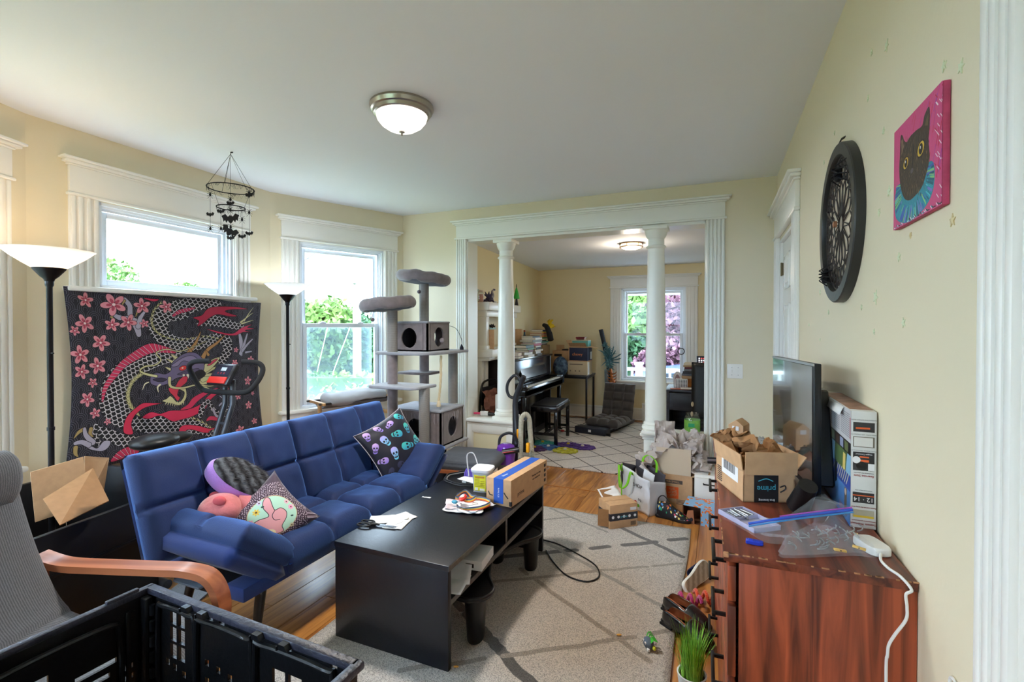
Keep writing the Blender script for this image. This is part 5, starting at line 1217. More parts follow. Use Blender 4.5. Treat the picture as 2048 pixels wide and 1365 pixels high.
# loose grey seat pad end resting on the chair front
# ================================================================ STACKED FOLDING CRATES
CRB = mat('black_crate_plastic', (20, 20, 23), .32, bump=(70, .12), var=(14, .3)); CRLIT = mat('crate_rim_blue_lit', (58, 58, 74), .4, bump=(90, .3), var=(26, .4))  # rim is paler and bluer: the blue light on its top is painted in
def holed(mb, M, x0, x1, z0, z1, th, holes):
    """vertical board in the local xz plane with rectangular through holes (x0,x1,z0,z1)"""
    xs = sorted({x0, x1, *[h[0] for h in holes], *[h[1] for h in holes]}); zs = sorted({z0, z1, *[h[2] for h in holes], *[h[3] for h in holes]})
    gr = {}
    def inside(i, k):
        cx, cz = (xs[i] + xs[i + 1]) / 2, (zs[k] + zs[k + 1]) / 2
        return any(h[0] < cx < h[1] and h[2] < cz < h[3] for h in holes)
    solid = {(i, k) for i in range(len(xs) - 1) for k in range(len(zs) - 1) if not inside(i, k)}
    def v(i, k, s):
        if (i, k, s) not in gr: gr[(i, k, s)] = mb.bm.verts.new(M @ Vector((xs[i], s * th, zs[k])))
        return gr[(i, k, s)]
    for (i, k) in solid:
        mb.bm.faces.new((v(i, k, 0), v(i + 1, k, 0), v(i + 1, k + 1, 0), v(i, k + 1, 0))); mb.bm.faces.new((v(i, k, 1), v(i, k + 1, 1), v(i + 1, k + 1, 1), v(i + 1, k, 1)))
        for (di, dk, a, b_) in ((-1, 0, (i, k), (i, k + 1)), (1, 0, (i + 1, k), (i + 1, k + 1)), (0, -1, (i, k), (i + 1, k)), (0, 1, (i, k + 1), (i + 1, k + 1))):
            if (i + di, k + dk) not in solid: mb.bm.faces.new((v(*a, 0), v(*b_, 0), v(*b_, 1), v(*a, 1)))
def crate(z0, lab, detail=True, H_=.285):
    lx, ly = .585, .40; t = thing('folding_crate', lab, 'crate', (-1.150, .660, z0), rotz=R(-1.5))
    # origin = far left corner; x to the right, y towards the camera (negative)
    sq = [(x, x + .022, z, z + .030) for x in (.075, .103) for z in (.150, .186, .222)]
    dots = [(x, x + .012, z, z + .013) for x, z in ((.06, .130), (.085, .125), (.115, .118), (.19, .165), (.225, .160), (.26, .155), (.295, .15), (.115, .090), (.19, .128), (.225, .122), (.26, .116), (.295, .110), (.19, .09), (.26, .08))]
    sq2 = [(x, x + .034, z, z + .030) for x in (.385, .427) for z in (.150, .188)]
    top = [(x, x + .016, .262, .269) for x in (.13, .165, .20, .235, .42, .53)]
    b = MB(); holed(b, T(0, 0, 0), 0, lx, .01, H_ - .012, .006, sq + dots + sq2 + top + [(.40, .55, .05, .10), (.06, .14, .04, .07)]); b.build('long_side', CRB, t)
    b = MB(); holed(b, T(0, -ly - .006, 0), 0, lx, .01, H_ - .012, .006, [(q[0], q[1], q[2], q[3]) for q in sq + sq2]); b.build('long_side', CRB, t)
    slots = [(.265 - i * .012, .335 - i * .012, .160 - i * .024, .170 - i * .024) for i in range(4)] + [(.345 + .0, .365, .13 - .022 * i, .14 - .022 * i) for i in range(4)]
    hand = [(.09, .225, .165, .205)]
    # short sides: local x along -Y
    for nm, xx, hs in (('short_side', 0, [(ly - h[1], ly - h[0], h[2], h[3]) for h in slots + hand]), ('short_side', lx, [(.12, .28, .17, .205)])):
        b = MB(); holed(b, Matrix.Translation((xx, 0, 0)) @ Matrix.Rotation(-PI / 2, 4, 'Z'), 0, ly, .01, H_ - .012, .006, hs); b.build(nm, CRB, t)
    b = MB(); b.box(0, lx, -ly, 0, 0, .01); b.build('crate_floor', CRB, t)
    b = MB()
    b.box(-.004, lx + .004, -.006, .012, H_ - .014, H_, bev=.003); b.box(-.004, lx + .004, -ly - .012, -ly + .006, H_ - .014, H_, bev=.003)
    b.box(-.010, .006, -ly - .012, .012, H_ - .014, H_, bev=.003); b.box(lx - .006, lx + .012, -ly - .012, .012, H_ - .014, H_, bev=.003); b.build('rim', CRLIT, t)
    # stiffening ribs on the inner faces
    def rib(nm, fn): b = MB(); fn(b); b.build(nm, CRB, t)
    for (a, c) in ((.04, .165), (.170, .335), (.345, .54)):
        rib('rib_frame', lambda b: b.tube(smoothpts([(a, -.004, .02), (a, -.004, H_ - .05), (a + .02, -.004, H_ - .028), (c - .02, -.004, H_ - .028), (c, -.004, H_ - .05), (c, -.004, .02)], 4), .0055, 8))
    rib('rib_frame', lambda b: b.tube(smoothpts([(.010, -.06, .02), (.010, -.06, .20), (.010, -.10, .245), (.010, -.36, .22), (.010, -.38, .05)], 5), .0055, 8))
    for x in (.15, .20, .36, .43):
        rib('catch', lambda b: (b.prism([(-.014, 0), (.014, 0), (.008, .010), (-.008, .010)], .014, T(x, -.004, H_ - .012, rx=PI / 2)), b.box(x - .012, x - .009, -.020, -.006, H_ - .014, H_ - .006)))
    for z in (.225, .245): rib('rivet', lambda b: b.lathe([(0, 0), (.006, 0), (.006, .002), (0, .0025)], 12, T(.007, -.034, z, ry=PI / 2)))
    rib('corner_post', lambda b: (b.box(.006, .026, -.022, -.006, .01, H_ - .014, bev=.003), b.box(.006, .012, -.050, -.04, .03, H_ - .03, bev=.002)))
    for i in range(7): rib('hinge_knuckle', lambda b: b.tube([(.030, -.010, .03 + i * .034), (.030, -.010, .052 + i * .034)], .006, 8))
    # row of teeth on the far edge
    for y in (-.05, -.30): MB().box(-.006, .004, y - .03, y + .03, H_ - .004, H_ + .006, bev=.002).build('stacking_lug', CRLIT, t)
    return t
crate(.572, 'topmost black folding crate of the stack at the bottom left'); crate(.286, 'middle black crate of the stack at the bottom left'); crate(.0, 'bottom black crate of the stack at the bottom left')

# striped paper pad on the floor under the chair arm
p = G(372, 1185, .02); o = MB().box(-.11, .11, -.15, .15, 0, .012, bev=.002).build('paper_pad', mat('striped_pad', (188, 192, 200), .7, weave=('X', 40, (120, 126, 136))), loc=(p.x, p.y, .0005), rot=(0, 0, .4)); tag(o, 'grey striped paper pad on the floor under the sofa end', 'paper pad')
# ================================================================ CAT TREE
CT = mat('taupe_plush', (132, 122, 124), .95, var=(18, .22), bump=(220, .35), sheen=.5); CTL = mat('grey_plush_top', (150, 152, 160), .95, var=(14, .2), bump=(220, .35), sheen=.5)
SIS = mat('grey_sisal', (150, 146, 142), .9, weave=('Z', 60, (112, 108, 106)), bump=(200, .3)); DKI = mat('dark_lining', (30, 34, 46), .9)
t = thing('cat_tree', 'tall grey plush cat tree with two perches and two boxes in the window corner', 'cat tree', (-2.36, 3.52, 0))
def post(x, y, z0, z1, m_=CT, r=.042): wb(MB().lathe([(0, z0), (r, z0), (r, z1), (0, z1)], 24, T(x, y, 0)), 'post', m_, t)
def plat(pts, z, th=.024, m_=CTL, name='platform'): wb(MB().prism(pts, th, T(0, 0, z), bev=.006), name, m_, t)
plat([(-2.68, 3.22), (-2.10, 3.22), (-2.07, 3.28), (-2.07, 3.92), (-2.68, 3.92)], 0.0, .03, CT, 'base')
P1, P2, P3, P4 = (-2.48, 3.295), (-2.18, 3.31), (-2.41, 3.66), (-2.215, 3.83)
post(*P1, .03, .93, CT); post(*P1, .95, 1.19, CT); post(*P1, 1.21, 1.555, SIS); post(*P2, .03, .40, CT); post(*P2, .42, .93, SIS, .043)
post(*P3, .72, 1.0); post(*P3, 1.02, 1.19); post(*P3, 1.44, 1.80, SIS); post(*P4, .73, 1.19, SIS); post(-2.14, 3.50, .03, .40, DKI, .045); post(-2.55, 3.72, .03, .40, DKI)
plat([(-2.66, 3.30), (-2.62, 3.25), (-2.35, 3.23), (-2.20, 3.27), (-2.12, 3.36), (-2.09, 3.60), (-2.09, 3.90), (-2.66, 3.90)], 1.19)
plat([(-2.62, 3.16), (-2.58, 3.13), (-2.20, 3.14), (-2.15, 3.18), (-2.13, 3.42), (-2.60, 3.42)], .925)
plat([(-2.62, 3.55), (-2.34, 3.54), (-2.30, 3.58), (-2.30, 3.76), (-2.62, 3.76)], 1.0, .022, CT, 'step')
plat([(-2.64, 3.38), (-2.12, 3.38), (-2.07, 3.44), (-2.07, 3.86), (-2.64, 3.86)], .40, .022)
def holeplate(M, w, h, cx, cz, rx, rz, th, name):
    b = MB(); n = 40
    def sq(a):
        c_, s_ = math.cos(a), math.sin(a); k = 1 / max(abs(c_), abs(s_)); x = c_ * k; z = s_ * k
        return (w / 2 + x * w / 2, h / 2 + z * h / 2)
    rings = []
    for y in (0, th):
        A_ = [b.bm.verts.new(M @ Vector((sq(PI / 4 + 2 * PI * i / n)[0], y, sq(PI / 4 + 2 * PI * i / n)[1]))) for i in range(n)]
        B_ = [b.bm.verts.new(M @ Vector((cx + rx * math.cos(PI / 4 + 2 * PI * i / n), y, cz + rz * math.sin(PI / 4 + 2 * PI * i / n)))) for i in range(n)]
        rings.append((A_, B_))
    for i in range(n):
        j = (i + 1) % n; (A, B_), (Cc, D) = rings
        b.bm.faces.new((A[i], A[j], B_[j], B_[i])); b.bm.faces.new((Cc[i], D[i], D[j], Cc[j])); b.bm.faces.new((A[i], Cc[i], Cc[j], A[j])); b.bm.faces.new((B_[i], B_[j], D[j], D[i]))
    wb(b, name, CT, t, smooth=30)
def condo(x0, x1, y0, y1, z0, z1, nm):
    w, l, h = x1 - x0, y1 - y0, z1 - z0
    holeplate(Matrix.Translation((x0, y0, z0)), w, h, w * .50, h * .48, .078, .085, .014, 'front_wall')
    holeplate(Matrix.Translation((x1, y0, z0)) @ Matrix.Rotation(PI / 2, 4, 'Z'), l, h, l * .52, h * .50, .078, .085, .014, 'side_wall')
    wb(MB().box(x0, x0 + .014, y0, y1, z0, z1), 'side_wall', CT, t)
    holeplate(Matrix.Translation((x0, y1 - .014, z0)), w, h, w * .42, h * .50, .085, .085, .014, 'back_wall')
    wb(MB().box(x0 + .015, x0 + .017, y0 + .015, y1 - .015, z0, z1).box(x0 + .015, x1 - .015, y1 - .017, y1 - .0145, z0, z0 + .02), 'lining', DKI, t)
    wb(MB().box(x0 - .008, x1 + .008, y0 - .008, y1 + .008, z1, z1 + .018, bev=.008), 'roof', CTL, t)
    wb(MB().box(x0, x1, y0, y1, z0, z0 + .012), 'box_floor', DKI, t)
    b = MB()
    for (x, y) in ((x1 - .045, y0 - .002), (x1 + .0145 - .012, y0 + .04)): b.box(x - .001, x + .001, y - .001, y + .001, z0, z1)
    wb(b, 'seam', mat('seam_dark', (86, 78, 82), .9), t)
condo(-2.60, -2.225, 3.43, 3.78, 1.214, 1.45, 'upper'); condo(-2.62, -2.105, 3.44, 3.82, .422, .705, 'lower')
def perch(cx, cy, z, r, tx, ty, nm, seed):
    M = Matrix.Translation((cx, cy, z)) @ Matrix.Rotation(tx, 4, 'X') @ Matrix.Rotation(ty, 4, 'Y')
    b = MB()
    def f(u, v):
        a = 2 * PI * u; k = 2 * PI * v; rr_ = r - .035 + .040 * math.cos(k) * (1 + .25 * noise.noise(Vector((math.cos(a) * 1.5, math.sin(a) * 1.5, seed)))); zz = .035 + .048 * math.sin(k) + .012 * noise.noise(Vector((math.cos(a) * 2, math.sin(a) * 2, seed + 5)))
        return (rr_ * math.cos(a), rr_ * math.sin(a), zz)
    b.grid(f, 48, 16, cu=True, cv=True, M=M); wb(b, 'perch_bolster', CT, t, smooth=180)
    wb(MB().lathe([(0, -.012), (r - .03, -.012), (r - .015, 0), (r - .03, .02), (0, .016)], 40, M), 'perch_board', mat('plush_under', (104, 104, 116), .95, bump=(200, .3)), t)
perch(-2.50, 3.27, 1.575, .225, .04, -.10, 'a', 1); perch(-2.42, 3.66, 1.82, .235, -.05, .10, 'b', 2)
def pom(x, y, z, ztop, m_, r=.016, name='pompom'):
    wb(MB().ball((x, y, z), r, sub=3), name, m_, t, smooth=180); wb(MB().tube([(x, y, z), (x + .003, y, ztop)], .0015, 6), 'string', DKI, t)
POM = mat('grey_pompom', (122, 112, 120), 1.0, bump=(300, 1)); POML = mat('lilac_pompom', (176, 166, 176), 1.0, bump=(300, 1))
p = at(745, 640, 3.10); pom(p.x, p.y, p.z, p.z + .05, POM); p = at(838, 584, 3.48); pom(p.x, p.y, p.z, p.z + .06, POM)
p = at(884, 680, 3.52) ; pom(-2.19, 3.60, 1.305, 1.40, POML, .02)
rp = smoothpts([(-2.14, 3.50, 1.18), (-2.142, 3.50, 1.0), (-2.146, 3.49, .88), (-2.15, 3.48, .80)], 6)
b = MB()
for k in range(3): b.tube([(x + .006 * math.cos(i * .9 + k * 2.1), y + .006 * math.sin(i * .9 + k * 2.1), z) for i, (x, y, z) in enumerate(rp)], .006, 6)
wb(b, 'sisal_rope', mat('natural_rope', (206, 188, 152), .9), t, label='hanging twisted rope toy')
wb(MB().lathe([(.004, 0), (.012, -.01), (.02, -.05), (.016, -.06), (0, -.055)], 12, T(-2.15, 3.48, .81)), 'rope_tassel', mat('rope_tassel', (226, 210, 176), .95, bump=(120, .8)), t)
b = MB(); b.tube(smoothpts([(-2.20, 3.74, 1.43), (-2.16, 3.80, 1.40), (-2.13, 3.84, 1.30), (-2.13, 3.84, 1.24)], 5), .0022, 6); wb(b, 'toy_cord', DKI, t)
wb(MB().lathe([(0, 0), (.018, 0), (.016, .02), (.003, .05), (0, .05)], 12, T(-2.13, 3.84, 1.214)), 'toy_feather', DKI, t)
b = MB(); rf = random.Random(2)
for i in range(26):
    x, y = (rf.uniform(-2.60, -2.12), 3.437) if i % 2 else (-2.088, rf.uniform(3.46, 3.82)); z = .70 - rf.uniform(0, .02); l = rf.uniform(.02, .09); b.tube([(x, y, z), (x + rf.uniform(-.012, .012), y - .004, z - l)], .0012, 4)
wb(b, 'loose_threads', mat('thread', (176, 170, 178), .9), t, kind='stuff')
# cardboard scratch strip under the tree
o = MB().box(-.07, .07, -.008, .008, 0, .22, bev=.002).build('cardboard_scratcher', mat('tan_board', (196, 160, 92), .8, var=(40, .2)), loc=(-2.00, 3.55, .001), rot=(-.18, .12, .75)); tag(o, 'tan cardboard strip leaning below the lower box of the cat tree', 'cardboard')

# window hammock for cats
MA, LA = wallframe(A0, A1)
t = thing('cat_window_perch', 'wooden window perch with pale grey fleece on the corner window sill', 'cat perch', tuple(MA @ Vector((.66, .19, .67))))
PINE = mat('pine', (206, 160, 106), .5, grain=('y', 14, (184, 134, 84)))
for s_ in (.315, 1.005):
    wb(MB().box(s_ - .014, s_ + .014, -.02, .33, .725, .75, bev=.003, M=MA), 'rail', PINE, t); wb(MB().box(s_ - .012, s_ + .012, .21, .25, .56, .725, bev=.003, M=MA).box(s_ - .012, s_ + .012, .05, .25, .56, .59, bev=.003, M=MA), 'bracket', PINE, t)
for y in (.03, .30): wb(MB().tube([MA @ Vector((.27, y, .738)), MA @ Vector((1.04, y, .738))], .009, 10), 'dowel', mat('dark_dowel', (50, 44, 42), .5), t)
wb(MB().grid(lambda u, v: (.345 + .63 * u, .03 + .27 * v, .728 - .05 * math.sin(PI * v)), 16, 12, M=MA), 'sling', mat('grey_sling', (120, 122, 128), .9, bump=(200, .2)), t, smooth=180, thick=.004)
b = MB()
def fl(u, v):
    a = 2 * PI * v; e = math.sqrt(max(0, 1 - max(0, (abs(u - .5) * 2 - .84) / .16) ** 2)); c_, s_ = math.cos(a), math.sin(a)
    return (.36 + .60 * u, .19 + (.135 * c_) * e, .765 + .062 * s_ * e + .008 * noise.noise(Vector((u * 8, c_ * 2, s_ * 2))) + .01 * math.sin(u * 6))
b.grid(fl, 60, 30, cv=True, M=MA); bmesh.ops.remove_doubles(b.bm, verts=b.bm.verts[:], dist=1e-4)
wb(b, 'fleece', mat('pale_fleece', (196, 198, 204), 1.0, bump=(300, 1.0), sheen=.6), t, smooth=180)

# ================================================================ HANGING MOBILE
BKP = mat('black_felt_shape', (22, 22, 26), .9)
mx, my = -3.02, 2.262; t = thing('mobile', 'black hoop mobile with hanging bats and spiders below the ceiling near the high window', 'mobile', (mx, my, HC))
def zy(y): return (1.43 + (652 - y) * .00337) - HC
MB().tube([(.14 * math.cos(a * PI / 18), .14 * math.sin(a * PI / 18), zy(378)) for a in range(36)], .0035, 6, closed=True).build('upper_hoop', BKP, t)
MB().tube([(.085 * math.cos(a * PI / 18), .085 * math.sin(a * PI / 18), zy(416)) for a in range(36)], .0035, 6, closed=True).build('lower_hoop', BKP, t)
MB().ball((.012, 0, -.006), (.012, .005, .005)).tube([(0, 0, 0), (0, 0, -.02)], .002, 6).build('ceiling_hook', BKP, t)
rad = Vector((math.cos(YAW), math.sin(YAW), 0))
def cord(a, b_): MB().tube([a, b_], .0012, 4, caps=False).build('cord', BKP, t)
for k in range(5): a = k * 2 * PI / 5 + .38; cord((0, 0, -.015), (.14 * math.cos(a), .14 * math.sin(a), zy(378)))
for k in range(3): a = k * 2 * PI / 3 + .5; cord((.135 * math.cos(a), .135 * math.sin(a), zy(378)), (.085 * math.cos(a), .085 * math.sin(a), zy(416)))
batp = [(0, .35), (.08, .5), (.14, .36), (.3, .30), (.55, .62), (1, .42), (.86, .12), (.80, -.25), (.62, -.05), (.50, -.38), (.32, -.12), (.18, -.34), (0, -.5)]
batp = batp + [(-x, z) for x, z in batp[::-1][1:-1]]
def bat(pos, s_, tilt=0, yaw=0): MB().prism([(x * s_, z * s_) for x, z in batp], .002, T(pos[0], pos[1], pos[2], rx=PI / 2, rz=YAW + yaw) @ Matrix.Rotation(tilt, 4, 'Z')).build('bat', BKP, t)
def spider(pos, s_):
    b = MB(); M = T(pos[0], pos[1], pos[2], rz=YAW); b.ball((0, 0, 0), (.32 * s_, .25 * s_, .40 * s_), sub=2); b.ball((0, 0, .45 * s_), (.2 * s_, .2 * s_, .2 * s_), sub=2)
    for sg in (-1, 1):
        for k in range(4):
            z0_ = (.35 - .18 * k) * s_; up = (.9 - .65 * k) * s_
            b.tube([(0, 0, z0_), (sg * .55 * s_, 0, z0_ + up * .6), (sg * (1.0 - abs(k - 1.5) * .18) * s_, 0, up)], .045 * s_, 5)
    b.bm.transform(M); b.build('spider', BKP, t)
def along(px): return rad * ((px - 462) * .00285)
for px, ys, bottom in ((413, [('s', 390), ('b', 430), ('s', 458)], 458), (505, [('s', 386), ('b', 392), ('s', 426), ('b', 468)], 468), (438, [('b', 424), ('s', 458)], 458), (488, [('s', 440), ('b', 474)], 474), (461, [('s', 400), ('b', 408), ('s', 421), ('B', 439), ('s', 455), ('B2', 464), ('b', 477)], 477)):
    v = along(px); top = 378 if px in (413, 505) else 416 if px != 461 else 310
    cord((v.x, v.y, zy(top)), (v.x, v.y, zy(bottom)))
    for k_, y in ys:
        p_ = (v.x, v.y, zy(y))
        if k_ == 's': spider(p_, .024)
        elif k_ == 'b': bat(p_, .028)
        elif k_ == 'B': bat(p_, .060, .05)
        else: bat((p_[0] - .012, p_[1], p_[2]), .060, -.5)
b = MB(); rf = random.Random(6)
for r_, zc, n_ in ((.14, zy(378), 90), (.085, zy(416), 60)):
    for i in range(n_):
        a = rf.uniform(0, 2 * PI); a2 = a + rf.uniform(-.3, .3); d1 = -.012 - .035 * abs(math.sin(a * 2.5)) * rf.random(); b.tube([(r_ * math.cos(a), r_ * math.sin(a), zc), (r_ * math.cos((a + a2) / 2), r_ * math.sin((a + a2) / 2), zc + d1), (r_ * math.cos(a2), r_ * math.sin(a2), zc + d1 * rf.random())], .0006, 3, caps=False)
b.build('web_lace', BKP, t, kind='stuff', recalc=False)

# ================================================================ OTTOMAN
t = thing('ottoman', 'low grey cushioned footstool with bent brown wooden legs below the cat tree', 'footstool', (-1.79, 3.41, 0), rotz=R(8))
b = MB(); puffslab(b, T(-.27, -.25, .36), .50, .50, .085, re=.04, puff=.10, depth=0, nx=30, ny=30, wr=.004); b.build('cushion', woven('grey_stripe_fabric', (84, 90, 100), (60, 64, 74), 'Y', 24), t, smooth=180)
for s_ in (-1, 1):
    path = smoothpts([(-.24, .02), (-.27, .14), (-.26, .27), (-.20, .325), (0, .33), (.20, .325), (.26, .27), (.27, .14), (.24, .02)], 5); b = MB(); V = []; n = len(path)
    for i, (x, z) in enumerate(path):
        d = Vector((path[min(i + 1, n - 1)][0] - path[max(i - 1, 0)][0], 0, path[min(i + 1, n - 1)][1] - path[max(i - 1, 0)][1])).normalized(); nn = Vector((-d.z, 0, d.x)) * .012
        V.append([b.bm.verts.new(Vector((x, s_ * .23 + dy, z)) + nn * sg) for dy, sg in ((-.028, -1), (.028, -1), (.028, 1), (-.028, 1))])
    for i in range(n - 1):
        for k in range(4): b.bm.faces.new((V[i][k], V[i][(k + 1) % 4], V[i + 1][(k + 1) % 4], V[i + 1][k]))
    b.bm.faces.new(V[0][::-1]); b.bm.faces.new(V[-1]); b.build('bent_leg', WD, t)
MB().box(-.02, .02, -.22, .22, .29, .32, bev=.004).build('cross_rail', WD, t); MB().box(-.26, -.235, -.21, .21, .10, .13, bev=.004).build('cross_rail', WD, t)

# ================================================================ UPRIGHT VACUUM
VK = mat('vacuum_charcoal', (44, 46, 52), .35, .2); VP = mat('vacuum_purple', (112, 50, 176), .2, coat=.6); VO = mat('vacuum_orange', (244, 170, 30), .35); HO = mat('vacuum_hose', (176, 172, 156), .5)
t = thing('vacuum_cleaner', 'upright bagless vacuum with purple dust bin and beige ribbed hose beside the left column', 'vacuum cleaner', (-1.56, 3.80, 0))
def V_(px, py, y): return at(px, py, y)
wb(MB().box(-1.66, -1.40, 3.70, 3.94, .01, .09, bev=.03), 'floor_head', VK, t)
wb(MB().tube([V_(1040, 960, 3.72), V_(1034, 905, 3.80), V_(1033, 862, 3.84), V_(1030, 812, 3.86), V_(1031, 795, 3.86), V_(1042, 768, 3.85), V_(1048, 753, 3.84)], [.05, .05, .034, .024, .024, .022, .022], 14), 'spine_tube', VK, t)
wb(MB().tube(smoothpts([tuple(V_(1042, 762, 3.85)), tuple(V_(1030, 751, 3.85)), tuple(V_(1017, 764, 3.85)), tuple(V_(1014, 780, 3.85)), tuple(V_(1019, 793, 3.85)), tuple(V_(1030, 797, 3.86))], 5), .013, 12), 'handle_grip', VK, t)
c = V_(1012, 912, 3.66)
wb(MB().lathe([(0, -.06), (.070, -.06), (.078, 0), (.080, .05), (.070, .085), (.04, .10), (0, .102)], 28, T(c.x, c.y, c.z)), 'dust_bin_lid', VP, t)
wb(MB().lathe([(0, -.26), (.066, -.26), (.072, -.06), (0, -.06)], 28, T(c.x, c.y, c.z)), 'dust_bin', mat('smoky_bin', (128, 126, 140), .15, alpha=.85), t)
wb(MB().tube(smoothpts([(c.x - .06, c.y - .01, c.z + .07), (c.x - .05, c.y, c.z + .15), (c.x + .02, c.y, c.z + .19), (c.x + .07, c.y + .02, c.z + .17), (c.x + .09, c.y + .03, c.z + .11)], 5), .012, 10), 'bin_handle', VK, t)
wb(MB().tube([(c.x + .0, c.y - .07, c.z + .045), (c.x + .13, c.y - .03, c.z + .07)], [.026, .022], 14), 'nozzle', mat('vacuum_black', (26, 24, 28), .3), t); wb(MB().tube([(c.x + .01, c.y - .094, c.z + .047), (c.x + .12, c.y - .052, c.z + .066)], .004, 6), 'red_stripe', mat('vac_red', (190, 30, 36), .4), t)
def hosepath(pts, r, name):
    P_ = [Vector(q) for q in smoothpts([tuple(q) for q in pts], 10)]; L_ = [0]
    for a, b_ in zip(P_, P_[1:]): L_.append(L_[-1] + (b_ - a).length)
    n = int(L_[-1] / .0045); out = []; rr_ = []
    for i in range(n + 1):
        s_ = L_[-1] * i / n; k = next(j for j in range(len(L_) - 1) if L_[j + 1] >= s_ - 1e-9); q = P_[k].lerp(P_[k + 1], (s_ - L_[k]) / max(1e-9, L_[k + 1] - L_[k])); out.append(q); rr_.append(r if i % 2 else r * .86)
    wb(MB().tube(out, rr_, 14), name, HO, t, smooth=20)
hosepath([V_(1040, 965, 3.72), V_(1041, 900, 3.74), V_(1042, 850, 3.76), V_(1044, 836, 3.78), V_(1051, 829, 3.80), V_(1058, 838, 3.82), V_(1060, 860, 3.82), V_(1063, 900, 3.80), V_(1067, 960, 3.78)], .023, 'hose')
for (px, py, yy, w) in ((1037, 868, 3.77, .016), (1056, 896, 3.70, .018)):
    q = V_(px, py, yy); wb(MB().box(q.x - .014, q.x + .014, q.y - w, q.y + w, q.z - .04, q.z + .04, bev=.008), 'orange_clip', VO, t)
q = V_(1052, 838, 3.77); wb(MB().lathe([(0, 0), (.013, 0), (.013, .02), (0, .022)], 14, T(q.x, q.y, q.z, rx=PI / 2)), 'cord_hook', VK, t)
# ================================================================ DRESSER
CHW = mat('red_cherry_laminate', (184, 88, 54), .38, grain=('z', 24, (96, 42, 28)), var=(3, .2), coat=.15); CHT = mat('red_cherry_top', (128, 62, 42), .32, grain=('y', 24, (72, 30, 24)), coat=.2)
CHE = mat('worn_pale_edge', (206, 150, 106), .6, var=(60, .5)); HB = mat('black_bar_handle', (22, 22, 24), .4, .5)
dr = thing('dresser', 'reddish brown wooden dresser with black bar handles against the right wall', 'dresser', (.2025, 2.03, 0), rotz=R(1.6))
hx, hy = .1975, .675
MB().box(-hx - .008, hx, -hy - .006, hy + .006, .828, .85, bev=.003).build('top_board', CHT, dr)
b = MB(); rf = random.Random(5)
for i in range(46):
    x = rf.uniform(-hx, hx); b.box(x, x + rf.uniform(.003, .012), -hy - .0065, -hy - .003, .848, .8505)
for i in range(30):
    y = rf.uniform(-hy, hy); b.box(-hx - .0085, -hx - .006, y, y + rf.uniform(.004, .03), .848, .8505)
b.box(-hx - .009, -hx + .004, -hy - .007, -hy + .002, .838, .8508, bev=.002); b.build('worn_edge', CHE, dr, kind='stuff')
MB().box(-hx + .028, hx, -hy, -hy + .018, .012, .828, bev=.001).build('side_panel', CHW, dr); MB().box(-hx + .028, hx, hy - .018, hy, .012, .828, bev=.001).build('side_panel', CHW, dr)
MB().box(hx - .006, hx, -hy + .018, hy - .018, .02, .82).build('back_board', CHE, dr); MB().box(-hx + .03, hx - .006, -hy + .018, hy - .018, .02, .04).build('bottom_board', CHW, dr)
MB().box(-hx + .045, -hx + .06, -hy + .018, hy - .018, 0, .06).build('plinth', CHW, dr)
rows = [(.62 + .10, .815), (.505 + .02, .712), (.33, .517), (.135 - .06, .322)]
for (y0, y1, hc) in ((-hy + .002, -.012, -.525), (-.006, hy - .002, .075)):
    for (z0, z1) in rows:
        d = MB().box(-hx + .002, -hx + .022, y0, y1, z0 + .004, z1, bev=.003).build('drawer', CHW, dr)
        zc = (z0 + z1) / 2 + .02; h_ = MB(); h_.box(-hx - .034, -hx - .024, hc - .075, hc + .075, zc - .005, zc + .005, bev=.002)
        for yy in (hc - .06, hc + .06): h_.box(-hx - .030, -hx + .004, yy - .005, yy + .005, zc - .005, zc + .005, bev=.002)
        h_.build('handle', HB, d)
DZ = .8505
# ---- television
TVK = mat('tv_black', (20, 22, 26), .35); SCR = mat('tv_screen', (6, 7, 9), .03, spec=1.0, coat=1.0)
tv = thing('television', 'slim black flat screen television with dark reflective screen on the dresser', 'television', (.300, 1.83, DZ), rot=(0, 0, R(5)))
w = .66
MB().box(-.010, .012, 0, w, .022, .455, bev=.003, M=T(rx=R(-1.2))).build('casing', TVK, tv)
b = MB(); b.prism([(.02, .05), (w - .05, .05), (w - .12, .36), (.10, .36)], .045, T(.012, 0, 0) @ Matrix(((0, 0, 1, 0), (1, 0, 0, 0), (0, 1, 0, 0), (0, 0, 0, 1))), bev=.006); b.build('back_housing', TVK, tv)
MB().box(-.012, -.0095, .014, w - .014, .045, .445, M=T(rx=R(-1.2))).build('screen', SCR, tv)
MB().box(-.012, -.009, 0, w, .447, .455, M=T(rx=R(-1.2))).build('top_bezel', mat('silver_bezel', (180, 184, 190), .3, .6), tv)
for y in (.07, w - .10): MB().prism([(-.11, 0), (.05, 0), (.02, .02), (-.02, .034), (-.06, .02)], .022, T(0, y, 0, rx=PI / 2)).build('foot', TVK, tv)
# black round stand piece near the television's front foot
o = MB().lathe([(0, 0), (.034, 0), (.032, .02), (.026, .10), (0, .10)], 24, T(0, 0, 0, rx=R(24))).build('black_cup', PB, loc=(.232, 1.72, DZ + .022), rot=(R(10), R(12), 0)); tag(o, 'black tapered cup lying beside the front foot of the television', 'cup')
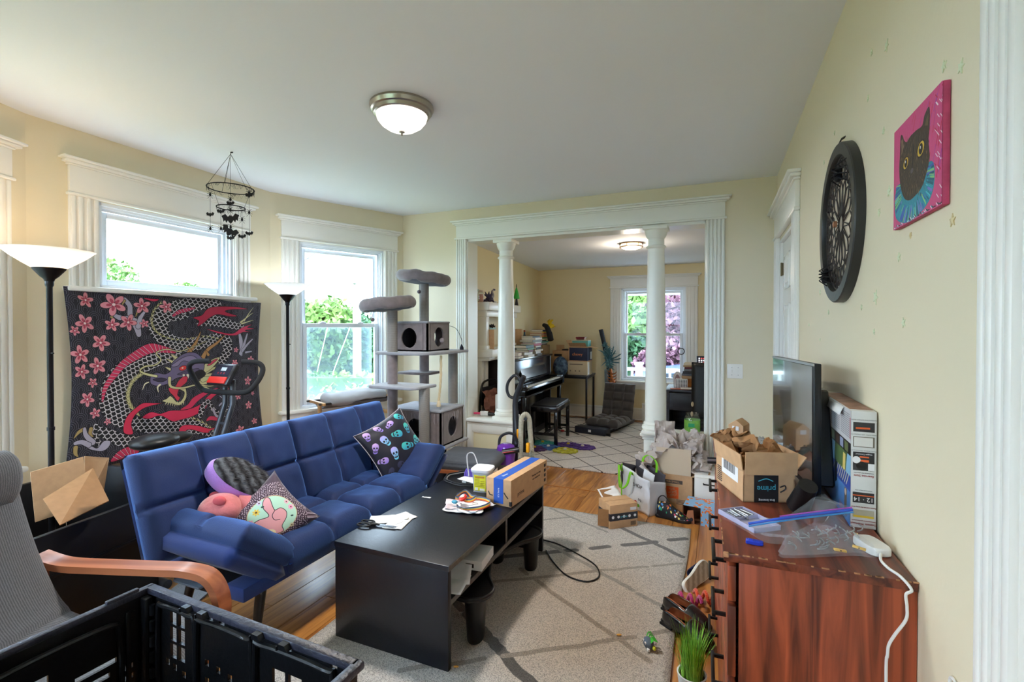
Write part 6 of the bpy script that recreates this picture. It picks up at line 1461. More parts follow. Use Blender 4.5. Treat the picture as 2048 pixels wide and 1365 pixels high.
# ---- elliptical trainer carton (upside down prints)
def flat_text(s, size, m_, par, loc, yaw, flip=True, sx=1.0):
    return text(s, size, m_, par, T(*loc, rz=yaw) @ T(rx=PI / 2) @ (Matrix.Rotation(PI, 4, 'Z') if flip else Matrix.Identity(4)), sx=sx)
pc = thing('product_carton', 'tall printed fitness product carton standing between television and right wall', 'carton', (.385, 1.66, DZ))
MB().box(-.031, .030, 0, .45, 0, .335, bev=.001).build('carton', mat('carton_white', (214, 214, 212), .5), pc)
pr = T(-.0005, 0, 0)
K1 = mat('print_dark', (46, 46, 50), .4); K2 = mat('print_orange', (222, 98, 48), .4); K3 = mat('print_red', (150, 40, 34), .5); K4 = mat('print_grey', (150, 150, 150), .5); K5 = mat('print_yellow', (226, 190, 60), .5)
def fr(name, x0, x1, z0, z1, m_, e=.0006): return MB().box(x0, x1, -e, .0002, z0, z1).build(name, m_, pc)
fr('panel_print', -.026, .025, .276, .303, K1); fr('bar_print', -.020, .014, .284, .289, K2, .001)
fr('panel_print', -.026, .025, .232, .262, mat('print_outline', (110, 104, 90), .5)); fr('phone_print', -.024, .021, .234, .260, mat('print_cream', (220, 218, 214), .5), .001)
fr('panel_print', -.026, .025, .165, .218, K1); fr('bar_print', -.010, .012, .190, .196, K2, .001); fr('bar_print', -.010, .012, .202, .206, K2, .001); fr('stopwatch_print', .010, .025, .166, .186, PAPER, .001)
MB().lathe([(0, 0), (.010, 0), (.010, .001), (0, .001)], 20, T(-.018, -.0003, .195, rx=PI / 2)).build('bowl_print', PAPER, pc); MB().lathe([(0, 0), (.013, 0), (.013, .001), (0, .001)], 24, T(-.005, -.0003, .178, rx=PI / 2)).build('dial_print', mat('print_black', (20, 20, 22), .4), pc)
fr('panel_print', -.026, .025, .072, .102, K1); fr('bar_print', -.026, .025, .092, .0945, K2, .001); flat_text('12 · 14', .017, PAPER, pc, (0, -.0012, .083), 0)
fr('panel_print', -.026, .025, .030, .052, mat('print_tan', (176, 170, 150), .5)); fr('bar_print', -.024, .024, .030, .036, K5, .001)
flat_text('Custom Workout', .0085, K3, pc, (0, -.0008, .012), 0); flat_text('Exercise Stats', .0085, K3, pc, (0, -.0008, .150), 0); flat_text('Oxygen Consumed', .005, PAPER, pc, (.0, -.0013, .212), 0)
for z, s in ((.158, 'Estadisticas del ejercicio'), (.310, 'Resistance level and time display'), (.268, 'Device holder with charging slot'), (.222, 'Tracks distance, time and pace'), (.108, 'Watts and heart rate'), (.060, 'Preset courses for every level'), (.021, 'Entrenamiento personalizado')): flat_text(s, .0048, K4 if z > .1 else K3, pc, (0, -.0008, z), 0)
cv = Canvas(450, 335, (120, 160, 210))  # left face: u along Y (0..450 mm), v from the top
cv.poly([(0, 0), (450, 0), (450, 96), (0, 96)], (206, 206, 210))
for i in range(12): cv.line([(14, 14 + i * 6), (120, 14 + i * 6)], 2, (120, 120, 130)); cv.line([(140, 14 + i * 6), (220, 14 + i * 6)], 2, (130, 130, 140)); cv.line([(250, 14 + i * 6), (330, 14 + i * 6)], 2, (120, 120, 130))
cv.poly([(5, 22), (12, 22), (12, 84), (5, 84)], (180, 40, 50)); cv.poly([(0, 96), (450, 96), (450, 132), (0, 132)], (34, 30, 34))
for i in range(6): cv.poly([(30 + i * 60, 100), (74 + i * 60, 100), (74 + i * 60, 128), (30 + i * 60, 128)], [(110, 120, 80), (150, 160, 190), (90, 70, 60), (130, 150, 120), (180, 120, 80), (90, 120, 160)][i])
cv.poly([(0, 132), (450, 132), (450, 190), (0, 200)], (140, 190, 220)); cv.poly([(40, 132), (200, 132), (210, 200), (60, 196)], (86, 110, 70)); cv.poly([(60, 140), (90, 140), (96, 190), (64, 190)], (220, 200, 120)); cv.poly([(0, 190), (450, 196), (450, 240), (0, 236)], (60, 84, 170))
for i in range(9): cv.line([(20 + i * 22, 190), (50 + i * 22, 226)], 5, (220, 214, 170))
cv.poly([(0, 236), (450, 240), (450, 335), (0, 335)], (88, 140, 206)); cv.poly([(170, 190), (200, 186), (210, 240), (196, 262), (172, 250)], (20, 24, 36)); cv.poly([(40, 240), (70, 240), (72, 320), (44, 320)], (120, 110, 100)); cv.ell(58, 252, 10, 10, (220, 200, 190))
for i in range(5): cv.line([(96 + i * 8, 300), (100 + i * 8, 322)], 3, (220, 120, 110))
im = cv.image('carton_side'); b = MB(); uvquad(b, (-.0316, 0, 0), (-.0316, .45, 0), (-.0316, .45, .335), (-.0316, 0, .335)); b.build('side_picture', mat('carton_side_print', (100, 140, 190), .35, image=im), pc, recalc=False, smooth=0)
MB().grid(lambda u, v: (-.033 - .012 * v, .08 + .20 * u, .334 - .026 * v), 2, 2).build('loose_flap', mat('carton_white', (214, 214, 212), .5), pc, thick=.0012)
MB().box(-.028, .028, .03, .42, .335, .3358).build('top_picture', mat('top_print', (176, 130, 110), .5, var=(24, .5)), pc)
# ---- open shipping carton with brown paper
cb = thing('cardboard_box', 'open brown shipping carton with torn brown paper on the dresser', 'box', (.115, 1.89, DZ), rotz=R(21))
W_, D_, H_ = .083, .115, .105
for nm, a in (('near_wall', (-W_, W_, -D_, -D_ + .004, 0, H_ - .015)), ('far_wall', (-W_, W_, D_ - .004, D_, 0, H_)), ('left_wall', (-W_, -W_ + .004, -D_, D_, 0, H_)), ('right_wall', (W_ - .004, W_, -D_, D_, 0, H_)), ('bottom', (-W_, W_, -D_, D_, 0, .004))): MB().box(*a).build(nm, CARD, cb)
MB().box(-W_ + .004, W_ + .006, -.004, 0, 0, .075, M=T(0, -D_, H_ - .014, rx=R(4))).build('near_flap', CARD, cb)
MB().box(-.003, 0, -D_, D_, 0, .055, M=T(-W_, 0, H_ - .003, ry=R(-8))).build('left_flap', CARD, cb); MB().box(0, .003, -D_, D_ * .9, 0, .06, M=T(W_, 0, H_ - .003, ry=R(38))).build('right_flap', CARD, cb); MB().box(-W_, W_, 0, .003, 0, .06, M=T(0, D_, H_, rx=R(-30))).build('far_flap', CARD, cb)
MB().box(-.048, .030, -D_ - .0012, -D_, .0, H_ - .016).build('black_tape', mat('black_tape', (38, 38, 42), .4), cb)
TEALP = mat('teal_print', (70, 176, 200), .45); text('prime', .026, TEALP, cb, T(-.009, -D_ - .002, .046) @ T(rx=PI / 2) @ Matrix.Rotation(PI, 4, 'Z')); text('free listening', .010, WPR, cb, T(-.008, -D_ - .002, .008) @ T(rx=PI / 2) @ Matrix.Rotation(PI, 4, 'Z'))
MB().tube(smoothpts([(-.035, -D_ - .002, .070), (-.010, -D_ - .002, .078), (.012, -D_ - .002, .070)], 5), .0016, 5).build('smile_print', TEALP, cb); MB().tube(smoothpts([(.035, -D_ - .001, .050), (.05, -D_ - .001, .056), (.052, -D_ - .001, .044), (.036, -D_ - .001, .034)], 5), .0022, 5).build('arrow_print', INK, cb)
MB().box(-W_ - .001, -W_, -.075, .06, .05, .15).build('shipping_label', PAPER, cb)
b = MB()
for i in range(14): b.box(-W_ - .0016, -W_ - .0009, .04 - i * .007, .042 - i * .007 + (i % 3) * .001, .07, .13)
b.build('barcode', INK, cb, kind='stuff'); MB().box(-W_ - .0016, -W_ - .0009, -.105, -.08, .10, .15).build('black_mark', INK, cb)
b = MB()
for i in range(8): b.box(-W_ - .0012, -W_, .06, .10, .012 + i * .007, .015 + i * .007)
b.build('barcode', INK, cb, kind='stuff')
KP = mat('kraft_paper', (170, 122, 78), .85, bump=(60, .3), var=(10, .15))
def crumple(name, w, d, h, m_, par, M, seed, n=16, fold=1.0, thick=.0007, steps=2.6):
    b = MB()
    def f(u, v):
        p = Vector((u * 3 + seed, v * 3 + seed * 2, seed)); q = noise.cell_vector(Vector((u * steps + seed, v * steps, seed))) ; a = noise.noise(p) + .6 * noise.noise(p * 2.3) + .35 * abs(noise.noise(p * 4.1))
        return ((u - .5) * w * (1 + .2 * noise.noise(p + Vector((9, 0, 0)))), (v - .5) * d * (1 + .2 * noise.noise(p + Vector((0, 9, 0)))), h * a * fold)
    b.grid(f, n, n, M=M); o = b.build(name, m_, par, smooth=24); md = o.modifiers.new('t', 'SOLIDIFY'); md.thickness = thick; return o
kp = thing('packing_paper', 'brown kraft paper stuffed in the open carton on the dresser', 'packing paper', (.115, 1.89, DZ + .09), rotz=R(21))
crumple('paper_sheet', .15, .20, .05, KP, kp, T(0, 0, .01, rx=.3), 2); crumple('paper_sheet', .12, .20, .04, KP, kp, T(-.02, .02, .055, ry=.9, rz=.2), 5); crumple('paper_sheet', .13, .12, .04, KP, kp, T(.03, -.02, .03, ry=-.5, rx=.5), 8); crumple('paper_sheet', .10, .16, .03, KP, kp, T(-.045, .05, .08, rx=-.4, ry=.5), 11)
# small carton behind
sb = thing('small_box', 'small brown carton with a white label at the far end of the dresser', 'box', (.095, 2.60, DZ), rotz=R(-20))
MB().prism([(-.035, 0), (.035, 0), (.035, .10), (.0, .125), (-.035, .10)], -.09, T(0, -.04, 0, rx=PI / 2), bev=.002).build('carton', CARD, sb); MB().box(-.016, .014, 0, .020, -.0008, .0004, M=T(.0, -.042, .075, rx=PI / 2)).build('label', PAPER, sb)
# bubble wrap
BW = mat('bubble_wrap', (222, 230, 236), .12, trans=.5, alpha=.55, ior=1.2, bump=(160, 1.0))
bw = thing('bubble_wrap', 'crumpled clear bubble wrap between the shipping carton and the television screen', 'bubble wrap', (.215, 2.10, DZ + .02), rotz=R(30))
b = MB(); b.grid(lambda u, v: ((u - .5) * .13, (v - .5) * .16, .075 + .035 * math.sin(u * 5) + .03 * noise.noise(Vector((u * 3, v * 3, 4)))), 16, 16); b.build('sheet', BW, bw, smooth=180, thick=.004)
b = MB()
for i in range(11):
    for j in range(13):
        u, v = (i + .5 + (j % 2) * .5) / 12, (j + .5) / 13; b.ball(((u - .5) * .13, (v - .5) * .16, .079 + .035 * math.sin(u * 5) + .03 * noise.noise(Vector((u * 3, v * 3, 4)))), (.0042, .0042, .003), sub=1)
b.build('bubble', BW, bw, kind='stuff', smooth=180); b = MB(); b.grid(lambda u, v: ((u - .5) * .12, (v - .5) * .14, .022 + .02 * noise.noise(Vector((u * 4, v * 4, 9))) + .02 * u), 12, 12); b.build('sheet', BW, bw, smooth=180, thick=.004)
# pens at the dresser's left edge
for i, (m_, lab) in enumerate(((INK, 'black pen nearest the shipping carton on the dresser edge'), (mat('grey_pen', (120, 110, 116), .3), 'grey pen lying behind the black pen on the dresser edge'), (INK, 'black pen farthest from the shipping carton on the dresser edge'))):
    o = MB().tube([(-.06, 0, 0), (.05, 0, 0), (.065, 0, 0)], [.005, .005, .0015], 10).build('pen', m_, loc=(.02, 2.20 + i * .03, DZ + .0055), rot=(0, 0, .25 - i * .1)); tag(o, lab, 'pen')
# tray of metal rods
STL = mat('steel_rod', (190, 190, 192), .2, 1.0); TR = mat('lilac_clear_plastic', (196, 196, 226), .2, alpha=.75)
tr = thing('parts_tray', 'clear lilac plastic tray of metal rods near the front edge of the dresser', 'tray', (.085, 1.585, DZ), rotz=R(-52))
b = MB(); b.box(-.075, .075, -.045, .045, 0, .003, bev=.001)
for a in ((-.075, .075, -.045, -.042, 0, .014), (-.075, .075, .042, .045, 0, .014), (-.075, -.072, -.045, .045, 0, .014), (.072, .075, -.045, .045, 0, .014), (-.01, -.008, -.045, .045, 0, .012)): b.box(*a)
b.build('tray', TR, tr)
rf = random.Random(9)
for i in range(14): MB().tube([(-.062 + rf.uniform(-.006, .006), -.034 + i * .0052, .006 + .003 * (i % 3)), (-.015 + rf.uniform(0, .02), -.036 + i * .0052 + rf.uniform(-.008, .008), .007 + .003 * (i % 3))], .0026, 8).build('metal_rod', STL, tr)
# zip bag with hooks
BGM = mat('clear_bag_film', (214, 222, 234), .12, alpha=.16, bump=(60, .8), spec=1.0); ZB = mat('blue_zip', (60, 100, 214), .3, alpha=.85)
zb = thing('zip_bag', 'clear zip bag of clips with a blue seal at the near dresser end', 'zip bag', (.24, 1.50, DZ))
outl = [G(1497, 1050, .87), G(1560, 1040, .90), G(1640, 990, .93), G(1662, 1000, .94), G(1705, 1020, .93), G(1690, 1045, .89), G(1757, 1103, .865), G(1700, 1106, .86), G(1563, 1110, .86), G(1570, 1078, .87), G(1530, 1072, .87)]
cen = sum(outl, Vector()) / len(outl)
for lay in (0, 1):
    b = MB(); n = len(outl); op = [Vector(q) for q in smoothpts([tuple(q) for q in outl], 4, True)]; m_ = len(op)
    b.grid(lambda u, v: (lambda q: (q.x, q.y, (max(q.z, DZ + .003) if lay else DZ + .0015 + .006 * (1 - v)) + (lay * .030 * (v * (1 - v)) * 4 * (.6 + noise.noise(Vector((q.x * 22, q.y * 22, 3)))))))(cen.lerp(op[int(round(u * m_)) % m_], max(v, .02))), m_, 14, cu=True)
    wb(b, 'bag_film', BGM, zb, smooth=30)
z0 = [G(1497, 1048, .885), G(1560, 1038, .91), G(1620, 1030, .92), G(1705, 1020, .935)]
wb(MB().tube(smoothpts([tuple(q) for q in z0], 6), .0035, 6), 'zip_seal', ZB, zb); wb(MB().tube([q + Vector((0, -.008, -.004)) for q in map(Vector, smoothpts([tuple(q) for q in z0], 6))], .0022, 6), 'zip_seal', mat('teal_zip', (70, 150, 220), .3, alpha=.8), zb)
wb(MB().tube([q + Vector((0, .006, .004)) for q in map(Vector, smoothpts([tuple(q) for q in z0[1:]], 6))], .0016, 6), 'zip_seal', mat('magenta_zip', (190, 90, 200), .3), zb)
CLR = mat('clear_plastic_hook', (200, 206, 210), .1, trans=.6, ior=1.3, alpha=.8)
for i in range(34):
    p = G(rf.uniform(1580, 1715), rf.uniform(1058, 1100), DZ + .012); a = rf.uniform(0, 6.28); r_ = rf.uniform(.006, .012)
    o = MB().tube([(p.x + r_ * math.cos(a + k * .5), p.y + r_ * math.sin(a + k * .5), DZ + .010 + .006 * (i % 3) + .002 * k) for k in range(7)], .0018, 6).build('clear_hook', CLR); tag(o, 'small clear plastic hook among many inside the zip bag', 'hook', 'hooks in the zip bag')
for i, (px, py) in enumerate(((1712, 1068), (1680, 1100), (1718, 1100))):
    p = G(px, py, DZ + .02); t = thing('tan_clip', ['tan wooden clip standing high at the right of the zip bag', 'tan clip flat at the lower middle of the zip bag', 'tan clip flat at the lower right of the zip bag'][i], 'clip', (p.x, p.y, DZ + .010 + .006 * i), rot=(0, .1 if i else .9, [1.4, .2, -.3][i]))
    MB().box(-.014, .014, -.004, -.001, 0, .005, bev=.001).build('jaw', mat('tan_wood', (226, 186, 106), .6), t); MB().box(-.014, .014, .001, .004, 0, .005, bev=.001).build('jaw', mat('tan_wood', (226, 186, 106), .6), t); MB().tube([(0, -.005, .003), (0, .005, .003)], .0018, 6).build('spring', STL, t)
# blue sharpener block
bs = thing('blue_gadget', 'small royal blue plastic sharpener on the dresser corner', 'sharpener', (.092, 1.425, DZ), rotz=R(-5))
RB = mat('royal_blue_plastic', (36, 60, 190), .35)
MB().prism([(-.021, -.008), (.010, -.009), (.021, -.005), (.021, .005), (.010, .009), (-.021, .008)], .011, bev=.002).build('body', RB, bs); MB().box(-.016, -.004, -.004, .004, .009, .013, bev=.001).box(.000, .010, -.006, -.002, .009, .012, bev=.001).build('ridge', RB, bs)
# white charger with cable
WH = mat('white_gloss_plastic', (232, 232, 230), .3); ch = thing('white_adapter', 'white rounded box adapter with a white cable hanging over the dresser end', 'adapter', (.368, 1.508, DZ), rotz=R(20))
def rb(u, v):
    a = 2 * PI * u; c_, s_ = math.cos(a), math.sin(a); k = (abs(c_) ** 4 + abs(s_) ** 4) ** (-1 / 4); prof = [(0, 0), (.9, 0), (1, .15), (1, .8), (.93, 1), (0, 1)][int(round(v * 5))]
    return (k * c_ * .027 * prof[0], k * s_ * .045 * prof[0], .022 * prof[1])
b = MB(); b.grid(rb, 40, 5, cu=True); b.build('body', WH, ch)
pts = [G(1778, 1105, .862), G(1773, 1118, .858), G(1790, 1140, .856), (.4, 1.372, .857)]
pth = [(.376, 1.462, .861), (.368, 1.430, .858), (.374, 1.395, .856), (.387, 1.358, .856), (.397, 1.325, .845)] + [tuple(at(px, py, 1.322)) for px, py in ((1812, 1190), (1814, 1215), (1812, 1240), (1790, 1270), (1778, 1290), (1775, 1310), (1772, 1365))]
x_, y_, z_ = pth[-1]; pth += [(x_, 1.30, .25), (x_ - .01, 1.27, .10), (x_ - .02, 1.22, .012), (x_ - .0, 1.12, .006)]
wb(MB().tube(smoothpts(pth, 6), .0032, 8), 'cable', WH, ch)

# ================================================================ ON THE RIGHT WALL
# oval tracery clock: round disc seen at a sharp angle
CK = mat('black_clock_rim', (44, 44, 44), .4, bump=(80, .05)); CKF = mat('tracery_dark', (52, 46, 44), .5)
cl = thing('wall_clock', 'large round black wall clock with gothic rose window tracery on the right wall', 'clock', (.42, 2.09, 1.80), rot=(0, -PI / 2, 0))
# local z points into the room (-X), local x up, local y along the wall
rc = .285
MB().lathe([(rc, 0), (rc, .026), (rc - .004, .030), (rc - .040, .030), (rc - .042, .026), (rc - .042, .004), (rc - .03, 0)], 72).build('rim', CK, cl)
MB().lathe([(0, .004), (rc - .04, .004), (rc - .04, .006), (0, .006)], 64).build('backing', mat('clock_cream', (226, 212, 192), .6), cl)
rin = rc - .042
def strip(pts, name='tracery', r=.0035, z=.022, closed=False): return [(x, y, z) for x, y in pts]
b = MB()
def pet(r0, r1, w0, n, off=0, z=.0105, rr=.0022):
    for k in range(n):
        a = 2 * PI * k / n + off; pts = []
        for (r_, w_) in ((r0, 0), (r0 + (r1 - r0) * .35, w0 * .75), (r0 + (r1 - r0) * .75, w0), (r1, 0)): pts.append((r_, w_))
        for sg in (-1, 1): b.tube([(r_ * math.cos(a + sg * w_), r_ * math.sin(a + sg * w_), z) for r_, w_ in smoothpts(pts, 4)], rr, 5, caps=False)
def ringt(r_, z=.0105, rr=.0025, n=72): b.tube([(r_ * math.cos(2 * PI * i / n), r_ * math.sin(2 * PI * i / n), z) for i in range(n)], rr, 5, closed=True)
pet(.03, .155, PI / 16 * .9, 16); pet(.155, .215, PI / 24 * .9, 24, PI / 24); ringt(.032); ringt(.16, rr=.002); ringt(rin - .003, rr=.004)
for k in range(24):
    a = 2 * PI * k / 24; 
    for da, r_ in ((0, .205), (PI / 24, .228)):
        cx, cy = r_ * math.cos(a + da), r_ * math.sin(a + da); n = 14; s_ = .016 if da == 0 else .013
        b.tube([(cx + s_ * (1 + .35 * math.cos(4 * t_)) * math.cos(t_), cy + s_ * (1 + .35 * math.cos(4 * t_)) * math.sin(t_), .0105) for t_ in [2 * PI * i / n for i in range(n)]], .0024, 4, closed=True)
    b.tube([(.16 * math.cos(a), .16 * math.sin(a), .0105), (.24 * math.cos(a), .24 * math.sin(a), .0105)], .0018, 4, caps=False)
b.build('tracery', CKF, cl, kind='stuff', smooth=60)
CPR = mat('copper_spots', (176, 120, 88), .45, .4)
for ang, L__ in ((1.9, .11), (-.5, .16), (PI + 1.9, .03)): MB().prism([(-.004, 0), (.004, 0), (.006, L__ * .7), (0, L__), (-.006, L__ * .7)], .002, T(0, 0, .030, rz=ang)).build('clock_hand', CKF, cl)
MB().lathe([(0, .024), (.012, .024), (.012, .034), (0, .036)], 20).build('hub', CPR, cl)
for (a, r_, s_) in ((-.75, .19, .030), (2.75, .205, .032)):   # big black spiders on the tracery
    sp = MB(); cx, cy = r_ * math.cos(a), r_ * math.sin(a); sp.ball((cx, cy, .045), (s_ * .62, s_ * .5, s_ * .4), sub=3); sp.ball((cx + s_ * .8, cy, .042), (s_ * .4, s_ * .36, s_ * .3), sub=3)
    for sg in (-1, 1):
        for k in range(4): dx = (k - 1.5) * s_ * .5; sp.tube([(cx + s_ * .4, cy, .042), (cx + s_ * .4 + dx * .8, cy + sg * s_ * .8, .06), (cx + s_ * .4 + dx * 1.6, cy + sg * s_ * 1.5, .030)], .0022, 5)
    sp.build('spider', BKP, cl)
MB().tube([(rc, 0, .02), (rc + .02, 0, .012), (rc + .028, 0, .0)], .003, 6).tube([(rc + .028, -.01, 0), (rc + .028, .01, .008)], .003, 6).build('hook', mat('hook_dark', (40, 34, 30), .5), cl)
# painting of a cat on canvas
cv = Canvas(600, 500, (206, 76, 128)); rf = random.Random(12)   # u along the wall from far (0) to near (600); photograph's left = far
def cp(x, y):  # crop pixel of the photographed front face -> canvas: homography by bilinear corners (30,1320)bl (400,1090)br (420,90)tr (48,495)tl
    # map x to u with perspective: use wall plane survey
    d = ray(1780 + x / 4.265, 150 + y / 4.265, 1) - Vector((0, 0, EYE)); k = (XR - .013) / d.x; Y_ = d.y * k; z_ = EYE + d.z * k
    return ((1.500 - Y_) / .285 * 600, (1.915 - z_) / .245 * 500)
def cps(p): return [cp(*q) for q in p]
for i in range(60): x, y = rf.uniform(250, 600), rf.uniform(0, 300); cv.line([(x, y), (x - 30, y + rf.uniform(40, 90))], rf.uniform(4, 10), rf.choice([(190, 34, 70), (214, 70, 120), (170, 60, 150), (200, 50, 90)]))
for i in range(26): x = rf.uniform(520, 600); y = rf.uniform(0, 500); cv.line([(x, y), (x + 20, y + 18)], 5, rf.choice([(180, 20, 50), (236, 220, 226)]))
head = [(95, 530), (112, 515), (128, 560), (150, 570), (180, 520), (230, 470), (280, 430), (300, 340), (342, 268), (345, 420), (335, 560), (345, 700), (320, 820), (280, 950), (220, 1030), (165, 1070), (120, 1040), (92, 930), (84, 800), (90, 680)]
cv.poly(smoothpts(cps([(85, 930), (55, 1000), (45, 1100), (58, 1225), (120, 1262), (200, 1232), (300, 1135), (365, 1010), (388, 860), (376, 745), (335, 745), (300, 850)]), 4, True), (40, 140, 160))
for k in range(150):
    t_ = rf.random(); ax = [60, 50, 60, 120, 200, 290, 355, 380, 375][int(t_ * 8)] * (1 - (t_ * 8) % 1) + [60, 50, 60, 120, 200, 290, 355, 380, 375][min(8, int(t_ * 8) + 1)] * ((t_ * 8) % 1); ay = [960, 1080, 1200, 1250, 1225, 1130, 1010, 870, 755][int(t_ * 8)] * (1 - (t_ * 8) % 1) + [960, 1080, 1200, 1250, 1225, 1130, 1010, 870, 755][min(8, int(t_ * 8) + 1)] * ((t_ * 8) % 1)
    cx_, cy_ = 205 + (ax - 205) * .5, 870 + (ay - 870) * .5; r0 = rf.uniform(.3, .8); cv.line(cps([(cx_ + (ax - cx_) * r0, cy_ + (ay - cy_) * r0), (ax, ay)]), [5, 11], rf.choice([(40, 150, 170), (90, 190, 200), (60, 90, 180), (140, 200, 120), (24, 110, 130), (130, 120, 200), (20, 90, 110)]))
cv.poly(smoothpts(cps(head), 4, True), (66, 52, 42))
cv.poly(cps([(100, 560), (116, 545), (124, 610), (104, 690)]), (126, 104, 84)); cv.poly(cps([(300, 430), (335, 320), (330, 430)]), (104, 88, 62))
for i in range(420):
    x, y = rf.uniform(100, 335), rf.uniform(520, 1040); dx, dy = (x - 215) * .10, (y - 820) * .10; c_ = rf.choice([(120, 92, 60), (84, 66, 48), (34, 28, 26), (150, 118, 78), (46, 38, 34)])
    if rf.random() < .8 and abs(x - 215) < 125 - max(0, y - 800) * .3: cv.line(cps([(x, y), (x + dx * .6, y + abs(dy) * .6 + 14)]), 2.6, c_)
cv.line(cps([(205, 600), (200, 700), (196, 790)]), 16, (34, 30, 32))
for (x, y, s) in ((140, 752, 1.0), (268, 628, 1.2)):
    c_ = cp(x, y); cv.ell(c_[0], c_[1], 40 * s, 30 * s, (24, 20, 20), -.3); cv.ell(c_[0], c_[1], 34 * s, 25 * s, (214, 176, 60), -.3); cv.ell(c_[0], c_[1], 20 * s, 20 * s, (22, 20, 26)); cv.ell(c_[0] - 6, c_[1] - 8, 6, 7, (240, 240, 250))
c_ = cp(192, 815); cv.ell(c_[0], c_[1], 18, 12, (96, 86, 96))
for i in range(60): x = rf.uniform(0, 600); cv.line([(x, 486 + 6 * math.sin(x * .1)), (x + 14, 492)], 5, rf.choice([(230, 226, 236), (40, 34, 40), (60, 150, 160)]))
pim = cv.image('cat_portrait')
pt = thing('painting', 'canvas painting of a dark tortoiseshell cat in a teal ruff on a pink ground', 'painting', (XR, 1.358, 1.7925))
MB().box(-.0135, -.001, -.1425, .1425, -.1225, .1225, bev=.002).build('canvas_body', mat('pink_canvas_edge', (196, 72, 112), .6, var=(30, .25)), pt)
b = MB(); uvquad(b, (-.0141, .1425, -.1225), (-.0141, -.1425, -.1225), (-.0141, -.1425, .1225), (-.0141, .1425, .1225)); b.build('picture', mat('cat_picture', (190, 80, 120), .5, image=pim, bump=(120, .15)), pt, recalc=False, smooth=0)
# glow-in-the-dark stars
GL = mat('glow_star_plastic', (216, 224, 190), .35); GL2 = mat('gold_star_plastic', (214, 196, 150), .35)
stars = [((1743, 105), .9, 'highest small pale star left of the pair near the ceiling'), ((1773, 92), 1.5, 'large pale star nearest the ceiling'), ((1888, 132), 1.2, 'pale star above the painting, left of its neighbour'), ((1922, 133), 1.4, 'pale star above the painting corner, nearest the door trim'), ((1736, 196), .9, 'pale star between ceiling and painting'), ((1767, 262), .9, 'pale star left of the top of the painting'), ((1669, 266), .7, 'pale star above the clock hook'), ((1778, 383), 1.3, 'pale star touching the left edge of the painting'), ((1758, 425), 1.0, 'pale star between clock and painting'), ((1905, 441), 1.3, 'gold tinted star right below the painting'), ((1821, 471), .7, 'small gold tinted star under the painting'), ((1798, 515), 1.1, 'pale star below and right of the clock'), ((1751, 595), 1.9, 'largest pale green star, low beside the clock'), ((1807, 646), 1.2, 'pale star alone low on the wall, right of the largest star'), ((1748, 664), .8, 'pale star low on the wall under the largest star'), ((1723, 615), .8, 'pale star just right of the clock bottom'), ((1650, 512), .7, 'pale star left of the clock, lower one'), ((1640, 585), 1.0, 'pale star at the lower left of the clock'), ((1657, 625), .8, 'pale star beneath the left side of the clock'), ((1640, 680), .6, 'lowest tiny pale star under the clock'), ((1648, 325), .8, 'pale star left of the clock top'), ((1618, 650), .6, 'tiny pale star nearest the door casing')]
def starpts(r, n=5): return [((r if i % 2 == 0 else r * .42) * math.sin(i * PI / n), (r if i % 2 == 0 else r * .42) * math.cos(i * PI / n)) for i in range(2 * n)]
for i, ((px, py), s, lab) in enumerate(stars):
    d = ray(px, py, 1) - Vector((0, 0, EYE)); k = (XR - .001) / d.x; y, z = d.y * k, EYE + d.z * k; r_ = .0125 * s * (k / 1.5) ** .3
    b = MB(); P_ = starpts(r_); M = Matrix(((0, 0, -1, XR), (-1, 0, 0, y), (0, 1, 0, z), (0, 0, 0, 1))) @ Matrix.Rotation(i * .7, 4, 'Z')
    cc = b.bm.verts.new(M @ Vector((0, 0, .004))); vs1 = [b.bm.verts.new(M @ Vector((x, q, .0025 if j % 2 else .0015))) for j, (x, q) in enumerate(P_)]; vs0 = [b.bm.verts.new(M @ Vector((x, q, 0))) for x, q in P_]
    for j in range(10): b.bm.faces.new((cc, vs1[j], vs1[(j + 1) % 10])); b.bm.faces.new((vs1[j], vs0[j], vs0[(j + 1) % 10], vs1[(j + 1) % 10]))
    b.bm.faces.new(vs0)
    o = b.build('glow_star', GL2 if 'gold' in lab else GL, smooth=0); tag(o, lab, 'star', 'plastic stars on the right wall')
# white hook ring low on the wall
o = MB().tube([(0, .016 * math.cos(a * PI / 12), .016 * math.sin(a * PI / 12)) for a in range(24)], .003, 8, closed=True).build('wall_ring', WH, loc=(XR - .004, 1.17, .74)); tag(o, 'small white ring on the wall right of the dresser', 'ring')

# ================================================================ FLOOR CLUTTER BEFORE THE OPENING
RZ = .0145
bx = thing('cardboard_box', 'brown delivery carton with black printed tape on the corner of the beige rug', 'box', (-.655, 3.475, RZ), rotz=R(40))
W_, D_, H_ = .108, .085, .165; MB().box(-W_, W_, -D_, D_, 0, H_, bev=.002).build('carton', CARD, bx)
MB().box(-W_ - .001, W_ + .001, -D_ - .001, D_ + .001, .055, .105).build('printed_tape', mat('navy_tape', (44, 48, 58), .4), bx); b = MB()
for i in range(5): b.lathe([(0, 0), (.010, 0), (.010, .0008), (0, .0008)], 14, T(-.085 + i * .043, -D_ - .001, .08, rx=PI / 2))
for i in range(3): b.lathe([(0, 0), (.010, 0), (.010, .0008), (0, .0008)], 14, T(-W_ - .001, -.05 + i * .05, .08, ry=-PI / 2))
b.build('round_prints', WPR, bx, kind='stuff')
text('prime', .022, TEALP, bx, T(.0, -D_ - .0022, .08) @ T(rx=PI / 2)); b = MB()
for i in range(6): b.box(.055 + i * .007, .058 + i * .007, -D_ - .0015, -D_, .012, .04)
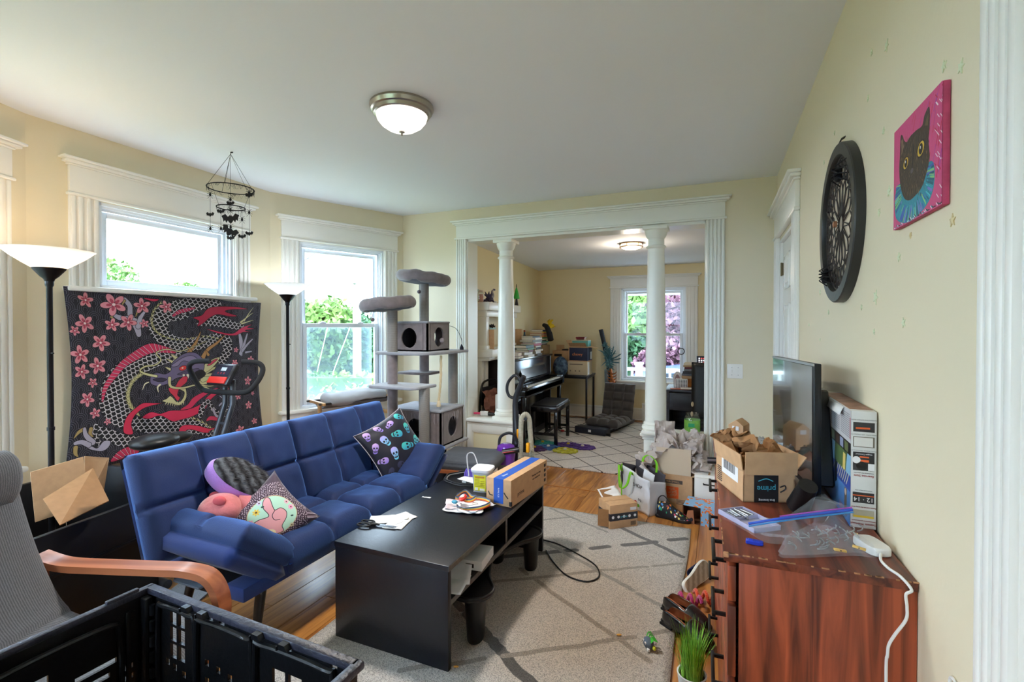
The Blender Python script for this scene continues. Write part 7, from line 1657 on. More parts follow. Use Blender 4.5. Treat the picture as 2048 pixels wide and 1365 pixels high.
b.build('barcode', INK, bx, kind='stuff'); MB().box(.05, .098, -D_ - .001, -D_, .118, .138).build('label', PAPER, bx); b = MB(); b.box(-W_, W_, -.002, .002, H_, H_ + .0006).build('flap_seam', CARDD, bx)
MB().box(-.075, 0, -.003, 0, 0, .12, M=T(-W_, -D_ + .02, .01, rz=R(-38))).build('side_flap', CARDD, bx)
MB().box(-.05, .06, 0, .003, 0, .07, M=T(-.02, D_, H_, rx=R(-62))).build('back_flap', CARDD, bx)
o = MB().grid(lambda u, v: ((u - .5) * .15, (v - .5) * .10, .01 * noise.noise(Vector((u * 3, v * 3, 1)))), 8, 8).build('shipping_envelope', PAPER, loc=(-.735, 3.56, RZ + .182), rot=(.5, -.1, .7), smooth=180, thick=.001); tag(o, 'white shipping label sheet lying on top of the delivery carton', 'paper')
# reusable shopping bag
sg = thing('shopping_bag', 'grey and white reusable shopping bag with lime green handles before the right half wall', 'bag', (-.53, 3.87, 0), rotz=R(-38))
LIME = mat('lime_green', (130, 210, 40), .6); BG = mat('bag_white_woven', (214, 216, 222), .6, bump=(30, .3)); BD = mat('bag_dark', (70, 68, 76), .7)
def bagside(x0, x1, y0, y1, hb, m_, nm, seed):
    b = MB(); b.grid(lambda u, v: (x0 + (x1 - x0) * u + .018 * noise.noise(Vector((u * 2, v * 3, seed))) * v, y0 + (y1 - y0) * u + .03 * noise.noise(Vector((u * 2.2, v * 2.2, seed + 4))), .002 + hb * v * (1 - .15 * u)), 14, 14); return b.build(nm, m_, sg, smooth=60, thick=.002)
bagside(-.16, .15, -.075, -.085, .31, BG, 'front_panel', 1); bagside(-.16, .15, .07, .08, .34, BD, 'back_panel', 2); bagside(-.16, -.16, -.075, .07, .33, BD, 'side_panel', 3); bagside(.15, .15, -.085, .08, .27, BG, 'side_panel', 4)
MB().box(-.155, .145, -.07, .07, .001, .004).build('bag_base', BD, sg)
for (x0, x1, y, s) in ((-.14, -.02, -.095, .9), (-.10, .05, .085, 1.0)):
    pp = smoothpts([(x0, y, .27), (x0 - .01, y - .02, .32), (x0 + .02, y - .05, .30), ((x0 + x1) / 2 - .02, y - .055, .16), (x1 - .01, y - .05, .20), (x1 + .01, y - .03, .30), (x1, y, .27)] if y < 0 else [(x0, y, .28), (x0 + .01, y, .36), ((x0 + x1) / 2, y, .40), (x1, y, .36), (x1, y, .28)], 6); b = MB(); V = []
    for q in pp: q = Vector(q); V.append((b.bm.verts.new(q + Vector((-.011, 0, 0))), b.bm.verts.new(q + Vector((.011, 0, 0)))))
    for i in range(len(V) - 1): b.bm.faces.new((V[i][0], V[i][1], V[i + 1][1], V[i + 1][0]))
    b.build('handle', LIME, sg, recalc=False, smooth=180, thick=.003)
MB().tube([(-.165, -.075, .0), (-.165, -.078, .16), (-.163, -.076, .32)], .006, 6).build('green_edge', LIME, sg)
flat_text('SHOP', .04, INK, sg, (.03, -.092, .20), R(0), False); text('S', .045, INK, sg, T(.06, -.098, .10) @ T(rx=PI / 2) @ Matrix.Rotation(1.2, 4, 'Z'))
for (x, z, c_) in ((.015, .075, (176, 34, 60)), (.045, .055, (90, 160, 40))): MB().lathe([(0, 0), (.013, 0), (.013, .001), (0, .001)], 20, T(x, -.098, z, rx=PI / 2)).build('dot_print', mat('dot%d' % c_[0], c_, .5), sg)
o = MB().box(-.05, .05, -.002, .002, 0, .11, bev=.001).build('paper_sheet', PAPER, loc=(-.50, 3.86, .20), rot=(.15, .3, -.5)); tag(o, 'white paper sticking out of the reusable shopping bag', 'paper')
# home improvement moving box with packing paper
mb_ = thing('moving_box', 'open tan moving box with an orange square logo in front of the right half wall', 'box', (-.305, 4.06, 0), rotz=R(-3))
W_, D_, H_ = .135, .115, .27
for nm, a in (('near_wall', (-W_, W_, -D_, -D_ + .005, 0, H_)), ('far_wall', (-W_, W_, D_ - .005, D_, 0, H_)), ('left_wall', (-W_, -W_ + .005, -D_ + .005, D_ - .005, 0, H_)), ('right_wall', (W_ - .005, W_, -D_ + .005, D_ - .005, 0, H_)), ('bottom', (-W_, W_, -D_ + .005, D_ - .005, 0, .005))): MB().box(*a).build(nm, CARD, mb_)
MB().box(-W_, W_ - .01, -.004, 0, 0, .20, M=T(0, -D_ + .004, H_ + .001, rx=R(-4))).build('near_flap', mat('pale_flap', (206, 188, 164), .8), mb_)
MB().box(0, .004, -D_, D_, 0, .13, M=T(W_, 0, H_, ry=R(75))).build('right_flap', CARD, mb_); MB().box(-.004, 0, -D_, D_, 0, .13, M=T(-W_, 0, H_, ry=R(-60))).build('left_flap', CARD, mb_)
HO_ = mat('orange_logo', (232, 96, 36), .5); MB().box(-.055, .035, -D_ - .001, -D_, .085, .175).build('logo_square', HO_, mb_)
for s_, z, x in (('THE', .156, -.012), ('HOME', .133, -.010), ('DEPOT', .108, -.008)): text(s_, .026, CARD, mb_, T(x, -D_ - .0022, z) @ T(rx=PI / 2) @ Matrix.Rotation(.25, 4, 'Z'), sx=.95)
MB().box(-.11, .065, -D_ - .001, -D_, .20, .228).build('size_band', mat('print_brown', (80, 70, 64), .6), mb_); text('EXTRA SMALL', .021, CARD, mb_, T(-.022, -D_ - .0022, .214) @ T(rx=PI / 2))
b = MB()
for i in range(4): b.box(.02, .10, -D_ - .001, -D_, .045 + i * .01, .049 + i * .01)
b.build('fine_print', mat('print_brown', (80, 70, 64), .6), mb_)
WP = mat('crumpled_newsprint', (204, 192, 186), .8, var=(8, .15)); pk = thing('packing_paper', 'crumpled off-white packing paper spilling over the tan moving box', 'packing paper', (-.30, 4.08, .30))
crumple('paper_sheet', .34, .26, .12, WP, pk, T(-.15, -.03, .12, ry=-1.0, rz=.3), 3, n=22); crumple('paper_sheet', .30, .24, .10, WP, pk, T(.05, .0, .20, rx=.3), 7, n=22); crumple('paper_sheet', .28, .24, .11, WP, pk, T(.16, -.02, .12, ry=1.0), 12, n=22); crumple('paper_sheet', .16, .24, .05, WP, pk, T(-.09, -.02, .24, rx=1.3, rz=.2), 15, n=16); crumple('paper_sheet', .22, .20, .08, WP, pk, T(.18, -.05, .02, ry=1.3, rz=-.3), 21, n=18)
# white organiser with a handle between box and dresser
wd = thing('white_drawer_unit', 'low white drawer with a black bar handle beyond the dresser', 'drawer unit', (-.04, 4.06, 0))
MB().box(-.12, .12, -.14, .14, 0, .30, bev=.004).build('carcass', TRIM, wd); dd_ = MB().box(-.115, .115, -.155, -.138, .01, .28, bev=.003).build('drawer', TRIM, wd); MB().tube([(-.055, -.155, .24), (-.055, -.18, .24), (.03, -.18, .24), (.03, -.155, .24)], .005, 8).build('handle', HB, dd_)
# trainer
sh = thing('sneaker', 'black trainer with a multicoloured floral print beside the tan moving box', 'shoe', (-.295, 3.735, 0), rotz=R(-12))
cv = Canvas(200, 120, (20, 20, 26)); rf = random.Random(3)
for i in range(90): cv.ell(rf.uniform(0, 200), rf.uniform(0, 120), rf.uniform(3, 9), rf.uniform(2, 6), rf.choice([(230, 80, 110), (240, 220, 120), (60, 130, 200), (250, 250, 250), (40, 160, 110), (240, 140, 60), (24, 24, 30)]), rf.uniform(0, 3))
FL = mat('floral_upper', (40, 40, 50), .6, image=cv.image('floral'))
def shoef(u, v):
    x = -.125 + .25 * u; a = PI * (v); wdt = .038 * (1 - .25 * max(0, (u - .85) / .15) ** 2) * (.8 + .35 * math.sin(PI * min(1, u * .8 + .1))); top = .105 - .03 * u if u < .38 else .094 - .085 * ((u - .38) / .62) ** .8
    e = math.sqrt(max(0, 1 - (abs(2 * u - 1)) ** 9)); return (x, -math.cos(a) * wdt * e, .02 + max(.014, top) * math.sin(a) ** .7 * e)
MB().grid(shoef, 30, 18, uv=True).build('upper', FL, sh, smooth=180)
sp_ = smoothpts([(-.13, 0), (-.12, .034), (-.04, .033), (.05, .044), (.11, .034), (.132, 0), (.11, -.036), (.05, -.046), (-.04, -.034), (-.12, -.034)], 5, True)
MB().prism(sp_, .024, bev=.005).build('sole', PB, sh); MB().tube(smoothpts([(.125, -.02, .03), (.132, 0, .034), (.125, .02, .03)], 4), .012, 8).build('toe_cap', mat('charcoal_toe', (50, 50, 56), .6), sh)
for i in range(5): MB().tube(smoothpts([(-.03 + i * .022, -.026, .085 - i * .010), (-.028 + i * .022, 0, .108 - i * .014), (-.026 + i * .022, .026, .085 - i * .010)], 3), .003, 6).build('lace', INK, sh)
MB().tube(smoothpts([(-.03, 0, .12), (-.07, .0, .16), (-.11, .01, .14), (-.12, .0, .09)], 5), .004, 6).build('pull_loop', INK, sh)
# gift box patterned with oranges
gb = thing('gift_box', 'low open gift box printed with oranges on blue at the far foot of the dresser', 'box', (-.115, 3.79, 0), rotz=R(-8))
cv = Canvas(300, 300, (140, 186, 226)); rf = random.Random(6)
for i in range(26): x, y = rf.uniform(0, 300), rf.uniform(0, 300); cv.ell(x, y, 20, 16, (240, 120, 30), rf.uniform(0, 3)); cv.ell(x + 14, y - 12, 8, 4, (236, 240, 244), .6); cv.ell(x - 16, y + 10, 7, 4, (90, 140, 200))
GBM = mat('orange_fruit_print', (150, 180, 220), .45, image=cv.image('fruit')); b = MB(); uvquad(b, (-.10, -.09, .125), (.12, -.09, .125), (.12, .09, .135), (-.10, .09, .135)); b.build('lid_top', GBM, gb, recalc=False, smooth=0, thick=.003)
b = MB(); uvquad(b, (.02, -.091, 0), (.12, -.091, 0), (.12, -.091, .125), (.02, -.091, .125)); b.build('front_panel', GBM, gb, recalc=False, smooth=0, thick=.003)
BRN = mat('brown_inner_card', (112, 72, 50), .8); MB().box(-.10, .02, .06, .07, 0, .12).build('inner_wall', BRN, gb); MB().box(-.105, -.10, -.09, .08, 0, .12).build('side_wall', BRN, gb); MB().box(.117, .12, -.09, .09, 0, .12).build('side_wall', GBM, gb); MB().box(-.10, .12, -.09, .08, 0, .003).build('bottom', BRN, gb)
MB().prism([(-.09, 0), (-.02, 0), (-.03, .10), (-.07, .09)], .004, T(0, -.10, 0, rx=PI / 2, rz=-.2)).build('torn_flap', mat('flap_tan', (170, 112, 80), .8), gb)
# slipper standing on edge
sl = thing('slipper', 'navy and white slipper standing on its edge beside the dresser drawers', 'slipper', (-.085, 2.84, 0), rot=(R(-118), R(-14), R(62)))
sp2 = smoothpts([(-.128, 0), (-.113, .034), (-.03, .036), (.05, .048), (.108, .038), (.125, 0), (.105, -.038), (.05, -.044), (-.03, -.032), (-.11, -.030)], 5, True)
sl.location = (-.095, 2.84, .048)
MB().prism([(x, y) for x, y in sp2], .020, T(0, 0, 0), bev=.004).build('sole', mat('white_sole', (232, 230, 224), .5), sl); MB().prism([(x * .93, y * .88) for x, y in sp2], .003, T(0, 0, -.002)).build('outsole', mat('beige_outsole', (190, 174, 150), .8, weave=('DIAGONAL', 12, (150, 134, 112))), sl)
MB().grid(lambda u, v: (.0 + .11 * u, -math.cos(PI * v) * (.044 - .012 * u * u), .02 + math.sin(PI * v) * (.052 - .038 * u)), 12, 16).build('upper', mat('navy_felt', (34, 44, 88), .9), sl, smooth=180, thick=.005)
# coiled pipe cleaner toys
for i, (cx, cy_, c_, lab) in enumerate(((-.125, 2.60, (206, 44, 126), 'bright pink coiled fuzzy spring toy between slipper and loafers'), (-.055, 2.66, (240, 84, 40), 'orange coiled fuzzy spring toy next to the slipper'))):
    pts = [(cx + (k - 12) * .0045, cy_ + .022 * math.cos(k * .62) , .035 + .026 * math.sin(k * .62)) for k in range(26)]
    o = MB().tube(pts, .009, 10).build('spring_toy', mat('fuzzy%d' % i, c_, 1.0, bump=(200, 1), sheen=.5), smooth=180); tag(o, lab, 'cat toy')
# loafers
LTH = mat('black_patent_leather', (20, 20, 24), .22, coat=.5); LIN = mat('tan_shoe_lining', (150, 84, 50), .6)
def loafer(x, y, rz, lab):
    t = thing('loafer', lab, 'shoe', (x, y, RZ - .013), rotz=rz, group='pair of black loafers')
    b = MB()
    def f(u, v):
        xx = -.125 + .25 * u; a = PI * v; w_ = .036 + .009 * math.sin(PI * min(1, max(0, (u - .2) / .8))); e = math.sqrt(max(0, 1 - abs(2 * u - 1) ** 8)); h = .082 - .02 * u if u < .5 else .070 - .045 * ((u - .5) / .5) ** 1.2
        if False:
            k = min(1, (.58 - u) / .06); d_ = 1 - k * .0
            h_ = h; z = math.sin(PI * .22) ** .6 * h_; return (xx, -math.cos(PI * (.22 if v < .5 else .78)) * w_ * e * (1 - (1 - abs(2 * v - 1) / .56) * .06), z * e + .03 if False else z * e + .030)
        return (xx, -math.cos(a) * w_ * e * 1.06, .030 + max(0, math.sin(a)) ** .6 * h * e)
    vs = {}
    nu, nv = 36, 24
    for j in range(nv + 1):
        for i in range(nu + 1): vs[(i, j)] = b.bm.verts.new(f(i / nu, j / nv))
    for j in range(nv):
        for i in range(nu):
            u, v = (i + .5) / nu, (j + .5) / nv
            if u < .58 and .22 < v < .78: continue
            b.bm.faces.new((vs[(i, j)], vs[(i + 1, j)], vs[(i + 1, j + 1)], vs[(i, j + 1)]))
    bmesh.ops.delete(b.bm, geom=[v for v in b.bm.verts if not v.link_faces], context='VERTS'); b.build('upper', LTH, t, smooth=60, thick=.004)
    MB().prism([(q[0] * .90, q[1] * .88) for q in sp2], .004, T(-.003, 0, .033)).build('insole', LIN, t)
    for va, vb in ((.02, .235), (.765, .98)):
        def g(u, v, va=va, vb=vb): q = f(.03 + .56 * u, va + (vb - va) * v); return (q[0] * .96, q[1] * .93, .030 + (q[2] - .030) * .985)
        MB().grid(g, 14, 5).build('lining', LIN, t, smooth=180)
    MB().prism([(x * 1.04, y * 1.06) for x, y in sp2], .012, T(0, 0, .020), bev=.003).build('welt', PB, t); MB().prism([(-.13, -.032), (-.06, -.036), (-.055, .036), (-.13, .034)], .022, T(0, 0, 0), bev=.004).build('heel', PB, t); MB().prism([(max(-.01, x) if x < 0 else x, y) for x, y in sp2 if x > -.04], .014, T(0, 0, .008), bev=.002).build('tread', PB, t)
    MB().box(.035, .055, -.040, .040, .055, .070, bev=.006).build('penny_strap', LTH, t)
loafer(-.125, 2.335, R(-32), 'nearer black leather loafer with tan lining behind the potted grass'); loafer(-.135, 2.455, R(-34), 'farther black leather loafer with tan lining behind its mate')
# potted cat grass
gp = thing('potted_grass', 'white pot of tall bright green cat grass at the foot of the dresser', 'potted grass', (-.085, 1.93, 0))
POT = mat('white_pot', (226, 230, 234), .4, var=(12, .12)); MB().lathe([(0, 0), (.036, 0), (.040, .01), (.052, .115), (.054, .12), (.048, .12), (.046, .10), (0, .10)], 32).build('pot', POT, gp); MB().lathe([(0, .1), (.046, .1), (.046, .106), (0, .108)], 24).build('soil', mat('soil', (60, 44, 34), 1.0), gp)
b = MB(); rf = random.Random(1)
for i in range(230):
    a, r_ = rf.uniform(0, 6.28), .043 * math.sqrt(rf.random()); x, y = r_ * math.cos(a), r_ * math.sin(a); h = rf.uniform(.10, .20); lean = Vector((x * rf.uniform(.2, 1.2), y * rf.uniform(.2, 1.2), 0)) * 1.3 + Vector((rf.uniform(-.02, .02), rf.uniform(-.02, .02), 0)); n_ = Vector((-math.sin(a), math.cos(a), 0)) * rf.uniform(.0014, .0026); P_ = []
    for k in range(5): t_ = k / 4; c_ = Vector((x, y, .104)) + lean * t_ ** 2 + Vector((0, 0, h * t_)); w_ = n_ * (1 - t_ ** 2 * .95); P_.append((b.bm.verts.new(c_ - w_), b.bm.verts.new(c_ + w_)))
    for k in range(4): b.bm.faces.new((P_[k][0], P_[k][1], P_[k + 1][1], P_[k + 1][0]))
b.build('grass_blades', mat('cat_grass', (160, 214, 80), .5, var=(30, .5), rgb2=(96, 160, 50)), gp, kind='stuff', recalc=False, smooth=180)
# felt cat toy
ct_ = thing('felt_toy', 'small grey felt toy with googly eyes and green yarn hair on the rug', 'cat toy', (-.275, 2.175, RZ), rotz=R(-60))
MB().ball((0, 0, .022), (.030, .022, .022), sub=3).build('body', mat('grey_felt', (106, 104, 112), 1.0), ct_, smooth=180)
for x in (-.008, .012): MB().ball((x, -.019, .030), (.006, .004, .006), sub=3).build('eye', PAPER, ct_, smooth=180); MB().ball((x, -.0225, .030), (.003, .002, .003), sub=2).build('pupil', INK, ct_, smooth=180)
b = MB()
for i in range(40): a = rf.uniform(0, 3.14); x = .026 * math.cos(a) ; b.tube([(x, .002, .036), (x * 1.2, .012, .050), (x * 1.3 + rf.uniform(-.006, .006), .028, .044)], .0014, 4)
b.build('yarn_hair', mat('green_yarn', (70, 180, 60), .9), ct_, kind='stuff'); MB().box(.018, .034, -.016, -.006, .003, .014, bev=.002).build('white_tab', PAPER, ct_); MB().ball((.030, .014, .016), (.010, .008, .010), sub=2).build('yellow_tuft', mat('yellow_yarn', (206, 200, 60), .9), ct_)
for (px, py, lab) in ((1238, 1272, 'orange crumb on the rug left of the felt toy'), (912, 1336, 'tan treat crumb on the rug at the near corner of the coffee table')):
    p = G(px, py, RZ); o = MB().ball((0, 0, 0), (.012, .005, .004), sub=2).build('crumb', mat('crumb_tan', (222, 160, 70), .8), loc=(p.x, p.y, RZ + .004), rot=(0, 0, .4)); tag(o, lab, 'crumb')
# ================================================================ FAR ROOM
# ---- built-in shelf unit on the left wall
ML, LL = wallframe(BL1, BL0)   # x from the far end to the near end, y into the room
su = thing('mantel_shelf', 'white built-in mantel with two shelves and square columns behind the left column', 'shelf unit', (-2.45, 5.25, 0))
def mw(s0, s1, y0, y1, z0, z1, name, bev=.004, m_=TRIM, par=su): return wb(MB().box(LL - s1, LL - s0, y0, y1, z0, z1, bev=bev, M=ML), name, m_, par)   # s measured from the near end
mw(.10, 1.25, 0, .20, 1.60, 1.69, 'upper_shelf', .008); mw(.14, 1.21, 0, .16, 1.53, 1.60, 'upper_bed_moulding', .006)
mw(.10, 1.38, 0, .24, 1.085, 1.17, 'lower_shelf', .008); mw(.14, 1.32, 0, .19, 1.045, 1.085, 'lower_bed_moulding', .006)
for s in (.15, 1.08): mw(s, s + .09, 0, .15, 1.17, 1.53, 'upper_post'); mw(s - .01, s + .10, 0, .16, 1.17, 1.21, 'post_foot')
for s in (.14, .26): mw(s, s + .08, 0, .10, 0, 1.045, 'lower_post')
mw(.24, 1.08, 0, .03, 1.20, 1.53, 'back_panel', .002, mat('mirror_cream', (214, 198, 160), .4))
# things on the upper shelf
def sp(px, py, z, dx=0): # point on the shelf line: plane parallel to the left wall, .1 m off it
    P_ = ML @ Vector((0, .10, 0)); Q_ = ML @ Vector((LL, .10, 0)); d = ray(px, py, 1) - Vector((0, 0, EYE)); nx, ny = -(Q_.y - P_.y), (Q_.x - P_.x); k = (P_.x * nx + P_.y * ny) / (d.x * nx + d.y * ny); return Vector((d.x * k, d.y * k, z))
for px, c_, lab, m2 in ((952, (176, 170, 120), 'glass jar of olive coloured contents on the upper mantel shelf', (150, 160, 130)), (961, (206, 130, 100), 'glass jar of orange contents beside the olive jar on the mantel', (220, 200, 180))):
    p = sp(px, 590, 1.692); j = thing('glass_jar', lab, 'jar', tuple(p)); MB().lathe([(0, .003), (.032, .003), (.032, .08), (0, .08)], 18).build('contents', mat('jar_contents%d' % px, c_, .6), j); MB().lathe([(.034, 0), (.036, .01), (.036, .095), (.028, .105), (.028, .11)], 20).build('jar_glass', glass('jar_glass', (.93, .96, .94), .12), j); MB().lathe([(0, .108), (.031, .108), (.031, .125), (0, .125)], 18).build('lid', mat('jar_lid%d' % px, m2, .5), j)
p = sp(979, 590, 1.692); dg = thing('dragon_figurine', 'dark purple dragon figurine with raised wings on the upper mantel shelf', 'figurine', tuple(p), rotz=1.2)
DP = mat('purple_figurine', (58, 50, 84), .4, var=(30, .4)); MB().ball((0, 0, .04), (.055, .035, .032), sub=3).build('body', DP, dg, smooth=180); MB().tube(smoothpts([(.03, 0, .05), (.055, 0, .09), (.04, 0, .13), (.065, 0, .15)], 4), [.018] * 4 + [.014] * 4 + [.012] * 4 + [.008], 8).build('neck', mat('pale_figurine', (140, 134, 140), .4), dg, smooth=180)
MB().ball((.072, 0, .152), (.022, .012, .012), sub=2).build('head', DP, dg, smooth=180); MB().tube(smoothpts([(-.04, 0, .03), (-.09, .02, .02), (-.11, .05, .02)], 4), [.014] * 4 + [.008] * 4 + [.003], 8).build('tail', DP, dg, smooth=180)
for s_ in (-1, 1): MB().prism([(-.02, .04), (-.07, .10), (-.05, .10), (-.04, .14), (-.015, .10), (.01, .13), (.02, .06)], .004, T(0, s_ * .02, 0, rx=PI / 2 + s_ * .4)).build('wing', DP, dg); 
for x in (-.03, .03):
    for s_ in (-1, 1): MB().tube([(x, s_ * .02, .03), (x + .01, s_ * .03, 0)], [.012, .008], 8).build('leg', DP, dg)
p = sp(1033, 600, 1.692); wt = thing('witch_figure', 'small black figure with a bright green pointed hat on the mantel, right of the column', 'figurine', (p.x, p.y, p.z))
MB().lathe([(0, 0), (.028, 0), (.020, .05), (.012, .10), (0, .10)], 14).build('body', INK, wt); MB().lathe([(.040, .10), (.042, .105), (.024, .19), (.006, .25), (0, .25)], 16).build('hat', mat('hat_green', (44, 170, 60), .5), wt); MB().lathe([(.006, .25), (.004, .29), (0, .30)], 10).build('hat_tip', INK, wt); MB().tube(smoothpts([(.02, 0, .01), (.03, -.04, .006), (.01, -.09, .006)], 4), .005, 6).build('tail', INK, wt)
p = sp(990, 598, 1.692); o = MB().lathe([(0, 0), (.022, 0), (.03, .025), (.026, .026), (.02, .006), (0, .006)], 18).build('dish', WH, loc=tuple(p)); tag(o, 'small white dish beside the dragon figurine', 'dish')
# lower shelf
def sbox(px, py, z, w, d, h, rz, lab, name='storage_box', m_=CARD, cat='box', group=None):
    p = sp(px, py, z); t = thing(name, lab, cat, tuple(p), rotz=rz, group=group); MB().box(-w / 2, w / 2, -d / 2, d / 2, 0, h, bev=.003).build('carton', m_, t); return t
wallang = math.atan2((BL0 - BL1).y, (BL0 - BL1).x)
a_ = wallang - PI / 2
t = sbox(975, 690, 1.172, .15, .20, .215, a_ + .35, 'tan moving box with a dark stripe on the lower mantel shelf, left of the column'); MB().box(-.06, -.01, -.101, -.1, .17, .195).build('size_band', INK, t); MB().box(.0752, .076, -.05, .05, .07, .15).build('logo_print', mat('dull_red_print', (160, 90, 84), .6), t); MB().box(.0752, .076, -.06, .06, .175, .20).build('size_band', INK, t)
t = sbox(1035, 690, 1.172, .12, .15, .215, a_ + .2, 'pale moving box on the lower mantel shelf, right of the column'); MB().box(.0602, .061, -.05, .05, .07, .15).build('logo_print', mat('dull_red_print', (160, 90, 84), .6), t)
p = sp(978, 655, 1.39); o = MB().box(-.05, .05, -.10, .10, 0, .02, bev=.004).build('teal_tray', mat('pale_teal', (150, 190, 186), .5), loc=tuple(p), rot=(0, 0, a_)); tag(o, 'pale teal tray on top of the tan moving box on the mantel', 'tray')
o = crumple('black_toy', .12, .10, .05, INK, None, T(p.x, p.y, p.z + .032), 4, n=8); tag(o, 'crumpled dark cloth on the pale teal tray', 'cloth')
p = sp(1049, 690, 1.172); bo = thing('bottle', 'tall blue and white bottle with a red cap on the lower mantel shelf', 'bottle', tuple(p)); MB().lathe([(0, 0), (.025, 0), (.026, .09), (.012, .14), (.010, .17), (0, .17)], 18).build('body', mat('bottle_blue', (50, 86, 110), .25), bo); MB().lathe([(.0265, .02), (.0265, .07)], 18).build('label', PAPER, bo); MB().lathe([(0, .17), (.012, .17), (.012, .195), (0, .195)], 14).build('cap', mat('cap_red', (176, 60, 40), .4), bo)

# ---- piano
PN = mat('piano_black', (24, 24, 28), .18, coat=.4); PNM = mat('piano_satin', (34, 30, 34), .4)
pi = thing('piano', 'black upright digital piano against the left wall of the far room', 'piano', (-2.25, 5.72, 0))
x0, x1, y0, y1 = -2.46, -1.96, 5.02, 6.38
for nm, a, m_ in (('side_panel', (x0 + .02, -2.13, y0, y0 + .03, 0, 1.02), PNM), ('side_panel', (x0, -2.13, y1 - .03, y1, 0, 1.02), PNM), ('top_lid', (x0, -2.11, y0 - .01, y1 + .01, 1.02, 1.045), PN), ('key_bed', (-2.30, x1, y0, y1, .64, .70), PN), ('key_slip', (x1 - .02, x1, y0, y1, .62, .725), PN), ('front_panel', (-2.17, -2.14, y0 + .03, y1 - .03, .74, 1.02), PN), ('knee_panel', (-2.24, -2.22, y0 + .03, y1 - .03, .08, .64), PN), ('back_panel', (x0, x0 + .02, y0 + .03, y1 - .03, .05, 1.0), PNM), ('bottom_rail', (-2.30, -2.20, y0 + .03, y1 - .03, 0, .08), PNM)): wb(MB().box(*a, bev=.003), nm, m_, pi)
for y in (y0 + .02, y1 - .02): wb(MB().box(x1 - .07, x1 - .02, y - .02, y + .02, .02, .63, bev=.004), 'leg', PN, pi); wb(MB().box(-2.30, x1, y - .022, y + .022, 0, .03, bev=.004), 'foot', PN, pi)
for y in (y0 + .01, y1 - .01): wb(MB().box(-2.16, x1, y - .02, y + .02, .70, .76, bev=.006), 'key_block', PN, pi)
wb(MB().box(-.006, .006, y0 + .25, y1 - .25, 0, .22, M=T(-2.10, 0, .80, ry=R(-22))), 'music_stand', PN, pi); wb(MB().box(-.30, 0, y0 + .03, y1 - .03, 0, .012, M=T(-2.13, 0, .765, ry=R(60))), 'key_cover', PN, pi)
kx0, kx1 = -2.12, -1.985; n = 52; kw = (y1 - y0 - .06) / n
km = mat('ivory_key', (238, 236, 230), .3); wk = MB().box(0, kx1 - kx0, .0006, kw - .0006, 0, .018, bev=.001, seg=1).mesh('white_key', km, 0); bk = MB().box(0, .085, 0, kw * .55, 0, .012, bev=.001, seg=1).mesh('black_key', PN, 0)
for i in range(n):
    o = bpy.data.objects.new('white_key', wk); C.objects.link(o); o.parent = pi; o.location = (kx0 + 2.25, y0 + .03 + i * kw - 5.72, .712)
    if i % 7 in (0, 2, 3, 5, 6) and i < n - 1: o = bpy.data.objects.new('black_key', bk); C.objects.link(o); o.parent = pi; o.location = (kx0 + 2.25, y0 + .03 + (i + .72) * kw - 5.72, .728)
for i in range(3): wb(MB().box(-2.20, -2.10, 5.64 + i * .07, 5.66 + i * .07, .04, .055, bev=.003), 'pedal', STL, pi)
# bench
bn = thing('piano_bench', 'black glossy piano bench with a padded seat in front of the piano', 'bench', (-1.90, 5.70, .012), rotz=R(3))
MB().box(-.165, .165, -.32, .32, .40, .46, bev=.004).build('seat_box', PN, bn); MB().box(-.15, .15, -.30, .30, .46, .485, bev=.012).build('seat_pad', mat('bench_vinyl', (30, 30, 34), .45), bn)
MB().box(-.168, .168, -.322, .322, .452, .462, bev=.002).build('rim', mat('satin_rim', (90, 90, 96), .25, .5), bn)
for x in (-.14, .14):
    for y in (-.295, .295): MB().box(x - .02, x + .02, y - .02, y + .02, 0, .40, bev=.004).build('leg', PN, bn)
for y in (-.295, .295): MB().box(-.12, .12, y - .01, y + .01, .12, .15).build('stretcher', PN, bn)
MB().box(-.01, .01, -.29, .29, .12, .15).build('stretcher', PN, bn)
# ---- books
def book(x, y, z, w, d, h, rz, c_, lab, group, par=None):
    t = thing('book', lab, 'book', (x, y, z), rotz=rz, group=group)
    cm = mat('book_%d_%d_%d' % c_, c_, .5); MB().box(-w / 2, w / 2, -d / 2, d / 2, 0, .003).box(-w / 2, w / 2, -d / 2, d / 2, h - .003, h).box(-w / 2, -w / 2 + .003, -d / 2, d / 2, 0, h).build('cover', cm, t, smooth=0)
    MB().box(-w / 2 + .003, w / 2 - .004, -d / 2 + .003, d / 2 - .003, .003, h - .003).build('pages', mat('book_pages', (226, 218, 200), .8), t, smooth=0)
rf = random.Random(17); CN = {'green': (50, 110, 50), 'dark green': (34, 60, 44), 'white': (226, 224, 220), 'crimson': (170, 30, 60), 'cream': (206, 190, 160), 'black': (36, 34, 38), 'orange': (210, 110, 50), 'grey': (130, 130, 132), 'teal': (90, 150, 140), 'red': (180, 50, 44), 'maroon': (110, 34, 44), 'tan': (176, 140, 100), 'navy': (40, 50, 84), 'yellow': (214, 180, 60)}
def pile(x, y, z, seq, w, d, where, group, rz=0, hs=(.018, .032)):
    for i, c_ in enumerate(seq):
        h = rf.uniform(*hs); pos = ('lowest' if i == 0 else 'topmost' if i == len(seq) - 1 else ['second', 'third', 'fourth', 'fifth', 'sixth', 'seventh', 'eighth', 'ninth', 'tenth', 'eleventh'][i - 1]) + ('' if i in (0, len(seq) - 1) else ' lowest')
        book(x + rf.uniform(-.015, .015), y + rf.uniform(-.02, .02), z, w * rf.uniform(.85, 1.05), d * rf.uniform(.85, 1.05), h, rz + rf.uniform(-.12, .12), CN[c_], '%s book, %s in the %s' % (c_, pos, where), group); z += h + .0005
    return z
zt = 1.0465
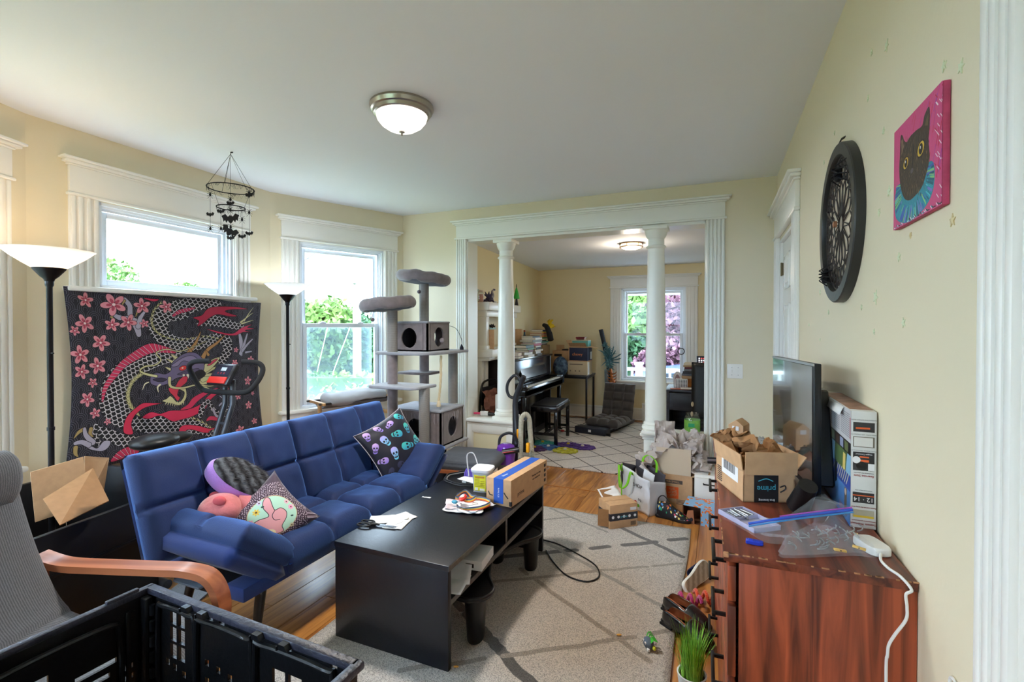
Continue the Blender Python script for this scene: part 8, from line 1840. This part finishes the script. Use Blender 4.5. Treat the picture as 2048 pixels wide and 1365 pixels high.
pile(-2.20, 5.55, zt, ['white', 'white', 'maroon', 'green', 'dark green'], .17, .24, 'near pile on the piano top', 'books on the piano', PI, (.02, .036))
pile(-2.28, 6.02, zt, ['grey', 'white', 'cream', 'black', 'white', 'crimson', 'white', 'grey', 'white', 'black'], .19, .26, 'tall middle pile on the piano top', 'books on the piano', PI)
pile(-2.20, 5.24, zt, ['maroon', 'white'], .15, .20, 'small pile at the near end of the piano top', 'books on the piano', .2)
# corner boxes and second pile
def cartoon(x, y, z, w, d, h, rz, lab, m_=CARD, name='cardboard_box'):
    t = thing(name, lab, 'box', (x, y, z), rotz=rz); MB().box(-w / 2, w / 2, -d / 2, d / 2, 0, h, bev=.003).build('carton', m_, t); MB().box(-w / 2, w / 2, -.002, .002, h, h + .001).build('flap_seam', CARDD, t); return t
OC = mat('orange_carton', (176, 106, 60), .8)
dz = .700
dk_ = thing('work_table', 'dark metal framed table against the far wall under the boxes', 'table', (-2.10, 7.10, .012))
MB().box(-.50, .36, -.20, .28, .666, .69, bev=.003).build('tabletop', PNM, dk_)
DM = mat('dark_metal', (48, 46, 48), .4, .6)
for x in (-.48, .335):
    for y in (-.18, .26): MB().box(x - .0125, x + .0125, y - .0125, y + .0125, 0, .666, bev=.001).build('leg', DM, dk_)
for y in (-.18, .26): MB().box(-.48, .335, y - .012, y + .012, .64, .666).build('apron_rail', DM, dk_)
MB().box(.322, .348, -.18, .26, .64, .666).build('apron_rail', DM, dk_)
cartoon(-2.47, 6.80, dz + .002, .22, .24, .13, 0, 'orange brown box at the left end of the work table, lower one', OC); cartoon(-2.47, 6.80, dz + .134, .22, .24, .17, .04, 'brown box on the orange box at the left end of the work table', OC)
zz = cartoon(-2.46, 6.82, dz + .306, .24, .26, .14, -.03, 'grey brown box topmost in the corner stack under the book pile', mat('carton_greyish', (150, 128, 98), .8))
pile(-2.46, 6.80, dz + .448, ['grey', 'white', 'teal', 'black', 'cream', 'green', 'orange', 'tan', 'red', 'yellow', 'navy'], .20, .27, 'cluttered pile on the corner boxes', 'books on the corner boxes', PI, (.015, .026))
bp_ = thing('toy_bag', 'black bag with yellow cloth lying over the corner book pile', 'bag', (-2.36, 6.86, 1.40)); MB().tube(smoothpts([(-.06, .05, .04), (.0, 0, .02), (.05, -.02, -.08), (.08, -.03, -.20)], 6), [.03] * 6 + [.04] * 6 + [.045] * 6 + [.02], 12).build('bag_body', mat('black_cloth', (34, 34, 36), .9), bp_, smooth=180); crumple('yellow_cloth', .12, .16, .08, mat('yellow_cloth', (226, 190, 30), .8), bp_, T(.04, .06, .05, ry=1.0), 3, n=10)
t = cartoon(-2.20, 7.16, dz + .002, .26, .22, .35, 0, 'tall open brown box with a dark label behind the blue backpack', CARD); MB().box(-.10, .02, -.112, -.11, .26, .30).build('size_band', INK, t); MB().box(-.13, .0, .09, .094, .35, .43).build('flap', CARD, t); MB().box(.02, .13, -.10, .10, .353, .37).build('dark_folder', INK, t)
bk_ = thing('backpack', 'blue tie-dye backpack with a hanging strap on the work table', 'backpack', (-2.17, 6.955, dz - .02)); BKB = mat('tie_dye_blue', (40, 60, 96), .8, var=(22, .5), rgb2=(100, 130, 160)); MB().ball((0, 0, .14), (.115, .055, .15), sub=4).build('body', BKB, bk_, smooth=180); MB().ball((0, -.045, .09), (.085, .035, .075), sub=3).build('front_pocket', BKB, bk_, smooth=180)
MB().tube(smoothpts([(-.05, -.05, .08), (-.04, -.09, -.06), (.01, -.09, -.12), (.05, -.08, -.10), (.05, -.06, .06)], 6), .005, 6).build('strap', INK, bk_); MB().tube(smoothpts([(.06, -.06, .06), (.07, -.075, -.02), (.065, -.075, -.09)], 4), .011, 8).build('strap', BKB, bk_)
t = cartoon(-1.90, 7.06, dz + .002, .30, .24, .20, -.05, 'cream printed carton under the navy carton on the work table', mat('cream_carton', (206, 188, 158), .7)); MB().box(-.12, .08, -.1212, -.12, .15, .165).build('print_band', mat('print_greybrown', (130, 116, 100), .7), t); MB().box(-.12, -.10, -.1212, -.12, .05, .07).box(-.04, -.02, -.1212, -.12, .05, .07).box(.02, .04, -.1212, -.12, .05, .07).build('symbol_print', mat('print_greybrown', (130, 116, 100), .7), t); MB().box(.1502, .151, -.08, -.02, .01, .19).build('side_label', WPR, t)
t = thing('cardboard_box', 'navy printed carton with orange lettering and open flaps on the cream carton', 'box', (-1.89, 7.05, dz + .204), rotz=-.05); MB().box(-.145, .145, -.115, .115, 0, .215, bev=.002).build('carton', mat('navy_print', (36, 44, 74), .6), t); MB().box(-.147, .147, -.117, .117, 0, .012).box(-.147, .147, -.117, .117, .203, .217).box(-.147, -.135, -.117, .117, 0, .217).build('card_edge', CARD, t); text('chewy', .062, mat('orange_lettering', (232, 140, 84), .5), t, T(-.01, -.118, .105, rx=PI / 2)); MB().box(.1455, .1465, .02, .10, .03, .14).build('side_print', WPR, t)
MB().box(-.10, 0, -.11, .11, 0, .004, M=T(-.145, 0, .218, ry=R(64))).build('flap', CARD, t); MB().box(0, .10, -.11, .11, 0, .004, M=T(.145, 0, .216, ry=R(8))).build('flap', CARD, t); MB().box(-.13, .13, -.085, 0, 0, .004, M=T(0, -.115, .218, rx=R(-40))).build('flap', CARD, t)
tb = thing('teal_box', 'teal lidded box sitting in the open navy carton', 'box', (-1.875, 7.06, dz + .423)); MB().box(-.12, .12, -.09, .09, 0, .085, bev=.003).build('body', mat('teal_card', (96, 164, 158), .5), tb); MB().box(-.122, .122, -.092, .092, .085, .092, bev=.001).build('lid_edge', mat('cream_lid', (220, 206, 180), .6), tb)
pile(-1.88, 7.06, dz + .516, ['cream', 'maroon', 'red', 'maroon'], .17, .13, 'short pile on the teal box', 'books on the teal box', PI / 2 + .1, (.010, .016))
# ---- feathered costume piece leaning by the window
fc = thing('costume_prop', 'tall dark tube with teal feathers and an orange flame tail leaning by the far window', 'costume prop', (-1.60, 7.20, .012))
MB().tube(smoothpts([(-.04, .10, 1.36), (.03, .09, 1.08), (.09, .07, .80), (.12, .05, .5)], 6), [.034] * 6 + [.038] * 6 + [.034] * 6 + [.03], 12).build('tube', mat('dark_blue_tube', (40, 48, 62), .7, var=(20, .4)), fc, smooth=180)
TE = mat('teal_feather', (112, 160, 166), .9, var=(26, .4)); b = MB(); rf = random.Random(4)
for i in range(190):
    t_ = rf.random(); c0 = Vector((.03 + .09 * t_, .04, 1.16 - .42 * t_)); spread = .05 + .13 * math.sin(PI * min(1, t_ * 1.0)); d = Vector((rf.uniform(-.5, 1), rf.uniform(-1, .0), rf.uniform(-.9, .8))).normalized() * rf.uniform(.4, 1) * spread; s_ = d.cross(Vector((0, 1, .2))).normalized() * rf.uniform(.004, .010)
    v = [b.bm.verts.new(c0 - s_ * .3), b.bm.verts.new(c0 + d * .5 - s_), b.bm.verts.new(c0 + d), b.bm.verts.new(c0 + d * .5 + s_)]; b.bm.faces.new(v)
b.build('feathers', TE, fc, kind='stuff', recalc=False)
for k, (a, l) in enumerate(((1.35, .16), (1.05, .20), (.75, .16), (.25, .20), (-.1, .18), (-.5, .17), (2.0, .14))): MB().tube(smoothpts([(.10, .0, .92), (.10 + .5 * l * math.cos(a), -.02, .92 + .5 * l * math.sin(a)), (.11 + l * math.cos(a + .15), -.02, .93 + l * math.sin(a + .15))], 4), [.012] * 4 + [.008] * 4 + [.002], 8).build('long_feather', mat('dark_teal_feather', (60, 104, 116), .8), fc, smooth=180)
MB().tube(smoothpts([(.06, .03, .76), (.07, .03, .5), (.10, .04, .25), (.12, .05, .08)], 5), [.03] * 5 + [.024] * 5 + [.016] * 5 + [.008], 8).build('grey_tail', mat('grey_teal', (120, 138, 146), .8), fc, smooth=180)
OF = mat('orange_flame', (190, 106, 40), .7, var=(24, .5), rgb2=(120, 60, 24)); MB().tube(smoothpts([(.13, .0, .78), (.16, -.02, .60), (.17, -.03, .42), (.14, -.02, .28), (.10, -.01, .18), (.13, 0, .08)], 5), [.02] * 5 + [.042] * 5 + [.038] * 5 + [.045] * 5 + [.05] * 5 + [.012], 10).build('flame_tail', OF, fc, smooth=180)
b = MB()
for i in range(26): t_ = i / 25; z = .72 - .55 * t_; sg_ = 1 if i % 2 else -1; b.tube([(.155, -.02, z), (.155 + sg_ * .05, -.03, z + .015), (.155 + sg_ * .075, -.03, z + .045)], [.012, .008, .002], 6)
b.build('flame_licks', OF, fc, kind='stuff', smooth=180)
# ---- floor chair on the walking pad
wpd = thing('walking_pad', 'flat black walking treadmill lying on the diamond rug', 'treadmill', (-1.42, 6.72, .012), rotz=R(-12))
MB().box(-.22, .22, -.55, -.38, 0, .085, bev=.01).build('motor_cover', mat('dark_navy_plastic', (40, 42, 54), .35), wpd); MB().box(-.21, .21, -.38, .50, .01, .05, bev=.006).build('deck', PB, wpd); MB().box(-.17, .17, -.38, .48, .05, .054).build('belt', mat('belt_grey', (52, 48, 50), .8), wpd)
for s_ in (-1, 1): MB().box(s_ * .195 - .018, s_ * .195 + .018, -.38, .50, .05, .058, bev=.003).build('side_rail', mat('rail_grey', (120, 116, 116), .4), wpd)
MB().box(-.02, .02, -.5512, -.55, .03, .06).build('front_label', PAPER, wpd); MB().tube([(.20, -.50, .015), (.27, -.50, .015)], .018, 10).build('roller_foot', PB, wpd)
fcH = thing('floor_chair', 'dark grey tufted folding floor chair resting on the walking treadmill', 'floor chair', (-1.34, 6.66, .0715), rotz=R(-12))
SU = mat('charcoal_suede', (78, 72, 70), .9, sheen=.4, bump=(90, .15), var=(10, .2))
b = MB(); puffslab(b, T(-.24, -.33, .055), .46, .46, .10, (.153, .306), (.153, .306), re=.05, puff=.30, depth=.5, nx=36, ny=36, sw=.015); b.build('seat', SU, fcH, smooth=180)
b = MB(); puffslab(b, T(-.24, .17, .055) @ Matrix.Rotation(R(76), 4, 'X') @ T(0, 0, -.02), .46, .50, .09, (.153, .306), (.125, .25, .375), re=.045, puff=.25, depth=.5, nx=36, ny=40, sw=.015); b.build('backrest', SU, fcH, smooth=180)
o = MB().tube(smoothpts([(-1.66, 6.10, .02), (-1.80, 6.22, .022), (-1.92, 6.20, .02), (-2.0, 6.35, .02), (-1.86, 6.5, .02), (-1.7, 6.45, .02)], 6), .006, 6).build('electric_lead', PB); tag(o, 'tangled black power cord on the rug left of the walking treadmill', 'cable')
o = MB().ball((0, 0, 0), (.03, .018, .014), sub=3).build('red_plug', mat('red_plug', (170, 40, 40), .4), loc=(-1.90, 6.18, .03)); tag(o, 'red and black plug on the cord left of the walking treadmill', 'plug')
o = MB().tube(smoothpts([(-2.3, 7.3, .02), (-2.1, 7.2, .02), (-1.9, 7.25, .02), (-1.72, 7.0, .02), (-1.78, 6.8, .02)], 6), .005, 6).build('electric_lead', PB); tag(o, 'black cord along the baseboard under the work table', 'cable')
# ---- white bin
wb_ = thing('waste_bin', 'slim cream waste bin right of the floor chair', 'bin', (-.82, 6.55, .012)); MB().lathe([(0, 0), (.085, 0), (.095, .01), (.11, .38), (.104, .385), (.09, .37), (.08, .02), (0, .02)], 28, sx=.9, sy=.8).build('body', mat('bin_cream', (206, 196, 180), .5), wb_); MB().lathe([(.11, .375), (.113, .385), (.108, .39)], 28, sx=.9, sy=.8).build('rim', mat('bin_rim', (190, 184, 176), .4), wb_)
# ---- desk on the right with monitor
DKG = mat('charcoal_desk', (54, 54, 60), .5, grain=('x', 10, (38, 38, 44))); ds = thing('desk', 'charcoal wooden desk with drawers beyond the right column', 'desk', (-.20, 6.05, .012))
dx0, dx1, dy0, dy1 = -.36, .70, -.28, .28; DZ2 = .70
MB().box(dx0, dx1, dy0, dy1, .665, .69, bev=.003).build('desktop', DKG, ds); MB().box(dx0 + .02, dx0 + .05, dy0 + .01, dy1 - .01, 0, .665).build('side_panel', DKG, ds); MB().box(dx0 + .40, dx0 + .43, dy0 + .01, dy1 - .01, 0, .665).build('side_panel', DKG, ds); MB().box(dx1 - .05, dx1 - .02, dy0 + .01, dy1 - .01, 0, .665).build('side_panel', DKG, ds); MB().box(dx0 + .05, dx0 + .40, dy1 - .04, dy1 - .02, .05, .66).build('back_panel', DKG, ds)
d_ = MB().box(dx0 + .055, dx0 + .395, dy0 - .004, dy0 + .016, .46, .655, bev=.003).build('drawer', DKG, ds); MB().box(dx0 + .09, dx0 + .36, dy0 - .007, dy0 - .002, .49, .63, bev=.002).build('drawer_panel', DKG, d_)
MB().box(dx0 + .055, dx0 + .395, dy0 + .02, dy1 - .04, .22, .24).build('shelf', DKG, ds); MB().box(dx0 + .07, dx0 + .38, dy0 + .03, dy1 - .06, .06, .21, bev=.004).build('storage_cube', mat('dark_brown_cube', (70, 60, 58), .8), ds); MB().box(dx0 + .05, dx0 + .40, dy0 + .01, dy0 + .03, 0, .05).build('plinth', DKG, ds)
dzT = .703
mo = thing('monitor', 'computer monitor with a blue picture and rows of icons on the charcoal desk', 'monitor', (-.10, 6.10, dzT)); MB().box(-.13, .37, -.012, .012, .08, .37, bev=.004).build('casing', TVK, mo)
cv = Canvas(360, 210, (16, 16, 22)); rf = random.Random(3)
cv.poly([(70, 0), (360, 0), (360, 210), (70, 210)], (110, 140, 226)); cv.line(smoothpts([(150, 210), (156, 120), (150, 60)], 4), 8, (24, 30, 60))
for i in range(7): a = -2.6 + i * .4; cv.line([(154, 120 - i * 6), (154 + 60 * math.cos(a), 110 - i * 6 + 50 * math.sin(a))], 4, (24, 30, 60))
for i in range(30): cv.ell(rf.uniform(80, 350), rf.uniform(0, 200), 5, 4, (60, 80, 170))
for j in range(10):
    for i in range(3): cv.poly([(10 + i * 19, 8 + j * 19), (22 + i * 19, 8 + j * 19), (22 + i * 19, 20 + j * 19), (10 + i * 19, 20 + j * 19)], rf.choice([(240, 240, 244), (230, 230, 240), (200, 90, 90), (220, 220, 230)]))
cv.poly([(8, 198), (352, 198), (352, 206), (8, 206)], (230, 230, 240)); mim = cv.image('desktop_picture')
mm = mat('monitor_screen', (20, 20, 30), .2, image=mim); nt2 = mm.node_tree; bs_ = nt2.nodes['Principled BSDF']; nt2.links.new(nt2.nodes['Image Texture'].outputs['Color'], bs_.inputs['Emission Color']); bs_.inputs['Emission Strength'].default_value = .55
b = MB(); uvquad(b, (-.122, -.0125, .088), (.362, -.0125, .088), (.362, -.0125, .362), (-.122, -.0125, .362)); b.build('screen', mm, mo, recalc=False, smooth=0); MB().box(.10, .14, -.01, .02, .01, .10).box(.02, .22, -.06, .08, 0, .012, bev=.004).build('stand', TVK, mo)
o = pile(-.06, 6.30, dzT, ['tan', 'black', 'cream'], .2, .2, 'pile behind the monitor', 'books behind the monitor', 0, (.12, .15)) if False else None
t = cartoon(-.30, 6.16, dzT, .17, .16, .10, 0, 'orange box under the book pile on the charcoal desk', mat('orange_flat_box', (206, 130, 66), .6))
pile(-.30, 6.15, dzT + .102, ['tan', 'grey', 'black', 'grey', 'maroon', 'tan', 'cream'], .19, .16, 'pile on the orange box left of the monitor', 'books left of the monitor', PI / 2, (.018, .032))
t = thing('book', 'grey and pink book lying on the monitor top at the right jamb', 'book', (.02, 6.13, dzT + .3715)); MB().box(-.09, .09, -.05, .05, 0, .02, bev=.002).build('cover', mat('dusty_pink', (150, 116, 116), .6), t)
ph = thing('pen_holder', 'white holder with a black diamond pattern on the charcoal desk', 'pen holder', (-.385, 5.92, dzT)); MB().box(-.065, .065, -.03, .03, 0, .11, bev=.004).build('body', mat('holder_white', (214, 214, 210), .5), ph); b = MB()
for i in range(7):
    for j in range(7): b.box(-.0045, .0045, -.0008, .0004, -.0045, .0045, M=T(-.054 + i * .018 + (j % 2) * .0, -.0302, .010 + j * .015, ry=PI / 4))
b.build('diamond_pattern', INK, ph, kind='stuff')
fm = thing('photo_frame', 'round topped white carved frame standing behind the patterned holder', 'photo frame', (-.44, 6.06, dzT)); MB().prism(smoothpts([(-.04, 0), (-.05, .10), (-.035, .16), (0, .185), (.035, .16), (.05, .10), (.04, 0)], 4), .015, T(0, 0, 0, rx=PI / 2), bev=.003).build('frame', mat('frame_white', (214, 208, 204), .5, bump=(90, .8)), fm); MB().prism(smoothpts([(-.022, .02), (-.03, .10), (0, .15), (.03, .10), (.022, .02)], 4), .002, T(0, -.0155, 0, rx=PI / 2)).build('picture', mat('frame_picture', (150, 120, 120), .5), fm)
for i, (x, y, w, d, c_, lab) in enumerate(((-.40, 5.84, .20, .10, (170, 90, 60), 'reddish folder lying flat at the desk front edge'), (-.30, 5.83, .18, .09, (226, 222, 210), 'white papers lying flat at the desk front edge'), (-.22, 5.84, .10, .08, (60, 60, 130), 'small indigo notebook at the desk front edge'))):
    o = MB().box(-w / 2, w / 2, -d / 2, d / 2, 0, .008 + .003 * i, bev=.001).build('desk_paper', mat('deskp%d' % i, c_, .6), loc=(x, y, dzT + .009 * i), rot=(0, 0, .1 * i)); tag(o, lab, 'stationery')
o = MB().tube([(.045 * math.cos(k * PI / 12), 0, .045 * math.sin(k * PI / 12)) for k in range(24)], .006, 8, closed=True).build('hanging_ornament', INK, loc=(-.49, YE - .06, 1.06)); tag(o, 'small round black ornament hanging in front of the far window', 'ornament')
oc = thing('office_chair', 'black leather office chair with worn beige patches at the right jamb', 'office chair', (-.03, 5.29, .012))
b = MB(); puffslab(b, T(-.22, .03, .46) @ Matrix.Rotation(R(86), 4, 'X'), .46, .58, .10, re=.06, puff=.1, depth=0, nx=20, ny=24); b.build('backrest', BV, oc, smooth=180); b = MB(); puffslab(b, T(-.23, -.02, .42), .46, .46, .10, re=.05, puff=.1, depth=0, nx=20, ny=20); b.build('seat', BV, oc, smooth=180)
MB().tube([(0, .2, .08), (0, .2, .40)], .025, 12).build('gas_lift', PB, oc)
for k in range(5): a = k * 2 * PI / 5 + .3; MB().tube([(0, .2, .08), (.25 * math.cos(a), .2 + .25 * math.sin(a), .06)], [.022, .014], 8).build('base_arm', PB, oc); MB().ball((.25 * math.cos(a), .2 + .25 * math.sin(a), .026), .025, sub=2).build('caster', PB, oc, smooth=180)
for (x, z) in ((-.205, .62), (-.21, .52)): MB().ball((x, -.055, z), (.014, .006, .026), sub=2).build('worn_patch', mat('worn_beige', (206, 190, 160), .8), oc)
# ---- flower play mat
FMc = [((60, 160, 150), (-1.93, 5.47)), ((70, 110, 170), (-1.80, 5.30)), ((96, 66, 140), (-1.62, 5.50)), ((206, 200, 70), (-1.58, 5.24)), ((90, 60, 110), (-1.93, 5.19)), ((100, 70, 150), (-1.44, 5.47))]
names = ['teal', 'blue', 'violet', 'yellow', 'plum', 'purple']
for i, (c_, (x, y)) in enumerate(FMc):
    t = thing('snuffle_flower', '%s felt flower mat on the diamond rug near the piano bench' % names[i], 'pet mat', (x, y, .0135), group='felt flower mats'); b = MB(); rr_ = random.Random(i); pts = [((.14 + .018 * math.cos(k * 2 * PI / 5 * 1.0 * 2) + rr_.uniform(-.008, .008)) * math.cos(k * PI / 20), (.11 + .014 * math.cos(k * 4 * PI / 5) + rr_.uniform(-.008, .008)) * math.sin(k * PI / 20)) for k in range(40)]
    b.prism(smoothpts(pts, 2, True), .018, bev=.004); b.build('felt_base', mat('felt_%s' % names[i], c_, .95, bump=(120, .8), var=(30, .3)), t)
    for k in range(7): a = k * 2 * PI / 7; MB().ball((.075 * math.cos(a), .06 * math.sin(a), .022), (.034, .020, .010), sub=2).build('petal', mat('felt_%s' % names[i], c_, .95), t, smooth=180)
    MB().ball((0, 0, .026), (.02, .02, .014), sub=2).build('centre_button', mat('felt_centre', (220, 214, 206), .9) if i % 2 else mat('felt_centre2', (200, 170, 60), .9), t, smooth=180)
# ---- left ledge and what is behind it
LZ = .5105
p = G(955, 822, LZ + .02); lr = thing('lint_roller', 'lint roller with a pink handle and white roll on the left ledge', 'lint roller', (-2.20, 4.42, LZ + .024), rotz=R(12))
MB().tube([(-.10, 0, .0), (-.03, 0, 0)], .012, 12).build('pink_handle', mat('pink_handle', (226, 70, 120), .4), lr); MB().tube([(-.03, 0, 0), (.05, 0, 0)], .024, 20).build('paper_roll', PAPER, lr); MB().tube([(.05, 0, 0), (.09, 0, -.004), (.13, 0, -.006)], [.020, .016, .012], 14).build('black_cap', PB, lr)
MB().tube([(-.028, 0, .0), (-.022, 0, 0)], .0245, 20).build('roll_edge', mat('roll_edge', (190, 170, 170), .7), lr)
p = sp(990, 800, 0); pt_ = thing('paper_towel_roll', 'standing white paper towel roll beside the left column', 'paper towel roll', (-2.055, 4.52, LZ)); MB().lathe([(.02, 0), (.050, 0), (.052, .004), (.052, .205), (.050, .21), (.02, .21), (.02, 0)], 32).build('roll', mat('towel_white', (232, 230, 224), .9, bump=(120, .3)), pt_); MB().grid(lambda u, v: (.052 + .012 * u + .004 * math.sin(v * 5), -.01 + .05 * u, .02 + .19 * v), 6, 6).build('loose_sheet', mat('towel_white', (232, 230, 224), .9), pt_, smooth=180, thick=.001)
fo = thing('folding_chair', 'black metal folding chair behind the left ledge', 'chair', (-2.335, 4.86, 0.0), rotz=R(82))
MB().tube(smoothpts([(-.20, 0, 0), (-.20, 0, .55), (-.17, 0, .75), (-.10, 0, .82), (.10, 0, .82), (.17, 0, .75), (.20, 0, .55), (.20, -.04, 0)], 6), .012, 8).build('frame', PB, fo); MB().box(-.17, .17, -.01, .01, .56, .76, bev=.02).build('backrest', PB, fo); MB().box(-.18, .18, -.05, -.03, .10, .50, bev=.01).build('folded_seat', BV, fo)
o = crumple('draped_cloth', .26, .30, .05, mat('russet_cloth', (130, 84, 70), .9), None, T(-2.28, 4.76, .58, rx=1.4, rz=1.4), 6, n=12); tag(o, 'russet cloth hanging over the black folding chair', 'cloth')
# right ledge jar
j = thing('plastic_jar', 'large clear plastic jar with a green label on the right half wall', 'jar', (-.20, 4.42, LZ)); MB().lathe([(0, 0), (.058, 0), (.064, .008), (.064, .125), (.054, .145), (.050, .148), (.050, .165), (.053, .167), (.053, .171), (.050, .171)], 32, sx=1.0, sy=1.0).build('jar_body', glass('clear_jar', (.93, .97, .95), .14), j); MB().lathe([(.0648, .015), (.0648, .115)], 32).build('label', mat('green_label', (140, 206, 90), .5, var=(24, .35), alpha=.8), j)
MB().box(-.028, .022, -.0665, -.0655, .06, .09).build('logo_print', mat('logo_green', (40, 150, 100), .5), j); MB().box(-.01, .02, -.0665, -.0655, .022, .045).build('barcode', PAPER, j)
